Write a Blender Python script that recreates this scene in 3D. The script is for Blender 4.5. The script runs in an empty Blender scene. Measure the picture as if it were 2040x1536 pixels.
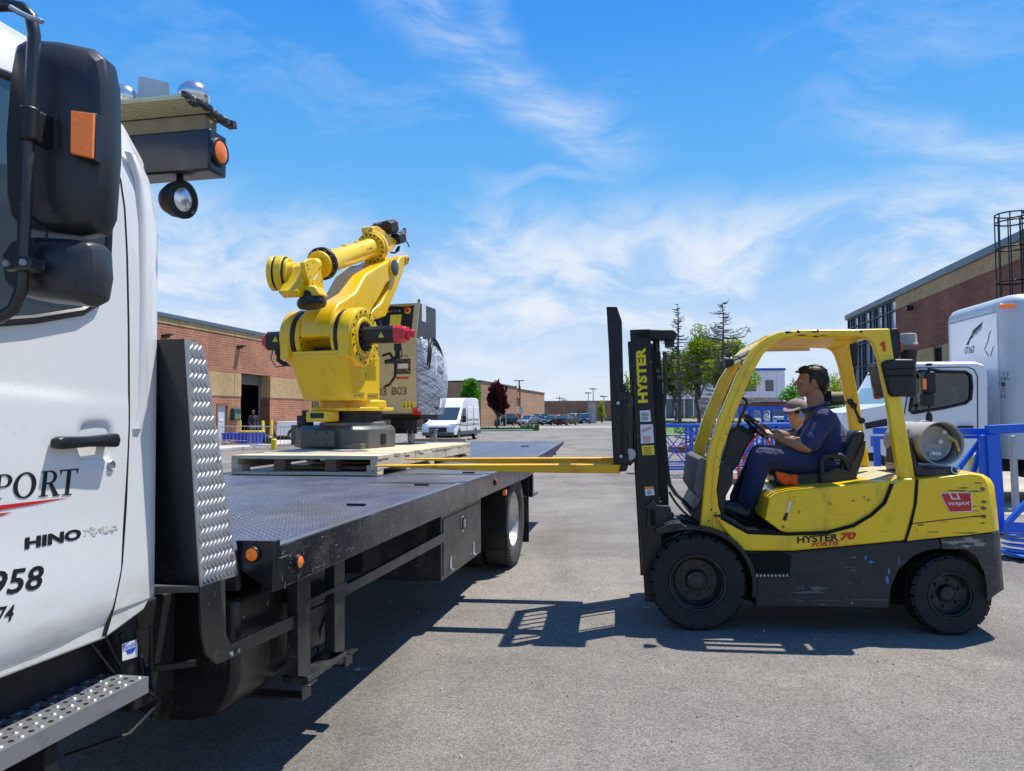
import bpy, bmesh, math, random
from mathutils import Vector, Matrix, noise
RAD = math.radians
scene = bpy.context.scene
COL = scene.collection

# ---------------------------------------------------------------- camera
FOC, PITCH, ROLL, CH = 1530.0, RAD(2.17), RAD(0.4), 1.6      # focal length in photo pixels, camera height
_X = Vector((1, 0, 0)); _F = Vector((0, math.cos(PITCH), math.sin(PITCH))); _U = Vector((0, -math.sin(PITCH), math.cos(PITCH)))
_R = _X * math.cos(ROLL) - _U * math.sin(ROLL); _UP = _X * math.sin(ROLL) + _U * math.cos(ROLL)
cd = bpy.data.cameras.new('camera'); cam = bpy.data.objects.new('camera', cd); COL.objects.link(cam)
cd.sensor_fit = 'HORIZONTAL'; cd.sensor_width = 36.0; cd.lens = 36.0 * FOC / 2040.0
cd.clip_start = 0.05; cd.clip_end = 6000
cam.matrix_world = Matrix(((_R.x, _UP.x, -_F.x, 0), (_R.y, _UP.y, -_F.y, 0), (_R.z, _UP.z, -_F.z, CH), (0, 0, 0, 1)))
scene.camera = cam

# ---------------------------------------------------------------- world, sun, exposure
SUN = Vector((0.35, 0.217, 1.0)).normalized()
SUN_EL = math.asin(SUN.z); SUN_AZ = math.atan2(SUN.x, SUN.y)
world = bpy.data.worlds.new('World'); scene.world = world; world.use_nodes = True
sl = bpy.data.lights.new('sun', 'SUN'); sl.energy = 4.3; sl.angle = RAD(0.55); sl.color = (1.0, 0.955, 0.88)
so = bpy.data.objects.new('sun', sl); COL.objects.link(so)
so.rotation_mode = 'QUATERNION'; so.rotation_quaternion = SUN.to_track_quat('Z', 'Y'); so.location = (20, 12, 60)
scene.view_settings.view_transform = 'Standard'; scene.view_settings.look = 'None'
scene.view_settings.exposure = 0.60; scene.view_settings.gamma = 1.0; scene.view_settings.use_curve_mapping = False
scene.cycles.max_bounces = 6; scene.cycles.transparent_max_bounces = 12
scene.cycles.sample_clamp_indirect = 6.0

# ---------------------------------------------------------------- node helper
class NT:
    def __init__(s, tree):
        s.t = tree; s.n = tree.nodes; s.l = tree.links; s.n.clear()
    def node(s, typ, **kw):
        n = s.n.new(typ)
        for k, v in kw.items():
            if k.startswith('i_'):
                key = k[2:]
                key = int(key) if key.isdigit() else key.replace('_', ' ')
                s.put(n.inputs[key], v)
            else: setattr(n, k, v)
        return n
    def put(s, sock, v):
        if isinstance(v, bpy.types.NodeSocket): s.l.new(v, sock)
        elif isinstance(v, bpy.types.Node): s.l.new(v.outputs[0], sock)
        else:
            if sock.type == 'RGBA' and isinstance(v, (tuple, list)) and len(v) == 3: v = (*v, 1)
            sock.default_value = v
    def m(s, op, a, b=0.0, c=0.0, clamp=False):
        n = s.n.new('ShaderNodeMath'); n.operation = op; n.use_clamp = clamp
        s.put(n.inputs[0], a); s.put(n.inputs[1], b)
        if op in ('MULTIPLY_ADD', 'COMPARE', 'SMOOTH_MIN', 'SMOOTH_MAX'): s.put(n.inputs[2], c)
        return n.outputs[0]
    def vm(s, op, a, b=(0, 0, 0)):
        n = s.n.new('ShaderNodeVectorMath'); n.operation = op
        s.put(n.inputs[0], a)
        if op == 'SCALE': s.put(n.inputs['Scale'], b)
        else: s.put(n.inputs[1], b)
        return n.outputs['Value'] if op in ('LENGTH', 'DOT_PRODUCT') else n.outputs[0]
    def mix(s, f, a, b, mode='MIX'):
        n = s.n.new('ShaderNodeMix'); n.data_type = 'RGBA'; n.blend_type = mode
        s.put(n.inputs['Factor'], f); s.put(n.inputs['A'], a); s.put(n.inputs['B'], b)
        return n.outputs['Result']
    def ramp(s, x, a, b, lo=0.0, hi=1.0, interp='LINEAR'):
        n = s.n.new('ShaderNodeMapRange'); n.interpolation_type = interp; n.clamp = True
        s.put(n.inputs['Value'], x); s.put(n.inputs['From Min'], a); s.put(n.inputs['From Max'], b)
        s.put(n.inputs['To Min'], lo); s.put(n.inputs['To Max'], hi)
        return n.outputs['Result']
    def noise(s, vec, scale, detail=4, rough=0.55, dist=0.0):
        n = s.n.new('ShaderNodeTexNoise'); s.put(n.inputs['Vector'], vec); s.put(n.inputs['Scale'], scale)
        n.inputs['Detail'].default_value = detail; n.inputs['Roughness'].default_value = rough; n.inputs['Distortion'].default_value = dist
        return n.outputs['Fac']
    def vor(s, vec, scale, feature='F1'):
        n = s.n.new('ShaderNodeTexVoronoi'); n.feature = feature; s.put(n.inputs['Vector'], vec); s.put(n.inputs['Scale'], scale)
        return n
    def mapv(s, vec, scale=(1, 1, 1), rot=(0, 0, 0), loc=(0, 0, 0)):
        n = s.n.new('ShaderNodeMapping'); s.put(n.inputs['Vector'], vec)
        n.inputs['Scale'].default_value = scale; n.inputs['Rotation'].default_value = rot; n.inputs['Location'].default_value = loc
        return n.outputs[0]
    def sep(s, v):
        n = s.n.new('ShaderNodeSeparateXYZ'); s.put(n.inputs[0], v); return n.outputs
    def comb(s, x, y, z=0.0):
        n = s.n.new('ShaderNodeCombineXYZ'); s.put(n.inputs[0], x); s.put(n.inputs[1], y); s.put(n.inputs[2], z); return n.outputs[0]
    def bump(s, h, strength=0.5, dist=0.01, normal=None):
        n = s.n.new('ShaderNodeBump'); s.put(n.inputs['Height'], h); n.inputs['Strength'].default_value = strength
        n.inputs['Distance'].default_value = dist
        if normal is not None: s.put(n.inputs['Normal'], normal)
        return n.outputs[0]

# sky: physical sky blended with a cleaner azure gradient, cirrus streaks laid out by compass direction and elevation
w = NT(world.node_tree)
geo = w.node('ShaderNodeTexCoord').outputs['Generated']
sky = w.node('ShaderNodeTexSky', sky_type='NISHITA', sun_disc=False, sun_elevation=SUN_EL, sun_rotation=SUN_AZ, altitude=0, air_density=1.1, dust_density=0.2, ozone_density=3.0)
hs = w.node('ShaderNodeHueSaturation', i_Saturation=1.3, i_Value=1.1, i_Color=sky.outputs[0]).outputs[0]
x, y, z = w.sep(geo)
az = w.m('ARCTAN2', x, y); el = w.m('ARCSINE', z)
def rgbramp(nt, f, stops):
    n = nt.n.new('ShaderNodeValToRGB'); nt.put(n.inputs[0], f); e = n.color_ramp.elements
    while len(e) < len(stops): e.new(0.5)
    for q, (p, c) in zip(e, stops): q.position = p; q.color = (*c, 1)
    return n.outputs[0]
grad = rgbramp(w, w.ramp(el, -0.02, 1.2), [(0.0, (.50, .68, .95)), (.10, (.42, .64, .97)), (.24, (.16, .52, 1.0)), (.42, (.045, .34, .98)), (1.0, (.04, .20, .68))])
base = w.mix(0.80, hs, w.mix(1.0, grad, (8.0, 8.0, 8.0), 'MULTIPLY'))
q = w.comb(az, el, 0.0)
wn = w.node('ShaderNodeTexNoise', i_Vector=q, i_Scale=3.2, i_Detail=3.0).outputs['Color']
qw = w.vm('ADD', q, w.vm('SCALE', w.vm('SUBTRACT', wn, (0.5, 0.5, 0.5)), 0.22))
def streak(ax_, ay, bx_, by, wid, soft=1.0):
    dx, dy = bx_ - ax_, by - ay; L = math.hypot(dx, dy); ux, uy = dx / L, dy / L
    X_, Y_, _ = w.sep(qw); px = w.m('SUBTRACT', X_, ax_); py = w.m('SUBTRACT', Y_, ay)
    al = w.m('ADD', w.m('MULTIPLY', px, ux), w.m('MULTIPLY', py, uy)); ac = w.m('ABSOLUTE', w.m('SUBTRACT', w.m('MULTIPLY', px, uy), w.m('MULTIPLY', py, ux)))
    core = w.ramp(ac, 0.0, wid, 1.0, 0.0, 'SMOOTHSTEP')
    ends = w.m('MULTIPLY', w.ramp(al, -.06, .05, 0, 1, 'SMOOTHSTEP'), w.ramp(al, L - .05, L + .08, 1, 0, 'SMOOTHSTEP'))
    return w.m('MULTIPLY', core, ends)
fib = w.noise(w.mapv(qw, (2.2, 9.0, 1), (0, 0, RAD(-24)), (3, 1, 0)), 2.6, 10, 0.66, .2)      # fibrous texture
fib2 = w.noise(w.mapv(qw, (1.6, 8.0, 1), (0, 0, RAD(12)), (7, 5, 0)), 3.0, 10, 0.68, .3)
puff = w.noise(w.mapv(qw, (2.6, 6.5, 1), (0, 0, RAD(5)), (1.3, 2.2, 0)), 2.0, 12, 0.62, .1)
A = w.m('MAXIMUM', streak(-.20, .55, .16, .31, .075), w.m('MULTIPLY', streak(-.05, .56, .02, .44, .05), .8))
B = w.m('MAXIMUM', streak(.36, .325, .75, .245, .045), streak(.46, .24, .90, .19, .10))
C = w.m('MAXIMUM', streak(.06, .335, .13, .29, .02), streak(-.03, .285, .11, .285, .012))
sA = w.m('MULTIPLY', w.m('MAXIMUM', A, w.m('MAXIMUM', B, C)), w.ramp(w.m('MULTIPLY_ADD', fib, .6, w.m('MULTIPLY', fib2, .4)), .32, .74, .0, 1.0, 'SMOOTHSTEP'))
band = w.m('MULTIPLY', w.ramp(el, .05, .12, 0, 1, 'SMOOTHSTEP'), w.ramp(el, .19, .31, 1, 0, 'SMOOTHSTEP'))
sB = w.m('MULTIPLY', band, w.ramp(puff, .33, .62, 0, 1, 'SMOOTHSTEP'))
sC = w.m('MULTIPLY', w.ramp(el, .30, .02, 0, 1, 'SMOOTHSTEP'), w.ramp(w.noise(w.mapv(qw, (1.0, 9.0, 1)), 2.2, 7, .6), .30, .62, .35, 1.0))
gen = w.m('MULTIPLY', w.ramp(w.noise(w.mapv(qw, (1.2, 3.4, 1), (0, 0, RAD(-35)), (5, 9, 0)), 1.5, 9, .66), .52, .78), .35)
cf = w.m('MAXIMUM', w.m('MULTIPLY', sA, .66), w.m('MAXIMUM', w.m('MULTIPLY', sB, .84), w.m('MAXIMUM', w.m('MULTIPLY', sC, .86), gen)))
cloudc = w.mix(w.ramp(puff, 0.35, 0.65), (5.2, 6.2, 7.8), (7.4, 7.7, 8.1))
skyc = w.mix(cf, base, cloudc)
bg = w.node('ShaderNodeBackground', i_Color=skyc, i_Strength=0.080)
w.l.new(bg.outputs[0], w.node('ShaderNodeOutputWorld').inputs[0])

# ---------------------------------------------------------------- frames: turn a pixel of the photo into a point of a plane of a thing
def ray(u, v): return _F + _R * ((u - 1020) / FOC) + _UP * ((768 - v) / FOC)
CAMP = Vector((0, 0, CH))
def atz(u, v, z=0.0):
    r = ray(u, v); return CAMP + r * ((z - CH) / r.z)
def aty(u, v, y):
    r = ray(u, v); return CAMP + r * (y / r.y)
class Fr:
    def __init__(s, o, deg):
        s.o = Vector((o[0], o[1], o[2] if len(o) > 2 else 0.0)); a = RAD(deg); s.yaw = a
        s.x = Vector((math.cos(a), math.sin(a), 0)); s.y = Vector((-math.sin(a), math.cos(a), 0)); s.z = Vector((0, 0, 1))
    def hit(s, u, v, ax, val):
        n = getattr(s, ax); r = ray(u, v)
        p = CAMP + r * ((val + s.o.dot(n) - CAMP.dot(n)) / r.dot(n)) - s.o
        return Vector((p.dot(s.x), p.dot(s.y), p.z))
    def poly(s, pts, ax, val):
        i, j = {'x': (1, 2), 'y': (0, 2), 'z': (0, 1)}[ax]
        out = []
        for u, v in pts:
            h = s.hit(u, v, ax, val); out.append((h[i], h[j]))
        return out
    def w(s, p): return s.o + s.x * p[0] + s.y * p[1] + s.z * p[2]

# ---------------------------------------------------------------- object helpers
def tag(o, label=None, cat=None, group=None, kind=None):
    if label: o['label'] = label
    if cat: o['category'] = cat
    if group: o['group'] = group
    if kind: o['kind'] = kind
    return o
def empty(name, fr=None, label=None, cat=None, group=None, loc=None, yaw=None):
    o = bpy.data.objects.new(name, None); COL.objects.link(o); o.empty_display_size = 0.2
    if fr is not None: o.location = fr.o; o.rotation_euler = (0, 0, fr.yaw)
    if loc is not None: o.location = loc
    if yaw is not None: o.rotation_euler = (0, 0, yaw)
    return tag(o, label, cat, group)
def copy_tree(o, parent=None):
    c = o.copy(); COL.objects.link(c); c.parent = parent
    for ch in list(o.children): copy_tree(ch, c)
    return c

def frame_of(d):
    d = Vector(d).normalized(); a = Vector((0, 0, 1)) if abs(d.z) < 0.9 else Vector((1, 0, 0))
    x = a.cross(d).normalized(); return x, d.cross(x), d
class MB:
    def __init__(s): s.v = []; s.f = []; s.m = []; s.mi = 0
    def add(s, vs, fs):
        b = len(s.v); s.v += [tuple(v) for v in vs]; s.f += [tuple(b + i for i in f) for f in fs]; s.m += [s.mi] * len(fs); return s
    def mat(s, i): s.mi = i; return s
    def box(s, x0, x1, y0, y1, z0, z1):
        vs = [(x, y, z) for z in (z0, z1) for x, y in ((x0, y0), (x1, y0), (x1, y1), (x0, y1))]
        return s.add(vs, [(0, 3, 2, 1), (4, 5, 6, 7), (0, 1, 5, 4), (1, 2, 6, 5), (2, 3, 7, 6), (3, 0, 4, 7)])
    def prism(s, poly, ax, a, b):
        n = len(poly); mk = {'x': lambda p, t: (t, p[0], p[1]), 'y': lambda p, t: (p[0], t, p[1]), 'z': lambda p, t: (p[0], p[1], t)}[ax]
        return s.add([mk(p, a) for p in poly] + [mk(p, b) for p in poly],
                     [tuple(range(n)), tuple(range(2 * n - 1, n - 1, -1))] + [(i, (i + 1) % n, n + (i + 1) % n, n + i) for i in range(n)])
    def loft(s, rings, cap=True, closed=True):
        n = len(rings[0]); vs = [p for r in rings for p in r]; fs = []
        for k in range(len(rings) - 1):
            for i in range(n if closed else n - 1):
                j = (i + 1) % n; fs.append((k * n + i, k * n + j, (k + 1) * n + j, (k + 1) * n + i))
        if cap and closed: fs += [tuple(range(n - 1, -1, -1)), tuple(range((len(rings) - 1) * n, len(rings) * n))]
        return s.add(vs, fs)
    def cyl(s, p0, p1, r0, r1=None, n=20, cap=True):
        r1 = r0 if r1 is None else r1; p0 = Vector(p0); p1 = Vector(p1); X, Y, D = frame_of(p1 - p0)
        ring = lambda p, r: [p + X * (r * math.cos(2 * math.pi * i / n)) + Y * (r * math.sin(2 * math.pi * i / n)) for i in range(n)]
        return s.loft([ring(p0, r0), ring(p1, r1)], cap)
    def lathe(s, c, d, prof, n=32, cap=True):           # prof: (radius, height along d)
        c = Vector(c); X, Y, D = frame_of(d)
        return s.loft([[c + D * h + X * (r * math.cos(2 * math.pi * i / n)) + Y * (r * math.sin(2 * math.pi * i / n)) for i in range(n)] for r, h in prof], cap)
    def tube(s, pts, r, n=8, closed=False, sq=None):
        pts = [Vector(p) for p in pts]; k = len(pts); rs = r if isinstance(r, (list, tuple)) else [r] * k; rings = []; X = None
        for i, p in enumerate(pts):
            a = pts[i - 1] if (i or closed) else p; b = pts[(i + 1) % k] if (i < k - 1 or closed) else p
            d = (b - a).normalized()
            if X is None: X, Y, _ = frame_of(d)
            else:
                X = (X - d * X.dot(d)); X = X.normalized() if X.length > 1e-6 else frame_of(d)[0]; Y = d.cross(X)
            rings.append([p + X * (rs[i] * math.cos(2 * math.pi * (j + .5) / n)) + Y * (rs[i] * math.sin(2 * math.pi * (j + .5) / n)) for j in range(n)])
        if closed: rings.append(rings[0]); return s.loft(rings, False)
        return s.loft(rings)
    def bar(s, p0, p1, w, h, up=(0, 0, 1)):             # rectangular bar
        p0 = Vector(p0); p1 = Vector(p1); d = (p1 - p0).normalized(); up = Vector(up)
        X = d.cross(up)
        X = X.normalized() if X.length > 1e-4 else Vector((1, 0, 0)); Y = X.cross(d).normalized()
        q = [(-w / 2, -h / 2), (w / 2, -h / 2), (w / 2, h / 2), (-w / 2, h / 2)]
        return s.loft([[p + X * a + Y * b for a, b in q] for p in (p0, p1)])
    def strip(s, pts, w, h, side):                      # rectangular section swept along a path; side = width direction
        side = Vector(side).normalized(); pts = [Vector(p) for p in pts]; rings = []
        for i, p in enumerate(pts):
            d = (pts[min(i + 1, len(pts) - 1)] - pts[max(i - 1, 0)]).normalized(); N = side.cross(d).normalized()
            rings.append([p - side * w / 2 - N * h / 2, p + side * w / 2 - N * h / 2, p + side * w / 2 + N * h / 2, p - side * w / 2 + N * h / 2])
        return s.loft(rings)
    def ell(s, c, r, n=16, m=10, rot=None):
        c = Vector(c); rings = []
        for k in range(1, m):
            t = math.pi * k / m; rings.append([Vector((r[0] * math.sin(t) * math.cos(2 * math.pi * i / n), r[1] * math.sin(t) * math.sin(2 * math.pi * i / n), -r[2] * math.cos(t))) for i in range(n)])
        if rot: rings = [[rot @ p for p in q] for q in rings]
        return s.loft([[c + p for p in q] for q in rings])
    def cap(s, p0, p1, r0, r1=None, n=12):              # capsule
        r1 = r0 if r1 is None else r1; p0 = Vector(p0); p1 = Vector(p1); X, Y, D = frame_of(p1 - p0); L = (p1 - p0).length
        prof = [(r0 * math.sin(t), -r0 * math.cos(t)) for t in (0.25, 0.8, 1.5)] + [(r1 * math.sin(t), L - r1 * math.cos(t)) for t in (1.6, 2.35, 2.9)]
        return s.lathe(p0, D, prof, n)
    def build(s, name, mats, parent=None, bevel=0.0, seg=2, smooth=True, ang=35, sub=0, recalc=True):
        me = bpy.data.meshes.new(name); me.from_pydata(s.v, [], s.f)
        mats = mats if isinstance(mats, (list, tuple)) else [mats]
        for m in mats: me.materials.append(m)
        if len(mats) > 1: me.polygons.foreach_set('material_index', s.m)
        if recalc:
            bm = bmesh.new(); bm.from_mesh(me)
            bmesh.ops.recalc_face_normals(bm, faces=bm.faces); bm.to_mesh(me); bm.free()
        if smooth:
            me.shade_smooth(); me.set_sharp_from_angle(angle=RAD(ang))
        o = bpy.data.objects.new(name, me); COL.objects.link(o); o.parent = parent
        if bevel:
            b = o.modifiers.new('bevel', 'BEVEL'); b.width = bevel; b.segments = seg; b.limit_method = 'ANGLE'; b.angle_limit = RAD(38)
        if sub:
            q = o.modifiers.new('sub', 'SUBSURF'); q.levels = q.render_levels = sub
        return o

def fused(mb, name, mat, parent, voxel=0.008, smooth=4, sm_fac=0.5):
    """join overlapping closed shapes into one continuous skin"""
    o = mb.build(name, mat, None, smooth=False)
    r = o.modifiers.new('r', 'REMESH'); r.mode = 'VOXEL'; r.voxel_size = voxel
    if smooth:
        q = o.modifiers.new('s', 'SMOOTH'); q.iterations = smooth; q.factor = sm_fac
    bpy.context.view_layer.update()
    dg = bpy.context.evaluated_depsgraph_get()
    me = bpy.data.meshes.new_from_object(o.evaluated_get(dg)); me.name = name
    me.materials.clear(); me.materials.append(mat); me.shade_smooth()
    o.modifiers.clear(); old = o.data; o.data = me; bpy.data.meshes.remove(old); o.parent = parent
    return o

def glyphs(mb, body, p0, p1, pt, bold=0.0, depth=0.0015, italic=0.0, spacing=1.0):
    """lettering: fills the parallelogram p0 (lower left), p1 (lower right), pt (upper left)"""
    cu = bpy.data.curves.new('t', 'FONT'); cu.body = body; cu.offset = bold; cu.shear = italic; cu.space_character = spacing
    cu.fill_mode = 'FRONT'; cu.resolution_u = 3
    o = bpy.data.objects.new('t', cu); COL.objects.link(o); bpy.context.view_layer.update()
    me = bpy.data.meshes.new_from_object(o.evaluated_get(bpy.context.evaluated_depsgraph_get()))
    if len(me.vertices):
        xs = [v.co.x for v in me.vertices]; ys = [v.co.y for v in me.vertices]
        x0, x1, y0, y1 = min(xs), max(xs), min(ys), max(ys)
        p0 = Vector(p0); ax = Vector(p1) - p0; ay = Vector(pt) - p0; n = ax.cross(ay).normalized() * depth
        mb.add([p0 + ax * ((v.co.x - x0) / (x1 - x0)) + ay * ((v.co.y - y0) / (y1 - y0)) + n for v in me.vertices], [tuple(p.vertices) for p in me.polygons])
    bpy.data.objects.remove(o); bpy.data.curves.remove(cu); bpy.data.meshes.remove(me)
    return mb
def rrect(w, h, r, n=4, cx=0, cy=0):
    out = []
    for sx, sy, a in ((1, 1, 0), (-1, 1, 90), (-1, -1, 180), (1, -1, 270)):
        for k in range(n + 1):
            t = RAD(a + 90 * k / n); out.append((cx + sx * (w / 2 - r) + r * math.cos(t), cy + sy * (h / 2 - r) + r * math.sin(t)))
    return out

# ---------------------------------------------------------------- materials
def newmat(name):
    m = bpy.data.materials.new(name); m.use_nodes = True; t = NT(m.node_tree)
    b = t.node('ShaderNodeBsdfPrincipled'); t.l.new(b.outputs[0], t.node('ShaderNodeOutputMaterial').inputs[0])
    return m, t, b
def plain(name, col, rough=0.5, metal=0.0, var=0.12, scale=3.0, bump=0.0, bscale=60.0, coat=0.0, emit=None, es=1.0, trans=0.0, alpha=None, ior=1.45):
    m, t, b = newmat(name); P = t.node('ShaderNodeTexCoord').outputs['Object']
    n = t.noise(P, scale, 5, 0.6)
    dark = tuple(c * (1 - var) for c in col); lite = tuple(min(1, c * (1 + var)) for c in col)
    t.put(b.inputs['Base Color'], t.mix(t.ramp(n, 0.3, 0.7), dark, lite))
    b.inputs['Roughness'].default_value = rough; b.inputs['Metallic'].default_value = metal; b.inputs['IOR'].default_value = ior
    if var: t.put(b.inputs['Roughness'], t.ramp(t.noise(P, scale * 2.3, 4), 0.3, 0.7, max(0.02, rough - 0.07), min(1, rough + 0.07)))
    if coat: b.inputs['Coat Weight'].default_value = coat; b.inputs['Coat Roughness'].default_value = 0.08
    if bump: t.put(b.inputs['Normal'], t.bump(t.noise(P, bscale, 4), bump, 0.004))
    if trans: b.inputs['Transmission Weight'].default_value = trans
    if alpha is not None: b.inputs['Alpha'].default_value = alpha
    if emit: t.put(b.inputs['Emission Color'], emit); b.inputs['Emission Strength'].default_value = es
    return m
def worn(name, col, rough=0.4, metal=0.0, dirt=(0.05, 0.045, 0.04), amt=0.5, spot=(0.02, 0.02, 0.02), spots=0.5, scale=2.5, streak=(1, 1, 1), coat=0.0, fade=None, chip=24.0, bump=0.15, low=None):
    """used paint: broad fading, grime with its own shapes, small chips and scratches"""
    m, t, b = newmat(name); P = t.node('ShaderNodeTexCoord').outputs['Object']
    base = t.mix(t.ramp(t.noise(P, scale * 0.6, 4), 0.32, 0.68), col, fade or tuple(min(1, c * 1.16 + 0.006) for c in col))
    g = t.noise(t.mapv(P, streak), scale * 2.0, 8, 0.68, 0.3)
    gf = t.m('MULTIPLY', t.ramp(g, 0.50, 0.74, 0, 1, 'SMOOTHSTEP'), amt)
    c = t.mix(gf, base, dirt)
    if low:                                             # patchy tint that strengthens towards the bottom edge
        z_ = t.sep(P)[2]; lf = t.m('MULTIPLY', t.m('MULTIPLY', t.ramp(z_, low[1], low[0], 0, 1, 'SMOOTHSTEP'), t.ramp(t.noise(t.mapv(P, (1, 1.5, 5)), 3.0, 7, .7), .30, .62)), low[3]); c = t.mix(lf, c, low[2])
    s1 = t.ramp(t.noise(P, chip, 5, 0.72), 0.625, 0.665); s2 = t.ramp(t.noise(P, scale * 1.1, 3), 0.47, 0.60)
    sc = t.ramp(t.noise(t.mapv(P, (2.5, 2.5, 60.0)), 2.0, 4, 0.6), 0.66, 0.69); s3 = t.ramp(t.noise(P, scale * 1.7, 2), 0.52, 0.60)
    sf = t.m('MULTIPLY', t.m('MAXIMUM', t.m('MULTIPLY', s1, s2), t.m('MULTIPLY', t.m('MULTIPLY', sc, s3), 0.7)), spots, clamp=True)
    c = t.mix(sf, c, spot); t.put(b.inputs['Base Color'], c)
    t.put(b.inputs['Roughness'], t.m('ADD', t.m('MULTIPLY', t.m('MAXIMUM', gf, sf), 0.35), t.ramp(t.noise(P, 9, 4), 0.3, 0.7, max(.03, rough - 0.06), rough + 0.06), clamp=True))
    b.inputs['Metallic'].default_value = metal
    if coat: b.inputs['Coat Weight'].default_value = coat; b.inputs['Coat Roughness'].default_value = 0.12
    if bump: t.put(b.inputs['Normal'], t.bump(t.m('SUBTRACT', t.noise(P, 14, 5), t.m('MULTIPLY', sf, 0.6)), bump, 0.004))
    return m
def glassm(name, col=(0.02, 0.03, 0.035), rough=0.03):
    m, t, b = newmat(name); b.inputs['Base Color'].default_value = (*col, 1); b.inputs['Roughness'].default_value = rough
    b.inputs['Specular IOR Level'].default_value = 0.9; b.inputs['Coat Weight'].default_value = 0.6; b.inputs['Coat Roughness'].default_value = 0.01
    return m
def seethru(name, tint=(0.75, 0.82, 0.82), a=0.35):
    m = bpy.data.materials.new(name); m.use_nodes = True; t = NT(m.node_tree)
    g = t.node('ShaderNodeBsdfGlossy', i_Roughness=0.02, i_Color=(0.95, 0.97, 1.0)); tr = t.node('ShaderNodeBsdfTransparent', i_Color=tint)
    fr = t.m('ADD', t.m('MULTIPLY', t.node('ShaderNodeFresnel', i_IOR=1.5).outputs[0], 1.0), a * 0.2, clamp=True)
    mx = t.node('ShaderNodeMixShader'); t.put(mx.inputs[0], fr); t.l.new(tr.outputs[0], mx.inputs[1]); t.l.new(g.outputs[0], mx.inputs[2])
    t.l.new(mx.outputs[0], t.node('ShaderNodeOutputMaterial').inputs[0]); return m
def brickm(name, c1, c2, mortar, axis='y', bw=0.42, bh=0.14, off=0.5, ms=0.012, var=0.25):
    m, t, b = newmat(name); P = t.sep(t.node('ShaderNodeTexCoord').outputs['Object'])
    a = P[1] if axis == 'y' else P[0]; v = t.comb(a, P[2], 0.0)
    br = t.node('ShaderNodeTexBrick', offset=off, i_Vector=v, i_Color1=c1, i_Color2=c2, i_Mortar=mortar, i_Scale=1.0, i_Mortar_Size=ms, i_Brick_Width=bw, i_Row_Height=bh, i_Bias=-0.1)
    n = t.ramp(t.noise(t.mapv(v, (1, 1, 1)), 0.5, 6, 0.6), 0.3, 0.7, 1 - var, 1 + var)
    st = t.ramp(t.noise(t.mapv(v, (3.0, 0.25, 1)), 1.0, 4), 0.35, 0.7, 1.0, 0.82)
    t.put(b.inputs['Base Color'], t.mix(1.0, t.mix(1.0, br.outputs[0], t.comb(n, n, n), 'MULTIPLY'), t.comb(st, st, st), 'MULTIPLY'))
    b.inputs['Roughness'].default_value = 0.88
    t.put(b.inputs['Normal'], t.bump(t.m('SUBTRACT', 1.0, br.outputs['Fac']), 0.5, 0.01))
    return m

M = {}
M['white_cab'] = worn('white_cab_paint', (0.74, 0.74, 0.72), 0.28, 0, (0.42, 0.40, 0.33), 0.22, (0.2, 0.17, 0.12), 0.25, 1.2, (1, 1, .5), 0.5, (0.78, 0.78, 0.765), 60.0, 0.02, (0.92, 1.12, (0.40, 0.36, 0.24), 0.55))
M['white'] = plain('white_vehicle_paint', (0.80, 0.81, 0.82), 0.25, 0, 0.04, 1.0, coat=0.5)
M['black_pl'] = plain('black_plastic', (0.011, 0.012, 0.014), 0.42, 0, 0.25, 4.0, 0.08, 300)
M['mirror_pl'] = plain('grained_mirror_plastic', (0.026, 0.028, 0.032), 0.38, 0, 0.25, 7.0, 0.06, 500)
M['black_metal'] = worn('black_metal_paint', (0.007, 0.008, 0.010), 0.36, 0.2, (0.13, 0.115, 0.085), 0.65, (0.22, 0.19, 0.15), 0.8, 3.0, (1, 1, .35), 0.25, (0.03, 0.033, 0.038), 30.0, 0.12)
M['black_sheet'] = worn('black_sheet_steel', (0.006, 0.007, 0.011), 0.30, 0.3, (0.08, 0.085, 0.10), 0.3, (0.18, 0.19, 0.2), 0.45, 1.6, (1, 1, .4), 0.4, (0.016, 0.019, 0.028), 40.0, 0.06)
M['rail'] = worn('scratched_rail_paint', (0.010, 0.012, 0.017), 0.28, 0.3, (0.13, 0.12, 0.11), 0.6, (0.42, 0.42, 0.43), 1.0, 3.4, (1, .5, .8), 0.3, (0.022, 0.027, 0.040), 42.0, 0.1)
M['dark'] = plain('dark_chassis', (0.007, 0.007, 0.008), 0.7, 0, 0.3, 5)
M['void'] = plain('deep_black', (0.004, 0.004, 0.004), 0.9, 0, 0)
M['rubber'] = plain('tyre_rubber', (0.014, 0.014, 0.015), 0.72, 0, 0.3, 6, 0.25, 120)
M['alu'] = plain('polished_aluminium', (0.62, 0.62, 0.63), 0.28, 1.0, 0.12, 4, 0.06, 90)
M['alu_dull'] = worn('dull_aluminium', (0.46, 0.47, 0.49), 0.46, 0.7, (0.20, 0.19, 0.17), 0.35, (0.2, 0.14, 0.1), 0.3, 2.5, bump=0.05)
M['chrome'] = plain('chrome', (0.72, 0.72, 0.72), 0.22, 0.9, 0.12, 9, 0.12, 40)
M['step_alu'] = worn('worn_step_plate', (0.30, 0.31, 0.33), 0.42, 0.7, (0.10, 0.095, 0.085), 0.75, (0.22, 0.10, 0.06), 0.8, 4.5, bump=0.08)
M['steel'] = plain('galvanised_steel', (0.42, 0.44, 0.46), 0.45, 0.7, 0.15, 5)
M['amber'] = plain('amber_lens', (0.72, 0.15, 0.005), 0.18, 0, 0.15, 90, 0.5, 160, 0.6, (1.0, 0.25, 0.01), 0.12)
M['redl'] = plain('red_lens', (0.55, 0.02, 0.015), 0.2, 0, 0.1, 60, coat=0.5)
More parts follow.
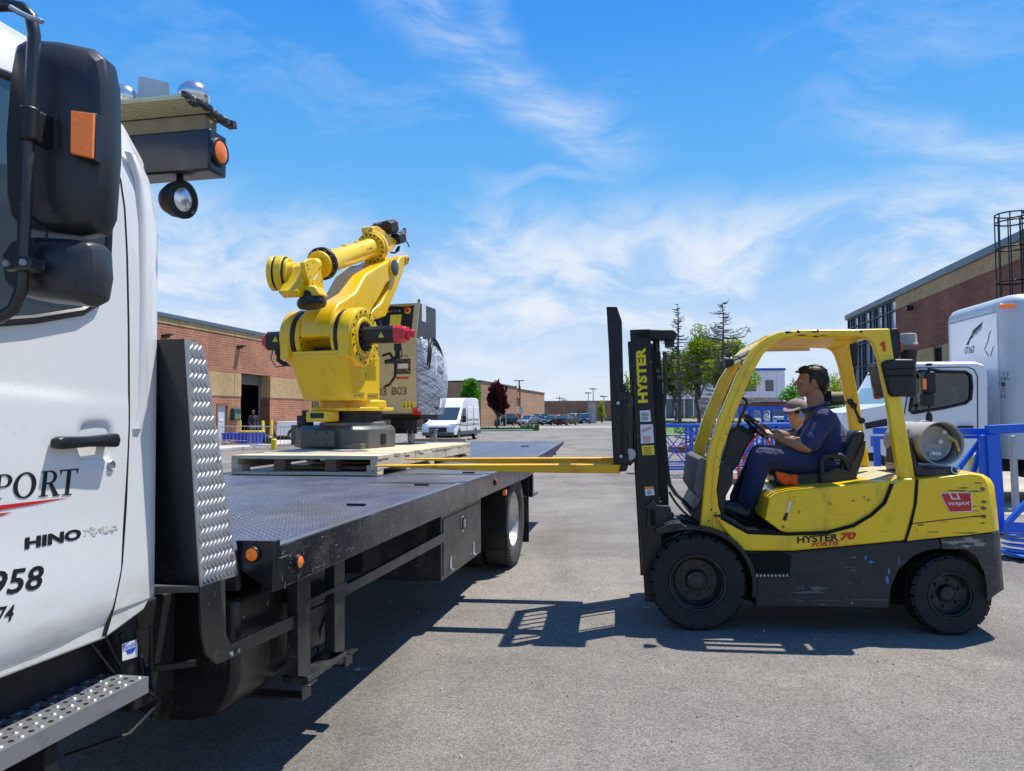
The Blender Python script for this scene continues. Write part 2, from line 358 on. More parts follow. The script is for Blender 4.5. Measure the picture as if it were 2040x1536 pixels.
M['rim_light'] = worn('dusty_alloy_rim', (0.55, 0.54, 0.50), 0.35, 0.45, (0.28, 0.24, 0.18), 0.6, (0.15, 0.12, 0.1), 0.5, 4)
M['rubber_dusty'] = worn('dusty_tyre', (0.040, 0.039, 0.037), 0.8, 0, (0.13, 0.12, 0.10), 0.7, (0.02, 0.02, 0.02), 0.3, 5)
M['glass'] = glassm('dark_window_glass')
M['glass_blue'] = glassm('tinted_window_glass', (0.035, 0.06, 0.08))
M['mirror'] = plain('mirror_glass', (0.75, 0.8, 0.85), 0.02, 1.0, 0)
M['headl'] = plain('headlamp_lens', (0.75, 0.78, 0.8), 0.08, 0.6, 0.2, 30, 0.3, 60, 0.8)
M['red'] = plain('red_paint', (0.60, 0.015, 0.02), 0.35, 0, 0.1, 4, coat=0.3)
M['ink'] = plain('black_ink', (0.012, 0.012, 0.014), 0.4, 0, 0.1)
M['robot_y'] = worn('robot_yellow', (0.84, 0.51, 0.002), 0.30, 0, (0.36, 0.20, 0.01), 0.40, (0.10, 0.07, 0.02), 0.6, 1.8, (1, 1, .6), 0.35, (0.88, 0.57, 0.004), 50.0, 0.08)
M['lift_y'] = worn('forklift_yellow', (0.95, 0.58, 0.001), 0.32, 0, (0.26, 0.19, 0.035), 0.50, (0.035, 0.03, 0.02), 0.8, 2.6, (1, 1, .55), 0.4, (0.97, 0.64, 0.004), 38.0, 0.06)
M['fork_y'] = worn('fork_yellow', (0.86, 0.38, 0.004), 0.5, 0, (0.10, 0.06, 0.03), 0.7, (0.03, 0.03, 0.03), 0.9, 4.0, (.5, 1, 3), 0, (0.90, 0.50, 0.01), 20.0, 0.2)
M['lift_grey'] = worn('forklift_dark_grey', (0.012, 0.012, 0.014), 0.5, 0.1, (0.070, 0.064, 0.054), 0.8, (0.30, 0.29, 0.27), 0.9, 2.8, (.5, 1, 2), 0, (0.022, 0.022, 0.025), 26.0, 0.15)
M['mast'] = worn('mast_black', (0.007, 0.008, 0.009), 0.40, 0.3, (0.08, 0.07, 0.055), 0.6, (0.26, 0.25, 0.24), 0.8, 2.2, (1, 1, .3), 0, None, 34.0, 0.15)
M['blue_steel'] = worn('blue_steel', (0.010, 0.110, 0.62), 0.42, 0, (0.06, 0.10, 0.25), 0.35, (0.2, 0.2, 0.2), 0.3, 1.6, fade=(0.015, 0.15, 0.70), chip=18.0)
M['blue_light'] = plain('light_blue_sheet', (0.03, 0.22, 0.72), 0.4, 0, 0.15, 3)
M['yellow_flat'] = plain('yellow_plastic', (0.82, 0.60, 0.03), 0.5, 0, 0.1)
M['blue_flat'] = plain('blue_plastic', (0.01, 0.06, 0.55), 0.4, 0, 0.1)
M['sticker_w'] = plain('white_sticker', (0.72, 0.72, 0.70), 0.45, 0, 0.08, 12)
M['sticker_y'] = plain('yellow_sticker', (0.80, 0.70, 0.04), 0.45, 0, 0.08, 12)
M['seat'] = plain('black_vinyl', (.016, .017, .02), .33, 0, .2, 6, .05, 60)
M['cowl'] = worn('scuffed_grey_cowl', (.10, .10, .095), .7, 0, (.20, .19, .16), .7, (.3, .28, .24), .8, 4)
M['orange'] = plain('orange_cloth', (0.95, 0.11, 0.01), 0.9, 0, 0.2, 40, 0.6, 90)
# ================================================================ ground
def asphalt():
    m, t, b = newmat('asphalt'); P = t.node('ShaderNodeTexCoord').outputs['Object']
    v1 = t.vor(P, 120.0); v2 = t.vor(P, 300.0)
    peb = t.ramp(t.sep(v1.outputs['Color'])[0], 0.0, 1.0, 0.60, 1.42)
    peb2 = t.ramp(t.sep(v2.outputs['Color'])[1], 0.0, 1.0, 0.82, 1.2)
    big = t.ramp(t.noise(P, 0.22, 6, 0.6), 0.3, 0.7, 0.72, 1.20); mid = t.ramp(t.noise(P, 2.3, 6, 0.65), 0.3, 0.7, 0.86, 1.13)
    k = t.m('MULTIPLY', t.m('MULTIPLY', peb, peb2), t.m('MULTIPLY', big, mid))
    # broad patches of older and newer surface, swept stains
    pt = t.ramp(t.noise(t.mapv(P, (0.35, 0.9, 1), (0, 0, RAD(-20)), (3, 2, 0)), 0.55, 3, .45), .47, .53, .90, 1.06); k = t.m('MULTIPLY', k, pt)
    st = t.ramp(t.noise(P, 1.1, 8, .7, .6), .55, .75, 1.0, .74, 'SMOOTHSTEP'); k = t.m('MULTIPLY', k, st)
    # tyre tracks: long faint arcs; oil drips; cracks
    tr = t.noise(t.mapv(P, (0.5, 0.09, 1), (0, 0, RAD(14))), 1.6, 5, 0.6, 0.4)
    k = t.m('MULTIPLY', k, t.ramp(tr, 0.50, 0.66, 1.0, 0.72))
    oil = t.ramp(t.noise(P, 0.85, 3, 0.5), 0.70, 0.76, 1.0, 0.55, 'SMOOTHSTEP'); k = t.m('MULTIPLY', k, oil)
    wp = t.vm('ADD', P, t.vm('SCALE', t.node('ShaderNodeTexNoise', i_Vector=P, i_Scale=1.4).outputs['Color'], 0.5))
    cr = t.vor(wp, 0.23, 'DISTANCE_TO_EDGE').outputs['Distance']
    ck = t.ramp(cr, 0.0005, 0.0035, 0.0, 1.0); ck = t.m('MAXIMUM', ck, t.ramp(t.noise(P, 0.3, 2), 0.5, 0.58, 1.0, 0.0))
    k = t.m('MULTIPLY', k, t.ramp(ck, 0, 1, 0.45, 1.0))
    t.put(b.inputs['Base Color'], t.mix(1.0, (0.200, 0.180, 0.156), t.comb(k, k, k), 'MULTIPLY'))
    t.put(b.inputs['Roughness'], t.ramp(v1.outputs['Distance'], 0, 0.6, 0.75, 0.95))
    h = t.m('MULTIPLY_ADD', t.noise(P, 120, 3), 0.5, t.m('SUBTRACT', 1.0, v1.outputs['Distance']))
    t.put(b.inputs['Normal'], t.bump(t.m('MULTIPLY', h, ck), 0.55, 0.005)); return m
def concrete(name, col=(0.42, 0.37, 0.30)):
    m, t, b = newmat(name); P = t.node('ShaderNodeTexCoord').outputs['Object']
    br = t.node('ShaderNodeTexBrick', offset=0.0, i_Vector=P, i_Color1=(1, 1, 1), i_Color2=(0.88, 0.88, 0.88), i_Mortar=(0.35, 0.33, 0.3), i_Scale=1.0, i_Mortar_Size=0.012, i_Brick_Width=3.2, i_Row_Height=2.6)
    n = t.m('MULTIPLY', t.ramp(t.noise(P, 0.6, 7, 0.65), 0.3, 0.7, 0.76, 1.15), t.ramp(t.noise(P, 40, 3), 0.3, 0.7, 0.9, 1.1))
    t.put(b.inputs['Base Color'], t.mix(1.0, t.mix(1.0, col, br.outputs[0], 'MULTIPLY'), t.comb(n, n, n), 'MULTIPLY'))
    b.inputs['Roughness'].default_value = 0.9; t.put(b.inputs['Normal'], t.bump(t.noise(P, 90, 4), 0.3, 0.004)); return m
M['asphalt'] = asphalt(); M['concrete'] = concrete('concrete_slabs'); M['kerb'] = concrete('kerb_concrete', (0.5, 0.48, 0.45))
def grassm():
    m, t, b = newmat('grass_green'); P = t.node('ShaderNodeTexCoord').outputs['Object']
    c = t.mix(t.ramp(t.noise(P, 1.4, 6, 0.7), 0.3, 0.7), (0.035, 0.11, 0.012), (0.11, 0.25, 0.03)); t.put(b.inputs['Base Color'], c)
    b.inputs['Roughness'].default_value = 0.8; t.put(b.inputs['Normal'], t.bump(t.noise(P, 12, 5), 1.0, 0.08)); return m
M['grass'] = grassm()
def structure(o): o['kind'] = 'structure'; return o
g = MB(); N = 60; R = 1800.0
g.add([(-R, -200, 0), (R, -200, 0), (R, 2600, 0), (-R, 2600, 0)], [(0, 1, 2, 3)])
structure(g.build('ground', M['asphalt'], smooth=False))
def sheet(name, mat, pts, z, th=0.0):
    s = MB()
    s.prism([(p[0], p[1]) for p in pts], 'z', z - max(th, 0.003), z) if th else s.add([(p[0], p[1], z) for p in pts], [tuple(range(len(pts)))])
    return structure(s.build(name, mat, smooth=False))
YAW = -11.5
AX = Fr((0, 0), YAW)                                     # the axes the yard is laid out on
def ax(x, y): return AX.w((x, y, 0))
sheet('pavement', M['concrete'], [ax(0.9, 13.2), ax(9.5, 13.2), ax(9.5, 24), ax(0.9, 24)], 0.004)
# lawn rising gently behind the racks, with its kerb
lm = MB()
def lz(y): return 0.12 + 0.85 * min(1, max(0, (y - 55) / 25.0))
ys = [54.6, 60, 66, 72, 80, 95, 130]
vs = []; fs = []
for i, y in enumerate(ys):
    for x in (0.198 * y, 60.0): vs.append((x, y, lz(y)))
for i in range(len(ys) - 1): fs.append((2 * i, 2 * i + 1, 2 * i + 3, 2 * i + 2))
structure(lm.add(vs, fs[:2]).build('lawn', M['grass'], smooth=False))
structure(MB().add(vs, fs[2:]).build('terrain', plain('mulch_and_paving', (.22, .19, .15), .9, 0, .3, .4), smooth=False))
structure(MB().box(10.8, 60, 54.2, 54.6, 0.0, 0.125).build('kerb', M['kerb'], bevel=0.02))
# island with grass near the parked cars, and the far road
isl = [aty(880, 853, 83)[0:2], aty(1068, 853, 83)[0:2]]
structure(MB().box(-12.0, 2.0, 74.6, 75.0, 0, 0.14).build('kerb', M['kerb'], bevel=0.02))
structure(MB().box(-12.0, 2.6, 75.0, 84.0, 0.0, 0.16).build('verge', M['grass'], smooth=False))
sheet('road', plain('far_road_concrete', (0.30, 0.285, 0.265), 0.9, 0, 0.12, 0.3), [(-120, 92), (120, 92), (120, 104), (-120, 104)], 0.004)
sheet('road_line', plain('white_road_paint', (0.75, 0.75, 0.72), 0.8, 0, 0.1), [(-100, 90.2), (100, 90.2), (100, 91.0), (-100, 91.0)], 0.005)
sheet('terrain', M['grass'], [(-40, 122), (-1, 122), (6, 170), (-40, 170)], 0.02)
# small debris on the asphalt
random.seed(4)
db = MB()
for k in range(220):
    yy = random.uniform(3.0, 9.5); xx = random.uniform(-1.2, 5.0) * yy / 6
    r = random.choice([0.004, 0.005, 0.007, 0.010]); c = Vector((xx, yy, r * .5))
    q = [c + Vector((random.uniform(.5, 1.2) * r * math.cos(a), random.uniform(.5, 1.2) * r * math.sin(a), 0)) for a in (0, 1.2, 2.5, 3.7, 5)]
    t_ = [p * 1 + Vector((0, 0, r * random.uniform(.5, 1))) for p in q]
    db.loft([[Vector((p.x, p.y, 0.0)) for p in q], [c + (p - c) * 0.6 for p in t_]])
tag(db.build('gravel', plain('loose_grit', (0.42, 0.39, 0.34), 0.9, 0, 0.3, 30), smooth=False), kind='stuff', label='loose grit scattered over the sunlit asphalt')
lf = MB()
for (u, v, s) in ((718, 1336, .035), (1288, 1212, .03), (1010, 1140, .02)):
    p = atz(u, v, 0.004)
    for k in range(4):
        a = k * 1.4 + u; lf.add([p, p + Vector((s * math.cos(a), s * math.sin(a) * .7, .006)), p + Vector((s * 1.4 * math.cos(a + .5), s * math.sin(a + .5), .012)), p + Vector((s * .8 * math.cos(a + 1), s * .8 * math.sin(a + 1), .004))], [(0, 1, 2, 3)])
tag(lf.build('litter', plain('dry_leaf', (0.5, 0.46, 0.36), 0.9), smooth=False), kind='stuff', label='torn dry leaf scraps lying on the asphalt beneath the truck')
# ================================================================ flatbed tow truck
def tyre_prof(r, rr, w):                                 # (radius, axial) outline of a tyre
    h = w / 2
    return [(rr, -h * .72), (rr * 1.06, -h * .86), ((r + rr) / 2, -h * 1.0), (r * .93, -h * .97), (r * .985, -h * .80), (r, -h * .5), (r, h * .5), (r * .985, h * .80), (r * .93, h * .97), ((r + rr) / 2, h * 1.0), (rr * 1.06, h * .86), (rr, h * .72)]
def road_wheel(parent, c, r, w, side, rim, rr=None, ribs=True, concave=False, nuts=8):
    """side = +1/-1: outward direction along local x"""
    rr = rr or r * .58; c = Vector(c); d = Vector((side, 0, 0))
    hub = empty('wheel', loc=c); hub.parent = parent
    t = MB().lathe((0, 0, 0), d, tyre_prof(r, rr, w), 56, False)
    if ribs:
        for k in range(64):
            a = 2 * math.pi * k / 64; ca, sa = math.cos(a), math.sin(a); p = Vector((0, ca, sa)) * (r - .004)
            for s_ in (-1, 1):
                q0 = p + Vector((s_ * w * .28, 0, 0)); tn = Vector((0, -sa, ca))
                t.bar(q0, q0 + Vector((s_ * w * .16, 0, 0)), r * .055, .022, (0, ca, sa))
    t.build('tyre', M['rubber_dusty'], hub)
    dep = w * .48
    if concave: prof = [(rr * 1.02, w * .36), (rr * .95, w * .38), (rr * .90, w * .30), (rr * .84, -w * .10), (rr * .70, -w * .24), (rr * .45, -w * .26), (rr * .42, w * .02), (rr * .25, w * .05), (0.003, w * .05)]
    else: prof = [(rr * 1.02, dep * .72), (rr * .94, dep * .78), (rr * .88, dep * .62), (rr * .80, dep * .40), (rr * .55, dep * .46), (rr * .38, dep * .55), (rr * .20, dep * .60), (0.003, dep * .60)]
    b = MB().lathe((0, 0, 0), d, prof, 40, False)
    rm = b.build('rim', rim, hub, ang=30)
    nb = MB()
    for k in range(nuts):
        a = 2 * math.pi * k / nuts; p = Vector((0, math.cos(a), math.sin(a))) * rr * .52
        nb.cyl(p + d * (-w * .2 if concave else dep * .42), p + d * (-w * .2 + .03 if concave else dep * .42 + .03), rr * .05, n=6)
    nb.build('wheel_nuts', rim, hub)
    return hub

def diamond(mb, o, ux, uy, w_of, H, n, pitch=0.042, L=0.034, W=0.011, h=0.0035):
    """raised tread lozenges on a flat plate; w_of(y) -> (x0, x1)"""
    rows = int(H / pitch)
    for j in range(rows):
        y = (j + .5) * pitch; x0, x1 = w_of(y)
        for i in range(int(math.floor(x0 / pitch)), int(x1 / pitch) + 2):
            x = i * pitch + (pitch / 2 if j % 2 else 0)
            if x < x0 + .012 or x > x1 - .012: continue
            a = RAD(48 if (i + j) % 2 else -42) if True else 0
            a = RAD(45) if j % 2 else RAD(-45)
            ca, sa = math.cos(a), math.sin(a); vs = []
            for (p, q, hh) in ((-L / 2, 0, 0), (0, -W / 2, 0), (L / 2, 0, 0), (0, W / 2, 0), (-L * .22, 0, h), (L * .22, 0, h)):
                vs.append(o + ux * (x + p * ca - q * sa) + uy * (y + p * sa + q * ca) + n * hh)
            mb.add(vs, [(0, 1, 4), (1, 5, 4), (1, 2, 5), (2, 3, 5), (3, 4, 5), (3, 0, 4)])

def deckmat():
    m, t, b = newmat('deck_tread_plate'); P = t.node('ShaderNodeTexCoord').outputs['Object']; X, Y, Z = t.sep(P)
    S = 24.0
    def loz(x, y, ang):
        ca, sa = math.cos(ang), math.sin(ang)
        fx = t.m('SUBTRACT', t.m('FRACT', x), .5); fy = t.m('SUBTRACT', t.m('FRACT', y), .5)
        a = t.m('ADD', t.m('MULTIPLY', fx, ca), t.m('MULTIPLY', fy, sa)); c = t.m('SUBTRACT', t.m('MULTIPLY', fy, ca), t.m('MULTIPLY', fx, sa))
        d = t.m('ADD', t.m('POWER', t.m('MULTIPLY', a, 2.1), 2.0), t.m('POWER', t.m('MULTIPLY', c, 6.5), 2.0))
        return t.ramp(d, 0.55, 1.0, 1.0, 0.0, 'SMOOTHSTEP')
    xs = t.m('MULTIPLY', X, S); yv = t.m('MULTIPLY', Y, S)
    l1 = loz(xs, yv, RAD(45)); l2 = loz(t.m('ADD', xs, .5), t.m('ADD', yv, .5), RAD(-45)); h = t.m('MAXIMUM', l1, l2)
    wear = t.noise(t.mapv(P, (1.2, .5, 1)), 1.8, 7, 0.65); base = t.mix(t.ramp(wear, .35, .66), (0.050, 0.060, 0.085), (0.160, 0.155, 0.155))
    base = t.mix(t.m('MULTIPLY', t.ramp(t.noise(P, 0.8, 4), .42, .62), .5), base, (0.05, 0.10, 0.26))
    top = t.mix(t.ramp(t.noise(P, 5, 5), .3, .7), (0.16, 0.16, 0.17), (0.34, 0.33, 0.33))
    rust = t.ramp(t.noise(P, 6.0, 6, .7), .62, .68); c = t.mix(t.m('MULTIPLY', h, .75), base, top); c = t.mix(t.m('MULTIPLY', rust, .5), c, (0.16, 0.09, 0.05))
    t.put(b.inputs['Base Color'], c); b.inputs['Metallic'].default_value = .55
    t.put(b.inputs['Roughness'], t.m('SUBTRACT', t.ramp(wear, .3, .7, .36, .55), t.m('MULTIPLY', h, .12))); t.put(b.inputs['Normal'], t.bump(h, 0.8, 0.004)); return m
M['deck'] = deckmat()

_o = atz(544, 1092, 1.07); T = Fr((_o.x, _o.y), YAW)
tow = empty('tow_truck', T, 'white cab flatbed tow truck with black diamond plate deck and big side mirror', 'tow truck')
# ---- cab body
cabC = -1.27; XS = -0.222                                # centre line, side plane
def cab_ring(y, e, dz, z0=0.96):
    half = []
    for (x, z) in ((XS, z0), (XS, 1.3), (XS, 1.7), (XS, 2.1), (XS - .002, 2.42), (XS - .012, 2.58), (XS - .04, 2.68), (XS - .11, 2.76), (XS - .35, 2.82), (XS - .8, 2.84)):
        k = max(0, (z - 1.2) / 1.5)
        half.append((x - e, z - dz * max(0, (z - 2.0)) / .72))
    pts = [Vector((x, y, z)) for x, z in half] + [Vector((2 * cabC - x, y, z)) for x, z in reversed(half)]
    return pts
cabb = MB().loft([cab_ring(-2.15, .12, .30), cab_ring(-1.85, .01, .10), cab_ring(-1.5, 0, 0), cab_ring(-.85, 0, 0), cab_ring(-.68, 0, .03), cab_ring(-.56, .001, .08), cab_ring(-.46, .003, .17), cab_ring(-.415, .009, .26), cab_ring(-.393, .026, .34), cab_ring(-.386, .06, .42)])
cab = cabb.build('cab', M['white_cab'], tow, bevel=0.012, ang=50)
# hood, bumper and front wheel lie outside the picture but belong to the truck
hb = MB().loft([[Vector((x, y, z)) for x, z in ((XS - .05, .95), (XS - .05, 1.45 + dz), (XS - .3, 1.62 + dz), (2 * cabC - XS + .3, 1.62 + dz), (2 * cabC - XS + .05, 1.45 + dz), (2 * cabC - XS + .05, .95))] for y, dz in ((-3.55, -.28), (-3.3, -.12), (-2.1, .04))])
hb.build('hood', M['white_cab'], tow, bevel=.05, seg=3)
MB().box(XS - .0, 2 * cabC - XS, -3.75, -3.5, .42, .78).build('bumper', M['chrome'], tow, bevel=.04)
# lower rear corner of the cab skin turned under (the sill)
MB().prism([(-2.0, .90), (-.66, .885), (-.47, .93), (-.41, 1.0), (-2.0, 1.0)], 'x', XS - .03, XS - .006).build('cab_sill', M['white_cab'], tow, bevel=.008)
# ---- door: a pressed sheet with a belt crease, a tucked lower edge and a hollow behind the handle
def y_rear(z):
    tab = [(0.895, -.672), (0.98, -.635), (1.1, -.600), (1.3, -.583), (1.58, -.572), (1.9, -.580), (2.15, -.592), (2.3, -.606), (2.4, -.63), (2.47, -.68), (2.51, -.78)]
    for (a, p), (c, q) in zip(tab, tab[1:]):
        if z <= c: return p + (q - p) * max(0, z - a) / (c - a)
    return tab[-1][1]
hc = T.hit(186, 881, 'x', XS)
def door_x(y, z):
    x = .006
    x -= max(0, 1.02 - z) ** 2 * 1.6
    x += .007 / (1 + math.exp(-(1.655 - .05 * (y + .6) - z) / .006)) * (0.25 + 0.75 / (1 + math.exp((y + .80) / .03)))
    r2 = ((y - hc.y) / .060) ** 4 + ((z - hc.z) / .050) ** 4
    x -= .026 * math.exp(-r2 * .9)
    if 1.05 < z < 1.5: x -= .004 * (0.5 - 0.5 * math.cos((z - 1.05) / .45 * 2 * math.pi))
    return x
NZ, NY = 110, 90; dv = []; df = []
zs = [.897 + (2.51 - .897) * (k / NZ) for k in range(NZ + 1)]
for k, z in enumerate(zs):
    yr = y_rear(z) - .006
    for i in range(NY + 1):
        s_ = (i / NY) ** 1.6; y = yr + (-1.93 - yr) * s_
        e = .010 * (1 if 0 < i < NY and 0 < k < NZ else 0) - .004
        dv.append((XS + door_x(y, z) + e - .006, y, z))
for k in range(NZ):
    for i in range(NY): a = k * (NY + 1) + i; df.append((a, a + 1, a + NY + 2, a + NY + 1))
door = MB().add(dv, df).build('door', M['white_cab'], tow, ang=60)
gap = MB().strip([(XS + .0015, y_rear(z) - .001, z) for z in zs[::3]], .006, .012, (1, 0, 0)); gap.build('door_seal', M['ink'], door)
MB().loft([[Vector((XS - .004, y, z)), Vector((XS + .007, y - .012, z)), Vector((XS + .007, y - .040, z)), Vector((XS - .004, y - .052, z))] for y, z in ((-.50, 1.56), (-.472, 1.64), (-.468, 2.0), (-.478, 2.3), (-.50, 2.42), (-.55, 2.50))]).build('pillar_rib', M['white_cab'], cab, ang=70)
# window glass and its rubber
wp_ = [(0, 634), (60, 627), (157, 612), (190, 592), (207, 548), (212, 450), (217, 330), (210, 250), (190, 222), (60, 190), (0, 180)]
wl = T.poly(wp_, 'x', XS + .012)
wl = wl[:9] + [(-1.95, 2.43), (-1.95, wl[0][1] - .03)]
MB().prism(wl, 'x', XS + .004, XS + .0125).build('window', M['glass_blue'], door)
cx_ = sum(p[0] for p in wl) / len(wl); cz_ = sum(p[1] for p in wl) / len(wl)
MB().tube([(XS + .010, p[0] + (0.012 if p[0] > cx_ else -.012), p[1] + (.012 if p[1] > cz_ else -.012)) for p in wl], .014, 8, closed=True).build('window_rubber', M['black_pl'], door)
# handle, lock
h0 = T.hit(117, 886, 'x', XS + .045); h1 = T.hit(238, 874, 'x', XS + .045); hz = (h0.z + h1.z) / 2
hm = MB(); hm.loft([[Vector((XS + .030 + dx, y, hz + s2 * dz)) for dx, s2 in ((-.012, -1), (.016, -1), (.022, 0), (.016, 1), (-.012, 1))] for y, dx0, dz in ((h0.y, -.01, .013), (h0.y + .02, 0, .019), ((h0.y + h1.y) / 2, .008, .016), (h1.y - .045, 0, .020), (h1.y - .01, 0, .022), (h1.y, -.01, .018))])
hm.box(XS, XS + .035, h0.y + .006, h0.y + .03, hz - .012, hz + .012); hm.box(XS, XS + .035, h1.y - .04, h1.y - .006, hz - .015, hz + .015)
hm.build('handle', M['black_pl'], door, bevel=.004)
lk = T.hit(217, 927, 'x', XS)
MB().lathe((XS, lk.y, lk.z), (1, 0, 0), [(.019, 0), (.019, .008), (.015, .013), (.0145, .010), (.003, .010)], 24).build('lock', M['steel'], door)
# lettering on the door
XL = XS + .0125
def onto_door(o, d=.0014):
    for v in o.data.vertices: v.co.x = XS + door_x(v.co.y, v.co.z) + d
    return o
def dl(u, v): return T.hit(u, v, 'x', XL + .001)
def on_door(body, a, b, c, bold=0.0, mat='ink', italic=0.0, mb=None):
    return glyphs(mb or MB(), body, dl(*a), dl(*b), dl(*c), bold, 0.001, italic)
# serif capitals PORT
sm = MB()
def serif(mb, p, w, h=.006):
    pass
def stroke(mb, quad): mb.add([T.hit(u, v, 'x', XL + .003) for u, v in quad], [tuple(range(len(quad)))])
def S(x, y):                                            # lettering grid: x along 0..160 px, y 0 (baseline) .. 1 (cap height)
    bx = x; base = 995 - (x) * 0.062; top = 945 - x * 0.075
    return (bx + y * 4.5, base + (top - base) * y)
def ring(cx, rx, ry, tx, ty, a0=0, a1=360, cy=.5, n=22):
    pts = []
    for k in range(n):
        for (kk) in (k,):
            a, c = RAD(a0 + (a1 - a0) * k / n), RAD(a0 + (a1 - a0) * (k + 1) / n)
            stroke(sm, [S(cx + rx * math.cos(a), cy + ry * math.sin(a)), S(cx + rx * math.cos(c), cy + ry * math.sin(c)), S(cx + (rx - tx) * math.cos(c), cy + (ry - ty) * math.sin(c)), S(cx + (rx - tx) * math.cos(a), cy + (ry - ty) * math.sin(a))])
def bx(x0, y0, x1, y1): stroke(sm, [S(x0, y0), S(x1, y0), S(x1, y1), S(x0, y1)])
bx(-8, 0, 0, 1); bx(-13, 0, 5, .05); bx(-13, .95, 6, 1); ring(6, 17, .27, 8, .06, -90, 90, .73); bx(0, .46, 6, .52); bx(0, .94, 6, 1)
ring(49, 23, .52, 9, .07)
bx(84, 0, 92, 1); bx(79, 0, 97, .05); bx(79, .95, 98, 1); ring(98, 14, .26, 7, .06, -90, 90, .74); bx(92, .48, 98, .54); stroke(sm, [S(96, .5), S(104, .5), S(119, .03), S(109, .03)]); bx(107, 0, 122, .05)
bx(132, 0, 140, 1); bx(126, 0, 146, .05); bx(117, .94, 155, 1); stroke(sm, [S(117, .94), S(121, .94), S(119, .78)]); stroke(sm, [S(155, .94), S(151, .94), S(153, .78)])
onto_door(sm.build('lettering', M['ink'], door, smooth=False))
rs = MB(); stroke(rs, [(0, 1007), (60, 1000), (143, 991), (70, 1005), (0, 1017)]); stroke(rs, [(0, 1023), (28, 1020), (0, 1029)]); onto_door(rs.build('red_swoosh', M['red'], door, smooth=False))
onto_door(on_door('HINO', (51, 1095), (165, 1074), (52, 1071), .05).build('badge', M['ink'], door, smooth=False))
onto_door(on_door('958', (-22, 1192), (86, 1173), (-18, 1140), .02, italic=.15).build('lettering', M['ink'], door, smooth=False))
onto_door(on_door('74', (-9, 1243), (26, 1236), (-6, 1210), .02, italic=.2).build('lettering', M['ink'], door, smooth=False))
gm = MB(); random.seed(3)
for k in range(40):
    u = random.uniform(171, 236); v = 1072 - (u - 171) * .11 - random.uniform(1, 18); s_ = random.uniform(2, 5); stroke(gm, [(u, v), (u + s_ * 1.3, v - 1), (u + s_, v - s_ * .8), (u - 1, v - s_ * .7)])
onto_door(gm.build('glue_residue', plain('old_glue', (0.48, 0.46, 0.38), .8, 0, .3, 60), door, smooth=False))

# ---- mirrors: back of the big mirror, small wide-angle mirror below, tubular arm
mw = lambda u, v, Y: (lambda p: Vector(((p - T.o).dot(T.x), (p - T.o).dot(T.y), p.z)))(aty(u, v, Y))
def mirror_shell(name, pts, Y, depth, mat, bulge):
    """pts: outline in the photo at depth Y; closed shell with a domed back towards the camera"""
    P0 = [mw(u, v, Y) for u, v in pts]; c = sum(P0, Vector()) / len(P0); n = Vector((.18, -1, 0)).normalized()
    rings = [[c + (p - c) * .97 - n * depth for p in P0], [p - n * depth * .75 for p in P0], P0]
    for k, b, sx in ((.97, .30, 0), (.90, .62, .004), (.66, .92, .012), (.36, 1.0, .016)): rings.append([c + (p - c) * k + n * bulge * b + Vector((sx, 0, -.3 * sx)) for p in P0])
    return MB().loft(rings).build(name, mat, mg, bevel=.007, seg=3, ang=32)
mg = empty('side_mirror', loc=(0, 0, 0)); mg.parent = tow
big = [(62, 80), (120, 84), (188, 98), (212, 118), (221, 165), (223, 300), (214, 430), (200, 462), (160, 470), (60, 455), (30, 440), (20, 400), (18, 280), (28, 150), (38, 92)]
mirror_shell('mirror_shell', big, 1.86, .055, M['mirror_pl'], .05)
low_ = [(30, 482), (80, 474), (150, 478), (195, 484), (205, 500), (208, 550), (200, 595), (175, 608), (90, 600), (40, 590), (16, 560), (12, 510)]
mirror_shell('wide_angle_mirror', low_, 1.85, .05, M['mirror_pl'], .055)
def at_arm(pts, Y): return [mw(u, v, Y) for u, v in pts]
arm = MB().tube(at_arm([(-60, 22), (-20, 12), (15, 10), (45, 16), (62, 34), (68, 70), (64, 140), (58, 230), (53, 330), (50, 430), (46, 520), (42, 580), (28, 615), (0, 632), (-60, 640)], 1.76), .0145, 12); arm.build('mirror_arm', M['black_metal'], mg, ang=60)
a1 = mw(59, 215, 1.75); a2 = mw(56, 280, 1.75)
MB().cyl(a1, a2, .021, n=14).box(a2.x - .012, a2.x + .012, a2.y, a2.y + .09, a2.z, a1.z).build('clamp', M['black_pl'], mg, bevel=.004)
b1 = mw(45, 527, 1.75); cb = MB().box(b1.x - .035, b1.x + .035, b1.y - .018, b1.y + .03, b1.z - .016, b1.z + .016); cb.build('bracket', M['black_metal'], mg, bevel=.006)
MB().cyl(b1 + Vector((-.022, -.017, 0)), b1 + Vector((-.022, -.026, 0)), .008, n=6).cyl(b1 + Vector((.022, -.017, 0)), b1 + Vector((.022, -.026, 0)), .008, n=6).build('bolts', M['steel'], mg)
MB().tube(at_arm([(62, 430), (80, 445), (95, 462), (92, 475), (70, 482)], 1.79), .004, 6).build('cable', M['black_pl'], mg)
MB().tube(at_arm([(20, 14), (40, 26), (62, 36), (78, 40), (84, 44)], 1.72), .006, 6).build('bracket', M['steel'], mg)
la = [mw(u, v, 1.79) for u, v in ((146, 222), (192, 228), (189, 318), (145, 308))]; nn = Vector((.18, -1, 0)).normalized()
cL = sum(la, Vector()) / 4
MB().loft([[cL + (p - cL) * 1.06 + nn * -.03 for p in la], [cL + (p - cL) * 1.06 + nn * .004 for p in la]]).build('marker_housing', M['black_pl'], mg, bevel=.003)
mk = MB().loft([[p + nn * .002 for p in la], [cL + (p - cL) * .96 + nn * .012 for p in la]]); q = cL + nn * .012
for dz in (.036, -.036): mk.cyl(q + Vector((0, 0, dz)), q + nn * .003 + Vector((0, 0, dz)), .004, n=8)
mk.build('marker_light', M['amber'], mg, bevel=.002)
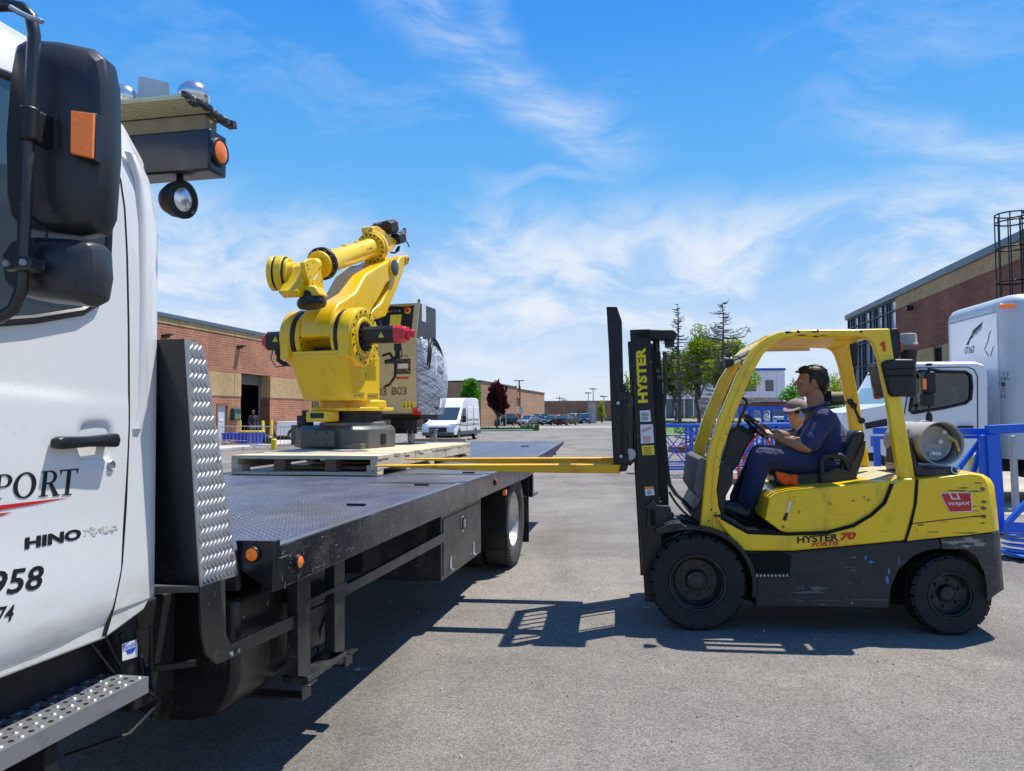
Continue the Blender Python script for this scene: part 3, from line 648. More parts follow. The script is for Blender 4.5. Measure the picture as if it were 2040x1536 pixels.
wd = MB(); glyphs(wd, 'meteral', mw(118, 292, 1.80) + nn * .0, mw(114, 228, 1.80), mw(106, 292, 1.80), .01, .001); wd.build('embossed_word', plain('embossed_plastic', (.05, .052, .056), .5), mg, smooth=False)

# ---- roof gear behind the cab
bxz = T.hit(415, 255, 'y', -.30); XB = bxz.x
zlt, zlb, ylb = T.hit(418, 254, 'y', -.30).z, T.hit(418, 338, 'y', -.30).z, T.hit(452, 300, 'x', T.hit(418, 254, 'y', -.30).x).y
XB = T.hit(418, 254, 'y', -.30).x
MB().box(2 * cabC - XB, XB, -.30, ylb, zlb, zlt).build('light_box', M['black_sheet'], tow, bevel=.008)
lamp = T.hit(437, 303, 'x', XB + .004)
def round_light(parent, c, d, r, name='marker_light', lens='amber'):
    c = Vector(c); d = Vector(d)
    o = MB().lathe(c, d, [(r * 1.28, 0), (r * 1.30, .006), (r * 1.18, .014), (r * 1.02, .014), (r, .008)], 28).build(name, M['black_pl'], parent)
    MB().lathe(c, d, [(r, .004), (r * .97, .013), (r * .7, .018), (.002, .020)], 28).build('lens', M[lens], o)
    return o
lamp = T.hit(436, 304, 'x', XB)
round_light(tow, (XB, (ylb - .30) / 2, lamp.z), (1, 0, 0), .042)
# ribbed aluminium light bar, tilted a little
lb = MB(); y0, y1 = -.30, .02; zt = 2.90
A_, B_, C_, D_ = [T.hit(u, v, 'y', -.34) for u, v in ((238, 213), (372, 196), (404, 225), (262, 242))]
R_ = Vector((1, 0, 0)); xr = A_.x
bar_x1 = T.hit(373, 197, 'y', -.36).x; zb = T.hit(373, 197, 'y', -.36).z; zl = T.hit(400, 226, 'y', -.24).z
for k in range(9):
    f_ = k / 9; f2 = (k + 1) / 9
    ya, yb_ = -.38 + .14 * f_, -.38 + .14 * f2; za, zb2 = zb + (zl - zb) * f_ , zb + (zl - zb) * f2
    lb.prism([(ya, za), (yb_, zb2), (yb_, zb2 + .012), (ya, za + .012)], 'x', 2 * cabC - bar_x1, bar_x1 + .02 * f_)
    lb.prism([(ya, za - .005), (ya + .006, za - .005), (ya + .006, za + .003), (ya, za + .003)], 'x', 2 * cabC - bar_x1, bar_x1 + .02 * f_)
lb.box(2 * cabC - bar_x1, bar_x1, -.36, -.12, zb - .0, zb + .02)
lbo = lb.build('light_bar', worn('olive_aluminium', (.46, .43, .28), .45, .5, (.15, .13, .07), .5, (.3, .3, .3), .4, 4), tow, smooth=False)
MB().box(2 * cabC - XB + .06, XB - .06, -.235, -.16, zlt + .001, zl + .0).build('bar_support', plain('weathered_beige_support', (.22, .20, .14), .6, .2, .2, 8), lbo, bevel=.004)
random.seed(8); ec = MB(); E0, E1 = Vector((bar_x1 + .004, -.375, zb + .006)), Vector((bar_x1 + .018, -.10, zl + .002))
for k in range(24):
    t_ = k / 23; p = E0 + (E1 - E0) * t_ + Vector((random.uniform(-.004, .006), 0, random.uniform(-.005, .007))); ec.box(p.x - .012, p.x + random.uniform(.004, .02), p.y - .012, p.y + .014, p.z - random.uniform(.006, .016), p.z + random.uniform(.008, .018))
fused(ec, 'end_cap', worn('broken_casting', (.03, .03, .035), .4, .3, (.5, .5, .5), .8, (.7, .7, .7), .9, 14), lbo, .004, 1)
for (u, v, y) in ((386, 190, -.16), (246, 196, -.16)):
    p = T.hit(u, v, 'y', y); MB().ell(p, (.062, .062, .056), 28, 18).cyl(p - Vector((0, 0, .10)), p, .03).build('beacon_dome', M['chrome'], tow, ang=80)
pa = [T.hit(u, v, 'y', -.16) for u, v in ((275, 212), (275, 153), (283, 152), (336, 165), (336, 205))]
MB().loft([pa, [p + Vector((0, .006, 0)) for p in pa]]).build('number_plate', M['steel'], tow, smooth=False)
# work lamp
lp = T.hit(358, 398, 'y', -.23); ld = Vector((.97, -.18, -.08)).normalized()
wl_ = MB().lathe(lp - ld * .05, ld, [(.02, -.025), (.050, -.008), (.066, .025), (.070, .055), (.073, .06), (.073, .072), (.064, .074), (.060, .068)], 32).cyl(lp, lp + Vector((0, 0, .10)), .013).build('work_lamp', M['black_pl'], tow)
MB().lathe(lp - ld * .05, ld, [(.061, .058), (.045, .068), (.02, .074), (.002, .075)], 32).build('lens', M['headl'], wl_)

# ---- headboard: black sheet across the truck, tread plate on its end
hp = T.poly([(370, 675), (392, 681), (408, 700), (418, 760), (475, 1146), (400, 1168)], 'x', -.12)
hbd = MB().box(-2.43, -.125, -.36, -.33, 1.0, 1.875)
hfr = T.poly([(315, 681), (371, 676), (400, 1168), (315, 1158)], 'x', -.125)
hpt = MB().prism(hp, 'x', -.126, -.120)
side = [(hp[0][0], hp[0][1]), (hp[-1][0], hp[-1][1])]
# the sheet follows the plate's leaning front edge
hs_ = MB(); e0 = Vector((-.126, side[0][0], side[0][1])); e1 = Vector((-.126, side[1][0], side[1][1])); W_ = Vector((-2.3, 0, 0)); th = Vector((0, .012, 0))
hs_.loft([[e0, e1, e1 + th, e0 + th], [e0 + W_, e1 + W_, e1 + W_ + th, e0 + W_ + th]])
hs_.box(-2.42, -.13, e0.y + .012, hp[1][0], e0.z - .012, e0.z)
hob = hs_.build('headboard', M['black_sheet'], tow, smooth=False)
lf_ = lambda z: side[0][0] + (side[1][0] - side[0][0]) * (side[0][1] - z) / (side[0][1] - side[1][1])
zb0 = side[1][1]; H_ = side[0][1] - zb0
def rt_(z):
    tab = [(hp[4][1], hp[4][0]), (hp[3][1], hp[3][0]), (hp[2][1], hp[2][0]), (hp[1][1], hp[1][0])]
    for (a, p), (c, q_) in zip(tab, tab[1:]):
        if z <= c: return p + (q_ - p) * (z - a) / (c - a)
    return tab[-1][1]
diamond(hpt, Vector((-.120, 0, zb0)), Vector((0, 1, 0)), Vector((0, 0, 1)), lambda yy: (lf_(zb0 + yy), rt_(zb0 + yy)), H_, Vector((1, 0, 0)), .0260, .034, .0075, .0028)
for z_, y_ in ((1.06, -.10), (1.45, -.20)): hpt.cyl((-.120, y_, z_), (-.114, y_, z_), .008, n=6)
hpt.build('tread_plate', M['alu_dull'], hob, ang=20)

# ---- deck
DZ = 1.07; L1, L2 = 5.6, 8.8; RZ = 1.192
def dz(y): return DZ if y <= L1 else DZ + (RZ - DZ) * ((y - L1) / (L2 - L1)) ** 1.25
dk = MB(); yy = [0.0, 2, 4, L1] + [L1 + (L2 - L1) * k / 8 for k in range(1, 9)]
dk.loft([[Vector((-2.50, y, dz(y) - .006)), Vector((-.055, y, dz(y) - .006)), Vector((-.055, y, dz(y) - .05)), Vector((-2.50, y, dz(y) - .05))] for y in yy])
deck = dk.build('deck', M['deck'], tow, smooth=False)
for xa, xb in ((-.055, 0.0), (-2.555, -2.50)):
    r_ = MB()
    def hgt(y): return .178 if y < L1 + 1.2 else max(.035, .178 - .145 * (y - L1 - 1.2) / (L2 - L1 - 1.2))
    r_.loft([[Vector((xa, y, dz(y))), Vector((xb, y, dz(y))), Vector((xb, y, dz(y) - hgt(y))), Vector((xa, y, dz(y) - hgt(y)))] for y in yy])
    r_.build('deck_rail', M['rail'], deck, bevel=.006)
MB().box(-.05, -.004, .02, L1, DZ + .0005, DZ + .0018).build('worn_rail_edge', worn('worn_steel_edge', (.20, .21, .23), .35, .6, (.06, .06, .07), .7, (.03, .03, .04), .7, 5, (1, .3, 1)), deck)
bl = MB()
for k in range(9):
    y = .12 + k * .68; bl.box(-.060, -.048, y, y + random.uniform(.3, .62), DZ - .004, DZ + .0015)
bl.build('blue_paint_trace', plain('blue_worn_paint', (.03, .08, .26), .5, 0, .6, 9), deck, smooth=False)
random.seed(17); scr = MB()
for k in range(420):
    y = random.choice([random.uniform(.05, 8.0), random.uniform(.05, 3.0)]); top_ = dz(y); z = top_ - .17 * random.random() ** .8; L_ = random.uniform(.002, .022); W2 = random.uniform(.0006, .0022); a_ = random.choice([0, 0, 1.57, 1.3, random.uniform(0, 3)])
    if y > 6.5 and top_ - z > .08: continue
    ca, sa = math.cos(a_), math.sin(a_); scr.add([(.0016, y - ca * L_ - sa * W2, z - sa * L_ + ca * W2), (.0016, y + ca * L_, z + sa * L_), (.0016, y - ca * L_ + sa * W2, z - sa * L_ - ca * W2)], [(0, 1, 2)])
scr.build('scratches', plain('bare_scratched_steel', (.30, .30, .31), .5, .3, .3, 30), deck, smooth=False)
ks = MB()
for y in (1.05, 2.05, 3.1, 4.2): ks.box(-.042, -.012, y, y + .12, DZ - .0, DZ + .0015)
for (x, y) in ((-.32, 1.45), (-.34, 2.75), (-.3, 4.0), (-1.2, 7.2), (-.5, 7.9), (-1.9, 8.0)): ks.box(x, x + .11, y, y + .035, dz(y) - .003, dz(y) + .006)
ks.build('tie_down_slots', M['void'], deck, smooth=False)
cf_ = T.poly([(469, 1077), (548, 1078), (543, 1181), (479, 1137)], 'y', -.045)
cp = MB().prism(cf_, 'y', -.045, .0).build('corner_plate', M['black_sheet'], deck, bevel=.004)
MB().box(-2.42, cf_[0][0], -.03, .0, DZ - .17, DZ - .008).build('front_beam', M['black_metal'], deck, bevel=.004)
a_ = T.hit(504, 1104, 'y', -.047); round_light(cp, (a_.x, -.046, a_.z), (0, -1, 0), .026)
b_ = T.hit(594, 1119, 'x', 0.002); round_light(deck, (0, b_.y, b_.z), (1, 0, 0), .026)
c_ = T.hit(987, 960, 'x', 0.002); round_light(deck, (0, c_.y, c_.z), (1, 0, 0), .026, lens='redl')
c_ = T.hit(1106, 903, 'x', 0.002); round_light(deck, (0, c_.y, c_.z), (1, 0, 0), .022, lens='amber')

# ---- chassis and underside
ch = MB(); ch.box(-1.75, -1.62, -2.2, 7.6, .68, .90); ch.box(-.92, -.79, -2.2, 7.6, .68, .90)
for y in (0, 1.2, 2.4, 3.6, 6.0, 7.4): ch.box(-1.62, -.92, y, y + .1, .72, .86)
for y in [.3 + .55 * k for k in range(11)]: ch.box(-2.49, -.06, y, y + .06, .94, 1.018)
ch.build('chassis', M['dark'], tow, smooth=False)
# round-bottomed black tank with a front face
tk = MB(); bp = [(-.17, .86), (-.17, .52), (-.20, .43), (-.27, .37), (-.38, .345), (-.55, .335), (-.66, .38), (-.72, .50), (-.72, .86)]
tk.loft([[Vector((x, y, z)) for x, z in bp] for y in (.02, .08, .60, .66)])
tank = tk.build('fuel_tank', worn('scuffed_black_tank', (.012, .012, .011), .33, .1, (.17, .13, .06), .75, (.30, .26, .17), .9, 2.6, (1, 1, .4)), tow, bevel=.03, seg=3)
for y in (.44, .92):
    c3 = MB().prism([(-.75, .31), (-.10, .31), (-.10, .37), (-.06, .37), (-.06, .362), (-.092, .362), (-.092, .295), (-.75, .295)], 'y', y, y + .09); c3.build('hanger', M['black_metal'], tow, bevel=.003)
MB().box(-.62, -.20, .70, .98, .42, .86).build('battery_box', M['black_metal'], tow, bevel=.02)
# side guard bar: hooks down from the headboard, runs back to the ladder and on to the tool box
sg = MB(); XA = -.09
qv = T.poly([(400, 1160), (449, 1150), (450, 1268), (594, 1221), (594, 1248), (470, 1298), (440, 1300)], 'x', XA)
gv = T.poly([(400, 1168), (449, 1152), (451, 1262), (460, 1283), (594, 1222), (594, 1249), (475, 1305), (433, 1324), (410, 1305), (402, 1270)], 'x', XA)
sg.prism(gv, 'x', XA - .012, XA); sg.build('side_guard', M['black_metal'], tow, bevel=.003)
g2 = T.poly([(687, 1167), (885, 1061), (885, 1080), (687, 1188)], 'x', XA); MB().prism(g2, 'x', XA - .03, XA).build('side_guard', M['black_metal'], tow, bevel=.003)
bo = MB()
for u, v in ((459, 1303), (473, 1296)):
    p = T.hit(u, v, 'x', XA); bo.cyl(p, p + Vector((.008, 0, 0)), .009, n=6)
bo.build('bolts', M['steel'], tow)
ladd = empty('boarding_ladder', loc=(0, 0, 0)); ladd.parent = tow
for pts in ([(594, 1150), (619, 1138), (619, 1350), (594, 1347)], [(667, 1117), (687, 1108), (687, 1298), (667, 1300)]):
    MB().prism(T.poly(pts, 'x', -.075), 'x', -.13, -.075).build('post', M['black_metal'], ladd, bevel=.003)
for pts in ([(612, 1196), (690, 1158), (690, 1166), (612, 1205)], [(612, 1350), (690, 1296), (690, 1305), (612, 1362)]):
    MB().prism(T.poly(pts, 'x', -.075), 'x', -.20, -.07).build('tread', M['black_metal'], ladd, bevel=.003)
MB().prism(T.poly([(619, 1215), (687, 1185), (687, 1203), (619, 1235)], 'x', -.11), 'x', -.13, -.11).build('rung', M['black_metal'], ladd)
p = T.hit(648, 1228, 'x', -.2); MB().cyl(p - Vector((.1, 0, 0)), p, .045, n=20).tube([p, p + Vector((0, -.06, -.05)), p + Vector((-.02, -.05, -.2))], .008).build('filler_cap', M['black_pl'], tow)
# tool box
tb = MB().box(-.62, -.10, 2.655, 3.89, .366, .86).build('tool_box', M['black_metal'], tow, bevel=.006)
MB().box(-.102, -.094, 2.70, 3.85, .40, .825).build('lid', M['black_metal'], tb, bevel=.004)
p = T.hit(921, 1043, 'x', -.094)
lt = MB().box(-.094, -.088, p.y - .04, p.y + .04, p.z - .065, p.z + .065).mat(1).box(-.088, -.084, p.y - .028, p.y + .028, p.z - .05, p.z + .05).mat(0).box(-.084, -.070, p.y - .014, p.y + .014, p.z - .03, p.z + .04); lt.build('latch', [M['chrome'], M['ink']], tb, bevel=.002)
for (u, v) in ((897, 1120), (943, 1092)):
    p = T.hit(u, v, 'x', -.094); MB().prism([(p.y - .03, p.z - .05), (p.y + .03, p.z - .05), (p.y + .012, p.z + .05), (p.y - .012, p.z + .05)], 'x', -.094, -.086).box(-.094, -.07, p.y - .03, p.y + .03, p.z - .06, p.z - .045).build('hinge', M['chrome'], tb, bevel=.002)
MB().box(-.7, -.3, 1.65, 1.95, .62, .86).build('relay_box', M['dark'], tow, bevel=.01)
# mudguards, rear wheels
WY, WR = 5.20, .49
for a0, a1, nm in ((150, 205, 'fender'), (-8, 22, 'fender')):
    pts = [(-.30, WY + (WR + .06) * math.cos(RAD(a)), .47 + (WR + .06) * math.sin(RAD(a))) for a in [a0 + (a1 - a0) * k / 8 for k in range(9)]]
    MB().strip(pts, .56, .012, (1, 0, 0)).build(nm, M['black_pl'], tow)
MB().box(-.58, -.02, WY - WR - .10, WY - WR - .085, .42, .88).build('mud_flap', M['black_pl'], tow, bevel=.004)
MB().loft([[Vector((x, WY + WR + .16 + d, z)) for x in (-.58, -.02) for z in ((.14, .88) if x < -.3 else (.88, .14))] for d in (0, .012)]).build('mud_flap', M['black_pl'], tow, bevel=.002)
c_ = T.hit(1005, 980, 'x', -.02); MB().box(-.03, -.0, c_.y - .03, c_.y + .03, c_.z - .03, c_.z + .02).build('marker_light', M['amber'], tow, bevel=.004)
for x, s_ in ((-.165, 1), (-.47, 1), (-2.09, -1), (-2.385, -1)): road_wheel(tow, (x, WY, WR), WR, .265, s_, M['rim_light'], .292, concave=True, nuts=8)
for x, s_ in ((-.36, 1), (-2.18, -1)): road_wheel(tow, (x, -2.75, .48), .48, .27, s_, M['alu'], .292, ribs=False)
MB().cyl((-2.2, WY, .49), (-.4, WY, .49), .07).build('axle', M['dark'], tow)
tl = MB().box(-.42, -.06, 6.35, 6.42, .60, .93); tl.box(-.42, -.06, 6.42, 6.75, .60, .625); tl.box(-.42, -.06, 6.42, 6.75, .90, .93)
tl.build('tail_bracket', M['black_metal'], tow, bevel=.004)
MB().box(-2.3, -.3, 7.1, 7.2, .72, .9).build('rear_bar', M['black_metal'], tow, bevel=.01)
# under the cab: step, air dryer, hoses
st = T.poly([(297, 1345), (297, 1375), (0, 1532), (0, 1500)], 'x', -.16)
ZST = T.hit(297, 1347, 'x', -.16).z; YE = T.hit(297, 1347, 'x', -.16).y
stp = MB().box(-.42, -.16, -2.0, YE, ZST - .004, ZST); stp.box(-.164, -.160, -2.0, YE, ZST - .055, ZST); stp.box(-.42, -.16, YE - .006, YE, ZST - .055, ZST - .0)
sto = stp.build('step', M['step_alu'], tow, bevel=.002)
ho = MB(); di = MB(); random.seed(5)
for j in range(7):
    for k in range(46):
        x = -.40 + .036 * j; y = YE - .02 - k * .034 - (.017 if j % 2 else 0)
        if (j + k) % 2: ho.cyl((x, y, ZST + .0008), (x, y, ZST + .0016), .0075, n=10)
        else: di.lathe((x, y, ZST), (0, 0, 1), [(.010, 0), (.006, .004), (.004, .0035)], 10)
ho.build('drain_holes', M['void'], sto); di.build('grip_dimples', M['step_alu'], sto)
MB().box(-.55, -.30, -1.9, -.8, .50, .64).box(-.30, -.18, -.95, -.90, .40, .66).box(-.30, -.18, -1.6, -1.55, .40, .66).build('step_bracket', M['dark'], tow, bevel=.005)
rv = MB().box(-.52, -.40, -.70, -.42, ZST + .02, ZST + .05)
for k in range(6): rv.box(-.50, -.41, -.69 + k * .045, -.67 + k * .045, ZST + .05, ZST + .07)
rv.build('rubber_foot', M['black_pl'], sto)
p = T.hit(250, 1290, 'x', -.30); ad = MB().lathe((p.x - .03, p.y, p.z - .12), (0, 0, 1), [(.05, 0), (.062, .01), (.065, .20), (.055, .23), (.02, .24)], 24).build('air_dryer', M['dark'], tow)
stk = [T.hit(u, v, 'x', -.262) for u, v in ((243, 1283), (274, 1273), (274, 1308), (244, 1317))]
MB().add(stk, [(0, 1, 2, 3)]).build('sticker', M['sticker_w'], ad, smooth=False)
MB().add([s_ + Vector((.001, 0, 0)) for s_ in [T.hit(u, v, 'x', -.262) for u, v in ((250, 1296), (271, 1288), (265, 1300), (254, 1303))]], [(0, 1, 2, 3)]).build('sticker', M['blue_flat'], ad, smooth=False)
tx = MB(); glyphs(tx, 'Bendix', T.hit(245, 1295, 'x', -.26), T.hit(270, 1286, 'x', -.26), T.hit(245, 1286, 'x', -.26), .02, .001); tx.build('lettering', M['blue_flat'], ad, smooth=False)
un = MB().box(-.9, -.34, -2.1, -.5, .72, .93); un.box(-.8, -.4, -.3, -.05, .5, .9); un.build('underbody', M['dark'], tow, bevel=.01)
hs2 = MB()
for k in range(5):
    hs2.tube([(-.32 + .02 * k, -.62 + .05 * k, .86), (-.28, -.52 + .04 * k, .70 - .02 * k), (-.24 - .03 * k, -.40 + .02 * k, .62), (-.35, -.34, .75)], .007, 6)
hs2.tube([(-.26, -.45, .66), (-.20, -.42, .60), (-.22, -.55, .54), (-.34, -.70, .52)], .008, 6)
hs2.bar((-.42, -.40, .68), (-.18, -.24, .68), .03, .02)
hs2.build('air_hoses', M['black_pl'], tow, ang=60)
MB().cyl((-1.2, -.30, .93), (-.2, -.1, .93), .022).cyl((-1.2, -.22, .99), (-.25, .02, .98), .016).build('brace', M['steel'], tow)
# ================================================================ forklift
_o = atz(1390, 1258); FK = Fr((_o.x, _o.y), -7.5)
lift = empty('forklift', FK, 'yellow forklift with black mast, scuffed counterweight and red dealer badge, forks reaching the pallet', 'forklift')
FP = FK.poly; FH = FK.hit
YN, YF_ = .03, 1.22                                      # near and far side of the body
def fprism(name, pts, y0, y1, mat, parent=lift, at=None, **kw):
    return MB().prism(FP(pts, 'y', y0 if at is None else at), 'y', y0, y1).build(name, mat, parent, **kw)
# ---- wheels
def lift_wheel(c, r, w, side, rr, parent, steer=0.0, lugs=22):
    hub = empty('wheel', loc=c, yaw=steer); hub.parent = parent; d = Vector((0, side, 0)); h = w / 2
    t = MB().lathe((0, 0, 0), d, [(rr, -h * .8), (r * .80, -h * .98), (r * .93, -h), (r - .028, -h * .94), (r - .028, h * .94), (r * .93, h), (r * .90, h * 1.02), (r * .80, h * .98), (r * .72, h * .96), (rr * 1.04, h * .9), (rr, h * .8)], 60, False)
    for k in range(lugs):                                # heavy chevron lugs with grooves between
        a0 = 2 * math.pi * (k + .09) / lugs; a1 = 2 * math.pi * (k + .91) / lugs
        for s_ in (-1, 1):
            sh = .5 / lugs * math.pi if s_ > 0 else 0
            P = []
            for (aa, rad, yy_) in ((a0, r, .02), (a1, r, .02), (a1, r, h * .86), (a0, r, h * .86), (a1, r - .022, h * 1.03), (a0, r - .022, h * 1.03), (a1, r * .86, h * 1.02), (a0, r * .86, h * 1.02)):
                aa = aa + sh + (.07 if rad == r and yy_ < .05 else 0); P.append(Vector((rad * math.cos(aa), s_ * yy_, rad * math.sin(aa))))
            Q = [p * 1.0 - Vector((p.x, 0, p.z)).normalized() * .03 - Vector((0, s_ * .012 if abs(p.y) > h * .9 else 0, 0)) for p in P]
            t.add(P + Q, [(0, 1, 2, 3), (3, 2, 4, 5), (5, 4, 6, 7), (0, 3, 11, 8), (3, 5, 13, 11), (5, 7, 15, 13), (1, 2, 10, 9), (2, 4, 12, 10), (4, 6, 14, 12), (0, 1, 9, 8), (7, 6, 14, 15)])
    t.build('tyre', M['rubber'], hub, ang=30)
    MB().lathe((0, 0, 0), d, [(rr * 1.05, h * .80), (rr * 1.0, h * .94), (rr * .95, h * .94), (rr * .92, h * .75), (rr * .88, h * .70), (rr * .84, h * .30), (rr * .74, h * .12), (rr * .40, h * .12), (rr * .38, h * .42), (rr * .34, h * .52), (rr * .27, h * .55), (rr * .25, h * .48), (.002, h * .50)], 44, False).build('rim', M['rim_black'], hub, ang=30)
    nb = MB(); n_ = 8 if rr > .19 else 6
    for k in range(n_):
        a = 2 * math.pi * (k + .3) / n_; p = Vector((math.cos(a) * rr * .58, side * h * .12, math.sin(a) * rr * .58)); nb.cyl(p, p + d * .022, .013, n=6)
    for k in range(16):
        a = 2 * math.pi * k / 16; p = Vector((math.cos(a) * rr * .32, side * h * .52, math.sin(a) * rr * .32)); nb.cyl(p, p + d * .006, .005, n=6)
    nb.build('wheel_nuts', M['rim_black'], hub)
    return hub
M['rim_black'] = worn('dirty_black_rim', (.020, .020, .021), .45, .2, (.10, .09, .075), .8, (.24, .22, .19), .8, 6)
wc = FH(1390, 1162, 'y', 0.0); RF = wc.z
lift_wheel((wc.x, .13, RF), RF, .26, -1, .205, lift); lift_wheel((wc.x, 1.12, RF), RF, .26, 1, .205, lift)
rc = FH(1896, 1188, 'y', 0.06); RR_ = rc.z - .0
lift_wheel((rc.x, .17, RR_), RR_, .20, -1, .165, lift, RAD(5)); lift_wheel((rc.x, 1.08, RR_), RR_, .20, 1, .165, lift, RAD(5))
MB().cyl((wc.x, .25, RF), (wc.x, 1.0, RF), .10).cyl((rc.x, .3, RR_), (rc.x, 1.0, RR_), .07).build('axle', M['dark'], lift)
# ---- dark lower body with the rear wheel arch
low = [(1486, 1099), (1579, 1099), (1680, 1090), (1801, 1078), (1872, 1073), (1876, 1093), (1850, 1097), (1823, 1107), (1792, 1134), (1776, 1170), (1772, 1214), (1600, 1211), (1504, 1210), (1506, 1160), (1500, 1128), (1490, 1106)]
bodyl = fprism('lower_body', low, YN, .45, M['lift_grey'], bevel=.012)
fprism('lower_body', low, 1.22, .80, M['lift_grey'], at=YN, bevel=.012)
MB().box(wc.x + .05, rc.x + .2, .40, .85, .14, .62).build('frame_core', M['dark'], lift)
MB().prism(FP([(1500, 1140), (1577, 1147), (1577, 1151), (1500, 1144)], 'y', .0), 'y', -.01, .16).build('step_plate', M['lift_grey'], lift, bevel=.002)
ri = MB()
for k in range(9):
    p = FH(1508 + 7.5 * k, 1146.5, 'y', -.01); ri.box(p.x - .007, p.x + .007, -.014, -.008, p.z - .008, p.z + .008)
ri.build('tread_edge', M['steel'], lift, bevel=.002)
fprism('step_recess', [(1492, 1102), (1555, 1099), (1577, 1106), (1574, 1141), (1502, 1139), (1497, 1120)], YN - .003, YN + .005, M['void'])
# ---- fender round the front wheel
ce = FH(1389, 1164, 'y', 0.0)
arc = []
def arcp(r, a): return (ce.x + r * math.cos(RAD(a)), ce.z + r * math.sin(RAD(a)))
outer = [arcp(.425, a) for a in range(88, -16, -5)]; inner = [arcp(.392, a) for a in range(-12, 89, 5)]
MB().prism(outer + inner, 'y', -.01, .27).build('fender', M['black_pl'], lift, bevel=.004)
fend = FP([(1306, 1056), (1337, 1043), (1356, 1041), (1365, 1048), (1400, 1050), (1398, 1056), (1360, 1056), (1309, 1065)], 'y', -.01)
MB().prism(fend, 'y', -.01, .26).build('fender_tip', M['lift_grey'], lift, bevel=.004)
# ---- yellow front sill, side panel, hood, counterweight
fprism('side_sill', [(1449, 1064), (1426, 1030), (1436, 1031), (1489, 1061), (1566, 1064), (1620, 1066), (1700, 1050), (1762, 1003), (1778, 964), (1800, 953), (1826, 953), (1822, 1010), (1804, 1077), (1700, 1087), (1579, 1098), (1481, 1098), (1470, 1084)], YN, .34, M['lift_y'], bevel=.016, seg=3)
fprism('side_sill', [(1436, 1031), (1489, 1061), (1620, 1066), (1778, 964), (1826, 953), (1804, 1077), (1579, 1098), (1481, 1098)], 1.20, .9, M['lift_y'], at=YN, bevel=.012)
hood = [(1524, 1035), (1533, 992), (1545, 984), (1575, 977), (1650, 970), (1720, 962), (1776, 957), (1780, 962), (1762, 1002), (1736, 1025), (1700, 1046), (1648, 1060), (1570, 1063), (1555, 1058)]
fprism('hood', hood, YN + .015, 1.20, M['lift_y'], bevel=.05, seg=4)
seam = [(1436, 1031), (1489, 1061), (1569, 1064), (1648, 1061), (1700, 1047), (1736, 1026), (1762, 1002), (1777, 964)]
MB().strip([FH(u, v, 'y', YN + .004) for u, v in seam], .012, .022, (0, 1, 0)).build('seam', M['void'], lift)
MB().strip([FH(u, v, 'y', YN + .003) for u, v in ((1827, 955), (1824, 1000), (1814, 1045), (1803, 1078))], .02, .014, (0, 1, 0)).build('seam', M['void'], lift)
# counterweight: solid with rounded plan at the back
cwt = [(1828, 955), (1880, 950), (1945, 944), (1975, 947), (1990, 956), (1998, 968), (2004, 1010), (2009, 1060), (1940, 1066), (1872, 1071), (1806, 1078), (1818, 1040)]
cp2 = FP(cwt, 'y', YN)
def cw_loft(name, pts, mat, bev, ysl):
    xm = max(p[0] for p in pts); rings = []
    for y, cut in ysl: rings.append([Vector((p[0] - max(0, (p[0] - (xm - .42)) / .42) ** 1.5 * cut, y, p[1])) for p in pts])
    return MB().loft(rings).build(name, mat, lift, bevel=bev, seg=3, ang=40)
YS = [(YN, .11), (YN + .03, .07), (YN + .09, .02), (YN + .2, 0), (.62, -.02), (1.04, 0), (1.15, .03), (1.20, .09)]
cw_loft('counterweight', cp2, M['lift_y'], .022, YS)
cwl = FP([(1874, 1073), (1940, 1068), (2010, 1062), (2013, 1110), (2019, 1180), (1988, 1198), (1988, 1170), (1980, 1139), (1956, 1107), (1928, 1094), (1878, 1094)], 'y', YN)
cw_loft('counterweight_base', cwl, worn('battered_dark_casting', (.045, .042, .036), .6, 0, (.14, .13, .11), .7, (.38, .36, .30), .9, 3.5, (.4, 1, 2.5), 0, None, 20.0, .5), .01, YS)
MB().strip([FH(u, v, 'y', YN - .001) for u, v in ((1812, 1044), (1870, 1037), (1950, 1028), (1962, 1026))], .004, .006, (0, 1, 0)).build('seam', M['ink'], lift)
# top deck behind the seat (dusty)
fprism('engine_cover', [(1700, 960), (1780, 945), (1900, 945), (1900, 952), (1780, 958), (1700, 968)], .18, 1.12, worn('dusty_cover', (.45, .38, .22), .8, 0, (.25, .22, .15), .6, (.1, .1, .1), .3, 5), at=.25, bevel=.01)
# battle damage of the counterweight corner: bare patches with their own outline
random.seed(12); dm = MB()
def blotch(mb, u, v, ru, rv, y, n=11):
    c = FH(u, v, 'y', y); pts = []
    for k in range(n):
        a = 2 * math.pi * k / n; f_ = random.uniform(.45, 1.15); pts.append(FH(u + ru * f_ * math.cos(a), v + rv * f_ * math.sin(a), 'y', y))
    mb.add([c] + pts, [(0, k + 1, (k + 1) % n + 1) for k in range(n)])
for (u, v, ru, rv) in ((1905, 978, 26, 2.0), (1942, 979, 18, 2.2), (1936, 1009, 22, 1.6), (1940, 1018, 18, 1.2), (1920, 972, 15, 1.4), (1890, 1006, 5, 1.5), (1944, 1029, 18, 1.8), (1836, 1046, 9, 2), (1880, 1040, 10, 1), (1958, 1042, 5, 2), (1860, 1060, 14, 1.2), (1700, 998, 4, 2), (1722, 990, 2, 2), (1654, 1004, 2.5, 2.5), (1731, 996, 3, 2), (1592, 1020, 2, 4), (1560, 1050, 3, 4), (1958, 975, 7, 6), (1960, 1000, 6, 4), (1959, 1012, 7, 5), (1960, 1030, 6, 4), (1950, 962, 12, 1.5), (1925, 1062, 28, 2)):
    blotch(dm, u, v, ru, rv, YN - .0015)
dm.build('scrapes', plain('bare_scraped_metal', (.16, .14, .07), .6, .3, .5, 30), lift, smooth=False)
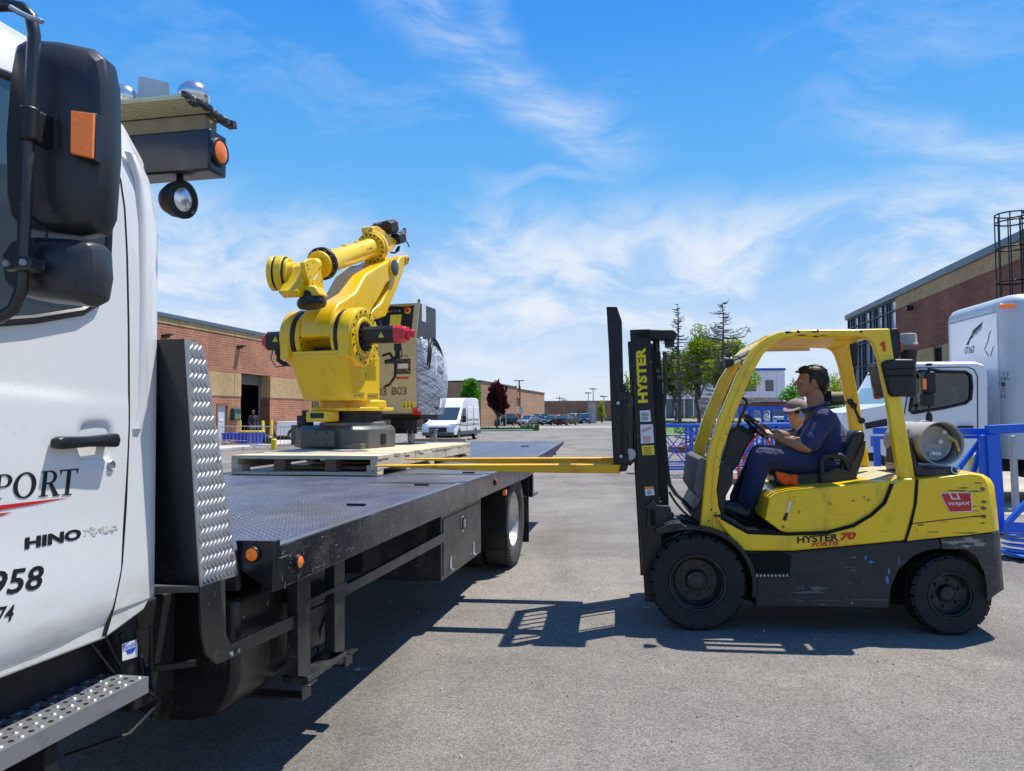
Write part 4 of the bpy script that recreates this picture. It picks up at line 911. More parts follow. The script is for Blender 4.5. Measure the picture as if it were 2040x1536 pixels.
# ---- overhead guard
GN, GF = .085, 1.06
fr_out = [(1394, 1052), (1401, 990), (1410, 900), (1434, 826), (1469, 744), (1495, 703), (1512, 683), (1528, 671), (1553, 661), (1600, 657), (1700, 656), (1773, 654)]
rear_r = [(1778, 690), (1785, 730), (1798, 800), (1811, 880), (1824, 954)]
rear_l = [(1792, 954), (1783, 900), (1768, 800), (1750, 715), (1742, 690), (1735, 678), (1722, 671)]
fr_in = [(1700, 670), (1600, 669), (1565, 672), (1545, 683), (1521, 705), (1498, 746), (1464, 828), (1438, 902), (1428, 975), (1432, 1010), (1449, 1068)]
gpoly = fr_out + rear_r + rear_l + fr_in
guard = empty('overhead_guard'); guard.parent = lift
PN = FP(gpoly, 'y', GN)
for y0, y1 in ((GN, GN + .065), (GF, GF + .065)):
    MB().prism(PN, 'y', y0, y1).build('guard_frame', M['lift_y'], guard, bevel=.012, seg=3)
# raised edge of the pressed front pillars
for y in (GN - .004, GF - .004):
    MB().strip([Vector((a, y, b)) for a, b in FP([(1421, 1050), (1419, 985), (1427, 900), (1451, 826), (1486, 744), (1509, 705), (1524, 689), (1545, 676)], 'y', GN)], .012, .008, (0, 1, 0)).build('pressed_rib', M['lift_y'], guard)
ztop = FH(1650, 658, 'y', GN).z; xa = FH(1532, 668, 'y', GN).x; xb = FH(1765, 655, 'y', GN).x
for k in range(9):
    y = GN + .155 + (GF - GN - .19) * k / 8
    MB().box(xa + .0, xb - .10, y - .026, y + .026, ztop - .052, ztop - .016).build('roof_bar', M['lift_y'], guard, bevel=.004)
MB().box(xb - .16, xb, GN + .02, GF + .04, ztop - .035, ztop - .002).build('rear_header', M['lift_y'], guard, bevel=.01)
# front header: curved sheet between the pillars, grey strip at its front edge
hd = FP([(1575, 660), (1545, 663), (1517, 676), (1496, 697), (1484, 716), (1492, 720), (1512, 697), (1532, 678), (1560, 668)], 'y', GN + .03)
MB().prism(hd, 'y', GN + .05, GF + .02).build('front_header', M['lift_y'], guard, bevel=.006)
q0 = FP([(1489, 704), (1497, 694), (1503, 700), (1495, 711)], 'y', GN)
MB().prism(q0, 'y', GN + .10, GF - .05).build('header_strip', plain('grey_plate', (.30, .28, .22), .7), guard, bevel=.003)
MB().box(xa + .05, xb - .3, GF - .004, GF, ztop - .075, ztop - .045).build('warning_label', M['sticker_w'], guard, smooth=False)
# far pillar handle, cluster lamp at the top rear, air intake, stowage box
hnd = [FH(u, v, 'y', GF - .0) for u, v in ((1693, 800), (1700, 808), (1711, 832), (1716, 838))]
gh = MB().tube(hnd, .012, 8)
for p in (hnd[0], hnd[1], hnd[-1]): gh.cyl(p - Vector((0, .02, 0)), p + Vector((0, .04, 0)), .026, n=14)
gh.build('grab_handle', M['black_pl'], guard)
fprism('rear_lamp', [(1773, 655), (1789, 654), (1794, 663), (1793, 712), (1783, 717), (1779, 700)], GN + .005, GN + .075, M['black_pl'], guard, bevel=.006)
fprism('rear_lamp', [(1773, 655), (1789, 654), (1794, 663), (1793, 712), (1783, 717), (1779, 700)], GF, GF + .075, M['black_pl'], guard, at=GN, bevel=.006)
MB().prism(FP([(1792, 680), (1796, 680), (1796, 702), (1792, 702)], 'y', GN + .03), 'y', GN + .01, GN + .07).build('lens', M['redl'], guard, bevel=.002)
ac = FH(1809, 700, 'y', .42); p1 = FH(1809, 669, 'y', .42)
ai = MB().lathe((ac.x, .42, ac.z - .10), (0, 0, 1), [(.055, 0), (.058, .06), (.066, .10), (.066, .11)], 24).build('air_intake', M['black_pl'], lift)
MB().lathe((ac.x, .42, p1.z - .075), (0, 0, 1), [(.072, 0), (.074, .01), (.066, .02), (.062, .085), (.055, .092), (.003, .092)], 24).build('intake_cap', worn('dusty_cap', (.35, .34, .27), .75, 0, (.12, .11, .09), .7, (.05, .05, .05), .4, 9), ai)
MB().cyl((ac.x, .42, ac.z - .35), (ac.x, .42, ac.z - .10), .05).build('intake_pipe', M['black_pl'], ai)
sb = [(1757, 722), (1768, 717), (1785, 715), (1822, 715), (1825, 722), (1822, 752), (1814, 783), (1806, 789), (1779, 791), (1772, 784)]
so_ = fprism('storage_bin', sb, GN - .04, GN + .30, M['black_pl'], bevel=.018, seg=3)
MB().strip([FH(u, v, 'y', GN - .042) for u, v in ((1762, 749), (1820, 748))], .006, .010, (0, 1, 0)).strip([FH(u, v, 'y', GN - .042) for u, v in ((1768, 736), (1822, 733))], .006, .006, (0, 1, 0)).build('groove', M['void'], so_)
one = MB().add([FH(u, v, 'y', GN - .003) for u, v in ((1759, 700), (1765.5, 700), (1763, 679.5), (1759.5, 679.5), (1753.5, 685), (1754.5, 690), (1757.8, 687.5))], [(0, 1, 2, 3, 4, 5, 6)]); one.build('number', plain('red_orange_decal', (.75, .06, .01), .5), guard, smooth=False)
# work lamp on the front pillar
p = FH(1451, 720, 'y', .12)
MB().lathe(p + Vector((.03, 0, 0)), (-1, 0, -.1), [(.02, -.01), (.035, .0), (.045, .05), (.05, .06), (.045, .062), (.01, .058)], 20).box(p.x - .02, p.x + .02, p.y - .02, p.y + .02, p.z + .04, p.z + .06).build('work_lamp', M['black_pl'], lift)
MB().tube([FH(u, v, 'y', .13) for u, v in ((1460, 712), (1470, 710), (1478, 718), (1478, 730), (1472, 738))], .005, 6).build('lamp_cable', M['black_pl'], lift)
# ---- cowl, pedal pods, steering column
fprism('cowl', [(1381, 976), (1390, 915), (1400, 910), (1412, 918), (1404, 990), (1397, 1000)], .14, 1.06, M['cowl'] if 'cowl' in M else M['lift_grey'], bevel=.008)
fprism('front_plate', [(1395, 998), (1404, 985), (1425, 990), (1440, 1030), (1436, 1045), (1395, 1046), (1378, 1030)], .12, 1.10, M['lift_grey'], bevel=.01)
fprism('kick_panel', [(1430, 922), (1446, 921), (1456, 929), (1461, 945), (1459, 966), (1447, 988), (1444, 1027), (1436, 1030), (1426, 985)], .13, .30, M['black_pl'], bevel=.014, seg=3)
fprism('kick_panel', [(1430, 922), (1446, 921), (1456, 929), (1461, 945), (1459, 966), (1447, 988), (1444, 1027), (1436, 1030), (1426, 985)], .92, 1.06, M['black_pl'], at=.13, bevel=.014, seg=3)
fprism('steering_column', [(1452, 858), (1458, 852), (1478, 846), (1506, 868), (1500, 876), (1492, 884), (1472, 925), (1460, 940), (1430, 960), (1425, 950), (1446, 890)], .47, .73, M['black_pl'], bevel=.014, seg=3)
fprism('column_band', [(1472, 856), (1478, 850), (1503, 868), (1500, 873)], .465, .735, M['dark'], bevel=.004)
# floor
flr = fprism('floor_mat', [(1420, 1027), (1446, 1026), (1490, 1056), (1566, 1060), (1566, 1064), (1489, 1062), (1436, 1033)], YN + .02, 1.18, M['black_pl'], bevel=.003)
fl2 = fprism('floor', [(1436, 1038), (1489, 1066), (1570, 1068), (1570, 1085), (1480, 1090), (1440, 1060)], .2, 1.15, M['lift_grey'])
gz = FH(1530, 1060, 'y', .1); gs = MB()
for k in range(5): gs.box(gz.x - .22 + .07 * k, gz.x - .17 + .07 * k, YN + .06, .5, gz.z + .012, gz.z + .017)
gs.build('mat_rib', M['rubber'], flr)
fprism('pedal', [(1446, 1012), (1450, 1008), (1462, 1020), (1460, 1026)], .50, .66, M['black_pl'], bevel=.003)
# steering wheel: tilted ring with spokes
s0 = FH(1483, 829, 'y', .60); s1 = FH(1527, 872, 'y', .60); sc_ = (s0 + s1) / 2; sd = (s1 - s0).normalized(); RS = (s1 - s0).length / 2
RSY = .17
pts = [sc_ + sd * (RS * math.cos(a)) + Vector((0, 1, 0)) * (RSY * math.sin(a)) for a in [2 * math.pi * k / 32 for k in range(32)]]
sn = sd.cross(Vector((0, 1, 0))).normalized(); sn = -sn if sn.z < 0 else sn
swm = MB().tube(pts, .0135, 10, closed=True); swm.cyl(sc_ - sn * .05, sc_ - sn * .01, .035, n=20)
for a in (0.3, 2.5, 4.6): swm.tube([sc_ - sn * .03, sc_ + sd * (RS * math.cos(a)) + Vector((0, RSY * math.sin(a), 0))], .011, 8)
swm.cyl(sc_ - sn * .12, sc_ - sn * .04, .03); swm.build('steering_wheel', M['black_pl'], lift, ang=60)
# black loop (mirror-arm shaped grab loop) beside the column
lp_ = [FH(u, v, 'y', .42) for u, v in ((1456, 853), (1462, 857), (1469, 850), (1478, 826), (1488, 804), (1487, 797), (1478, 792))]
MB().tube(lp_, .012, 10).build('grab_loop', M['black_pl'], lift, ang=60)
fprism('display', [(1481, 827), (1484, 824), (1492, 826), (1512, 840), (1510, 846), (1500, 842)], .50, .70, M['black_pl'], bevel=.004)
# ---- seat
fprism('seat_cushion', [(1541, 944), (1548, 939), (1600, 944), (1665, 938), (1672, 950), (1668, 968), (1610, 974), (1560, 971), (1545, 962)], .36, .86, M['seat'] if 'seat' in M else M['black_pl'], bevel=.028, seg=4)
fprism('seat_rail', [(1540, 966), (1560, 975), (1640, 972), (1670, 966), (1670, 974), (1620, 981), (1560, 982), (1542, 976)], .40, .82, M['black_metal'], bevel=.004)
fprism('seat_suspension', [(1560, 976), (1665, 970), (1665, 985), (1560, 990)], .42, .80, M['dark'])
fprism('backrest', [(1668, 966), (1672, 935), (1683, 900), (1697, 868), (1705, 858), (1722, 857), (1725, 866), (1723, 880), (1712, 900), (1700, 940), (1690, 966)], .37, .85, M['seat'] if 'seat' in M else M['black_pl'], bevel=.03, seg=4)
fprism('backrest_shell', [(1686, 966), (1700, 915), (1712, 880), (1726, 876), (1722, 905), (1702, 966)], .42, .80, M['black_metal'], bevel=.008)
arm_ = [(1634, 962), (1634, 915), (1640, 906), (1650, 904), (1678, 905), (1688, 911), (1696, 928), (1700, 938), (1708, 948), (1709, 960), (1700, 966), (1660, 968)]
hole = [(1646, 944), (1646, 920), (1650, 914), (1656, 912), (1674, 913), (1681, 917), (1687, 930), (1688, 936), (1676, 934), (1664, 936)]
for y0, y1 in ((.31, .365), (.855, .91)):
    ob = FP(arm_, 'y', .31); ib = FP(hole, 'y', .31); am = MB()
    # ring built as a band between outline and hole, closed below by the solid lower part
    am.tube([Vector((a, (y0 + y1) / 2, b)) for a, b in FP([(1640, 950), (1639, 918), (1644, 909), (1652, 908), (1677, 909), (1684, 914), (1692, 930), (1696, 942)], 'y', .31)], .024, 10)
    am.prism(FP([(1634, 946), (1646, 940), (1664, 936), (1680, 934), (1694, 938), (1706, 946), (1709, 956), (1702, 966), (1660, 969), (1636, 966)], 'y', .31), 'y', y0, y1)
    am.build('armrest', M['black_pl'], lift, bevel=.006, ang=50)
# ---- mast (leans slightly forward)
mast = empty('mast'); mast.parent = lift
def mp(name, pts, y0, y1, mat, at=None, **kw): return fprism(name, pts, y0, y1, mat, mast, at, **kw)
chan = [(1255, 657), (1295.5, 655), (1308, 905), (1326, 1199), (1285, 1199), (1268, 900)]
YM = .10
near_ch = mp('outer_channel', chan, YM, YM + .05, M['mast'], bevel=.005)
mp('outer_channel', chan, 1.05, 1.10, M['mast'], at=YM, bevel=.005)
for y0, y1, at in ((YM + .05, YM + .16, YM), (.94, 1.05, YM)):
    mp('inner_channel', [(1283, 657), (1295.5, 655), (1326, 1199), (1312, 1199)], y0, y1, M['mast'], at=YM, bevel=.004)
    mp('inner_channel', [(1258, 670), (1266, 670), (1296, 1190), (1288, 1190)], y0, y1, M['mast'], at=YM, bevel=.004)
for y in (.24, .92):
    mp('lift_cylinder_cover', [(1300, 700), (1316, 700), (1333, 1010), (1317, 1010)], y - .028, y + .028, M['dark'], at=.2)
    a = FH(1307, 668, 'y', .2); b = FH(1326, 1010, 'y', .2); MB().cyl((a.x, y, a.z), (b.x, y, b.z), .026, n=16).build('lift_cylinder', M['black_metal'], mast)
    for (u, v, hh) in ((1309, 735, .03), (1311, 748, .03)):
        c = FH(u, v, 'y', .2); MB().cyl((c.x, y, c.z), (c.x + .004, y, c.z - hh), .036, n=16).build('collar', M['black_metal'], mast)
mp('top_tie', [(1262, 668), (1264, 660), (1280, 656), (1340, 656), (1348, 662), (1349, 674), (1342, 677), (1300, 676), (1275, 676)], YM + .0, YM + .16, M['mast'], bevel=.012, seg=3)
mp('cross_tie', [(1270, 657), (1300, 656), (1301, 672), (1271, 672)], YM + .05, 1.06, M['mast'], at=YM, bevel=.006)
mp('cross_tie', [(1300, 1000), (1320, 1000), (1326, 1070), (1306, 1070)], YM + .05, 1.06, M['mast'], at=YM, bevel=.006)
mp('cross_tie', [(1300, 1130), (1322, 1130), (1326, 1195), (1304, 1195)], YM + .05, 1.06, M['mast'], at=YM, bevel=.006)
mp('mast_lamp', [(1325, 677), (1344, 677), (1343, 690), (1327, 691)], .16, .28, M['black_pl'], bevel=.004)
for y in (.40, .78): mp('chain', [(1298, 690), (1302, 690), (1326, 1080), (1322, 1080)], y, y + .02, M['dark'], at=.3)
for k in range(3):
    MB().tube([FH(u + 2 * k, v, 'y', .30 + .05 * k) for u, v in ((1322, 700), (1325, 760), (1319, 820), (1322, 880), (1328, 940), (1332, 965), (1345, 985), (1362, 1000), (1376, 1018))], .008, 6).build('hydraulic_hose', M['black_pl'], mast, ang=60)
MB().tube([FH(u, v, 'y', .2) for u, v in ((1333, 980), (1345, 1000), (1360, 1018), (1372, 1028))], .009, 6).build('hydraulic_hose', M['black_pl'], mast, ang=60)
# bracket and tilt cylinder
mp('mast_bracket', [(1283, 1010), (1303, 996), (1308, 1007), (1334, 1008), (1338, 1018), (1330, 1030), (1318, 1052), (1296, 1055), (1288, 1050), (1292, 1014)], YM - .035, YM - .001, M['lift_grey'], bevel=.004)
mp('bracket_recess', [(1295, 1016), (1302, 1013), (1306, 1020), (1306, 1046), (1299, 1049), (1296, 1044)], YM - .038, YM - .034, M['void'])
a = FH(1335, 1028, 'y', .22); b = FH(1400, 1042, 'y', .22)
MB().cyl(a, b, .032, n=16).cyl(a - Vector((0, .04, 0)), a + Vector((0, .04, 0)), .035, n=16).build('tilt_cylinder', M['lift_grey'], mast)
MB().cyl(FH(1345, 1030, 'y', .17), FH(1345, 1030, 'y', .21), .014, n=8).build('pin', M['steel'], mast)
# stickers and lettering on the channel
def ms(u, v, d=.002): return FH(u, v, 'y', YM - d)
hy = MB(); glyphs(hy, 'HYSTER', ms(1291, 802), ms(1286, 692), ms(1271, 803), .055, .001, 0, 1.05); hy.build('lettering', plain('mast_decal_yellow', (.80, .62, .02), .45), near_ch, smooth=False)
def sticker(pts, mat, d=.002, par=None):
    return MB().add([ms(u, v, d) for u, v in pts], [tuple(range(len(pts)))]).build('sticker', mat, par or near_ch, smooth=False)
def lines(pts4, n, mat, par, frac=.75, d=.0032, seed=1):
    a, b, c, e = [ms(u, v, d) for u, v in pts4]; random.seed(seed); mb = MB()
    for k in range(n):
        t0 = (k + .35) / n; t1 = t0 + .42 / n; f_ = random.uniform(frac * .7, frac)
        L = lambda s_, t_: a + (b - a) * s_ + (e - a) * t_
        mb.add([L(.08, t0), L(.08 + f_, t0), L(.08 + f_, t1), L(.08, t1)], [(0, 1, 2, 3)])
    return mb.build('sticker_print', mat, par, smooth=False)
s_ = sticker([(1274.5, 818), (1295.5, 817), (1297, 840), (1275.5, 840)], M['sticker_w']); lines([(1276, 822), (1295, 821), (1296, 838), (1276, 838)], 6, M['ink'], s_, .85)
s_ = sticker([(1275.5, 846), (1300.5, 845), (1303, 882), (1277, 884)], M['sticker_w']); lines([(1279, 868), (1300, 867), (1301, 881), (1280, 882)], 6, M['redl'], s_, .8)
tx = MB(); glyphs(tx, 'ONWAY', ms(1279, 862, .0034), ms(1299, 854, .0034), ms(1278, 857, .0034), .02); tx.build('sticker_print', M['red'], s_, smooth=False)
s_ = sticker([(1278, 888), (1302.5, 887), (1304, 906), (1280, 907)], M['sticker_y']); lines([(1280, 890), (1302, 889), (1303, 905), (1281, 906)], 5, plain('red_print', (.5, .08, .02)), s_, .85, seed=3)
s_ = sticker([(1284, 970), (1302, 969), (1304, 986), (1286, 988)], M['sticker_w']); sticker([(1284, 970), (1302, 969), (1302.5, 974), (1284.5, 975)], plain('orange_sticker', (.8, .28, .03)), .003, s_)
lines([(1288, 977), (1301, 976), (1302, 985), (1289, 986)], 3, M['ink'], s_, .7, seed=5)
# ---- carriage, load backrest, forks
car = empty('carriage'); car.parent = lift
def cpz(name, pts, y0, y1, mat, at=None, **kw): return fprism(name, pts, y0, y1, mat, car, at, **kw)
YB = .10
for y0 in (YB, 1.04):
    cpz('backrest_post', [(1208, 611), (1229, 611), (1239, 640), (1243, 800), (1245, 925), (1222, 926), (1216, 800), (1213, 700)], y0, y0 + .035, M['mast'], at=YB, bevel=.003)
xq = FH(1218, 620, 'y', YB); xw = FH(1224, 800, 'y', YB)
tp = FP([(1209, 611), (1227, 611), (1228, 626), (1210, 626)], 'y', YB); MB().prism(tp, 'y', YB + .036, 1.04).build('backrest_top', M['mast'], car, bevel=.004)
for k in range(7):
    y = YB + .12 + k * .125
    MB().prism(FP([(1210, 622), (1218, 622), (1228, 790), (1220, 790)], 'y', YB), 'y', y, y + .018).build('backrest_bar', M['mast'], car)
for (va, vb) in ((780, 800), (905, 925)):
    MB().prism(FP([(1226, va), (1252, va), (1254, vb), (1228, vb)], 'y', YB), 'y', YB - .01, 1.10).build('carriage_bar', M['mast'], car, bevel=.006)
cpz('roller_plate', [(1240, 790), (1250, 779), (1258, 784), (1262, 800), (1262, 900), (1264, 920), (1256, 929), (1248, 925), (1250, 870), (1244, 850)], YB + .07, YB + .10, M['black_metal'], at=YB + .05, bevel=.006)
for v in (800, 905):
    c = FH(1255, v, 'y', YB + .06); MB().cyl((c.x, YB + .04, c.z), (c.x, YB + .11, c.z), .045, n=22).build('roller', M['steel'] if v == 905 else M['black_metal'], car)
for (u, v) in ((1231.5, 803), (1237, 909)):
    c = FH(u, v, 'y', YB); MB().cyl(c, c - Vector((0, .012, 0)), .013, n=10).build('bolt', M['steel'], car)
fkz = FH(1217, 927, 'y', .10).z; xh = FH(1236, 930, 'y', .10).x
def fork(y0):
    xt = FH(640, 930, 'y', y0).x if False else xh - 1.95
    f_ = empty('fork'); f_.parent = car
    b = MB(); rings = []
    for (x, zt, zb, w) in ((xh, fkz + .006, fkz - .062, .125), (xh - .5, fkz + .005, fkz - .060, .125), (xh - 1.2, fkz + .002, fkz - .044, .125), (xh - 1.7, fkz - .002, fkz - .022, .11), (xt, fkz - .006, fkz - .016, .05)):
        yc = y0 + .0625; rings.append([Vector((x, yc - w / 2, zt)), Vector((x, yc + w / 2, zt)), Vector((x, yc + w / 2, zb)), Vector((x, yc - w / 2, zb))])
    b.loft(rings).build('fork_blade', M['fork_y'], f_, bevel=.006)
    MB().prism([(xh, fkz + .004), (xh - .03, fkz - .052), (xh + .045, fkz - .045), (xh + .06, fkz + .0), (xh + .045, fkz + .62), (xh - .0, fkz + .62)], 'y', y0, y0 + .125).build('fork_shank', M['mast'], f_, bevel=.006)
fork(.10); fork(.995)
# ---- decals on the body
def bd(u, v, y=YN - .0035): return FH(u, v, 'y', y)
def decal(pts, mat, name='decal', y=YN - .003): return MB().add([FH(u, v, 'y', y) for u, v in pts], [tuple(range(len(pts)))]).build(name, mat, lift, smooth=False)
glyphs(MB(), 'HYSTER', bd(1588, 1083), bd(1670, 1077), bd(1588, 1069), .03, .001).build('lettering', M['ink'], lift, smooth=False)
glyphs(MB(), '70', bd(1673, 1077), bd(1704, 1074.5), bd(1675, 1062), .05, .001, .12).build('lettering', M['red'], lift, smooth=False)
glyphs(MB(), 'FORTIS', bd(1617, 1090), bd(1671, 1086), bd(1618, 1081.5), .03, .001, .1).build('lettering', M['red'], lift, smooth=False)
wj = decal([(1873, 982), (1935, 981), (1938, 1019), (1891, 1021)], M['sticker_w'], 'badge')
def wd_(pts, mat, y=YN - .0045): return MB().add([FH(u, v, 'y', y) for u, v in pts], [tuple(range(len(pts)))]).build('badge_field', mat, wj, smooth=False)
wd_([(1875, 983.5), (1890, 983.2), (1896, 995.5), (1914, 995), (1908, 982.7), (1933.5, 982.3), (1936, 1017.6), (1892, 1019.5)], M['red'])
wd_([(1893.5, 983), (1905, 982.8), (1909, 992), (1898.5, 992.3)], M['red'])
glyphs(MB(), 'WAJAX', FH(1888.5, 1009, 'y', YN - .0055), FH(1932, 1007.5, 'y', YN - .0055), FH(1888.5, 1000.5, 'y', YN - .0055), .035, .001).build('lettering', M['sticker_w'], wj, smooth=False)
d1 = decal([(1572, 998), (1577, 997), (1572, 1020), (1567, 1020)], M['sticker_w'], 'sticker', YN + .008); decal([(1565, 1022), (1571, 1022), (1566, 1038), (1559, 1036)], M['ink'], 'sticker', YN + .008)
random.seed(21); bp_ = MB()
for (u, v, ru, rv) in ((1768, 1155, 4, 12), (1771, 1140, 3, 8), (1791, 1117, 1.5, 12), (1724, 1112, 3, 6), (1735, 1120, 6, 3)): blotch(bp_, u, v, ru, rv, YN - .002)
bp_.build('blue_paint_scrape', plain('rubbed_blue_paint', (.04, .22, .45), .6, 0, .4, 50), lift, smooth=False)
gs_ = MB(); gs2 = MB()
for (u, v, ru, rv) in ((1630, 1172, 28, 4), (1610, 1180, 40, 3), (1690, 1130, 14, 1), (1700, 1136, 10, 2), (1640, 1196, 36, 1.2), (1730, 1195, 40, 1.5), (1700, 1110, 8, 3)): blotch(gs_, u, v, ru, rv, YN - .0018)
for (u, v, ru, rv) in ((1900, 1080, 22, 5), (1938, 1077, 24, 7), (1952, 1085, 14, 5), (1925, 1088, 16, 3)): blotch(gs2, u, v, ru, rv, YN - .002, 19)
gs2.build('bare_patches', worn('mottled_bare_metal', (.26, .25, .20), .6, .1, (.06, .06, .05), .9, (.02, .02, .02), .9, 14), lift, smooth=False)
gs_.build('scuffs', plain('grey_scuffed_paint', (.11, .11, .11), .6, 0, .4, 40), lift, smooth=False)
# black scratches on the guard
random.seed(31); gc = MB()
for k in range(46):
    v = random.uniform(830, 1040); u0 = 1409 + (1040 - v) * .10 + (0 if v > 900 else (900 - v) * .28); blotch(gc, u0 + random.uniform(2, 22), v, random.uniform(.6, 2.4), random.uniform(.5, 1.2) * (1 if k % 3 else 3), GN - .0015, 7)
for (u, v, ru, rv) in ((1572, 662, 9, 3), (1590, 661, 5, 3), (1622, 661, 6, 2.4), (1629, 660, 3, 4), (1715, 661, 4, 3), (1597, 668, 12, 1.5), (1626, 671, 8, 2), (1663, 661, 1, 2), (1640, 669, 9, 1)): blotch(gc, u, v, ru, rv, GN - .0015, 13)
gc.build('paint_chips', M['ink'], guard, smooth=False)

# ---- gas bottle lying across the top, valve end towards the camera
gp = FH(1880, 884, 'y', .10); gz0 = FH(1870, 945, 'y', .2).z
gas = empty('gas_cylinder', None, 'dented pale grey propane bottle lying crosswise on the forklift counterweight', 'gas bottle', loc=FK.w((0, 0, 0)), yaw=FK.yaw)
gdir = Vector((-.10, 1, 0)).normalized(); G0 = Vector((gp.x, .13, gp.z)); rg = .155
gm_ = worn('chalky_silver_paint', (.40, .40, .38), .55, .4, (.28, .25, .18), .6, (.15, .14, .12), .5, 5)
MB().lathe(G0, gdir, [(.02, .135), (.08, .125), (.125, .105), (.150, .15), (rg, .19), (rg, .58), (.14, .63), (.09, .66), (.01, .67)], 40).build('shell', gm_, gas)
MB().lathe(G0, gdir, [(rg * .985, .20), (rg * 1.0, .19), (rg * 1.0, .0), (rg * 1.03, -.004), (rg * 1.03, .006), (rg * .965, .008), (rg * .965, .19)], 40, False).build('collar', gm_, gas)
gf = MB()
for (dx, dz_, r_, L) in ((.02, .01, .016, .03), (.05, .08, .014, .03), (-.03, -.07, .010, .02)): gf.cyl(G0 + Vector((dx, .10, dz_)), G0 + Vector((dx, .10 - L, dz_)), r_, n=16)
gf.build('gauge', M['sticker_w'], gas)
MB().tube([G0 + Vector((.075, .06, .04)), G0 + Vector((.10, .02, .02)), G0 + Vector((.12, .02, -.04)), G0 + Vector((.13, .06, -.09))], .012, 8).cyl(G0 + Vector((.06, .05, .05)), G0 + Vector((.10, .03, .02)), .02, n=10).build('valve', plain('brass', (.55, .38, .12), .35, .9), gas)
MB().box(G0.x - .05, G0.x + .03, G0.y + .098, G0.y + .101, G0.z - .09, G0.z - .065).build('sticker', M['sticker_w'], gas)
MB().tube([G0 + Vector((rg * 1.015 * math.cos(a), .32, rg * 1.015 * math.sin(a))) for a in [2 * math.pi * k / 24 for k in range(24)]], .008, 6, closed=True).build('strap', M['black_metal'], gas)
br = FP([(1820, 920), (1850, 934), (1905, 930), (1912, 938), (1912, 950), (1880, 953), (1825, 948)], 'y', .12)
MB().prism(br, 'y', .14, .75).build('bottle_cradle', M['black_metal'], lift, bevel=.01)
MB().prism(FP([(1812, 885), (1816, 870), (1822, 900), (1832, 932), (1824, 940), (1812, 930)], 'y', .2), 'y', .2, .7).build('cradle_back', M['black_metal'], lift, bevel=.006)
c = FH(1902, 936, 'y', .13); MB().lathe((c.x, .125, c.z), (0, -1, .2), [(.03, 0), (.03, .008), (.024, .008), (.024, 0)], 20, False).build('latch_ring', M['chrome'], lift)
# fire extinguisher on the far rear pillar
ex = empty('fire_extinguisher', None, 'red fire extinguisher clamped behind the forklift rear pillar', 'fire extinguisher', loc=FK.w((0, 0, 0)), yaw=FK.yaw)
e0 = FH(1752, 795, 'y', .86); e1 = FH(1741, 735, 'y', .86)
ed = (e1 - e0).normalized(); Lx = (e1 - e0).length
MB().lathe(e0, ed, [(.01, 0), (.036, .005), (.042, .02), (.042, Lx * .72), (.030, Lx * .84), (.016, Lx * .88), (.016, Lx)], 24).build('body', M['red'], ex)
MB().lathe(e0, ed, [(.0435, Lx * .20), (.0435, Lx * .42)], 24, False).build('label_band', M['sticker_w'], ex)
MB().cyl(e1, e1 + Vector((0, 0, .03)), .014).box(e1.x - .05, e1.x + .02, .85, .87, e1.z + .02, e1.z + .035).build('valve_head', M['black_pl'], ex)
# orange work glove on the seat edge
gl = MB()
for (u, v, u2, v2, r_) in ((1552, 950, 1566, 962, .022), (1562, 950, 1580, 961, .026), (1575, 953, 1585, 962, .028), (1556, 944, 1570, 948, .016), (1548, 942, 1558, 952, .014), (1580, 950, 1586, 950, .02)):
    gl.cap(FH(u, v, 'y', .345), FH(u2, v2, 'y', .34), r_, r_ * .9)
tag(fused(gl, 'orange_cloth', M['orange'], None, .006, 3), 'crumpled orange cloth on the forklift seat edge under the driver', 'cloth')
bpy.data.objects['orange_cloth'].location = FK.o; bpy.data.objects['orange_cloth'].rotation_euler = (0, 0, FK.yaw)
# ================================================================ pallet
PL = Fr(atz(752, 948, DZ), -12)
pal = empty('pallet', PL, 'long pale wooden pallet on the truck deck under the robot, fork tips inside it', 'pallet')
def woodm(name, c1, c2, axis=0):
    m, t, b = newmat(name); P = t.node('ShaderNodeTexCoord').outputs['Object']; oi = t.node('ShaderNodeObjectInfo')
    P = t.vm('ADD', P, t.vm('SCALE', t.comb(1.0, 1.7, .6), t.m('MULTIPLY', oi.outputs['Random'], 9.0)))
    sc = (1.2, 16, 16) if axis == 0 else (16, 1.2, 16)
    g = t.noise(t.mapv(P, sc), 2.0, 6, .6, .4); k = t.noise(P, 7, 3)
    c = t.mix(t.ramp(g, .3, .7), c1, c2); c = t.mix(t.ramp(k, .66, .74), c, tuple(x * .45 for x in c1))
    c = t.mix(t.m('MULTIPLY', t.ramp(t.noise(P, 1.4, 5), .5, .7), .45), c, (.22, .19, .15)); t.put(b.inputs['Base Color'], c)
    b.inputs['Roughness'].default_value = .82; t.put(b.inputs['Normal'], t.bump(g, .35, .003)); return m
M['wood_x'] = woodm('pine_boards', (.56, .44, .27), (.68, .58, .41)); M['wood_y'] = woodm('pine_stringers', (.56, .44, .27), (.68, .58, .41), 1)
M['wood_dark'] = woodm('dark_block', (.13, .065, .035), (.20, .11, .07)); M['wood_grey'] = woodm('grey_boards', (.30, .27, .22), (.42, .38, .31))
PW, PLEN, PH = 1.43, 3.12, .176
random.seed(2)
n_ = 22
for k in range(n_):
    y = PLEN * k / n_; w_ = PLEN / n_ - .006
    MB().box(-PW + random.uniform(-.006, .006), random.uniform(-.006, .006), y, y + w_, PH - .034, PH - random.uniform(0, .003)).build('deck_board', M['wood_grey'] if k in (3, 7) else M['wood_x'], pal, bevel=.003)
for k in range(5):
    y = (PLEN - .14) * k / 4; MB().box(-PW, 0, y, y + .14, 0, .028).build('bottom_board', M['wood_x'], pal, bevel=.003)
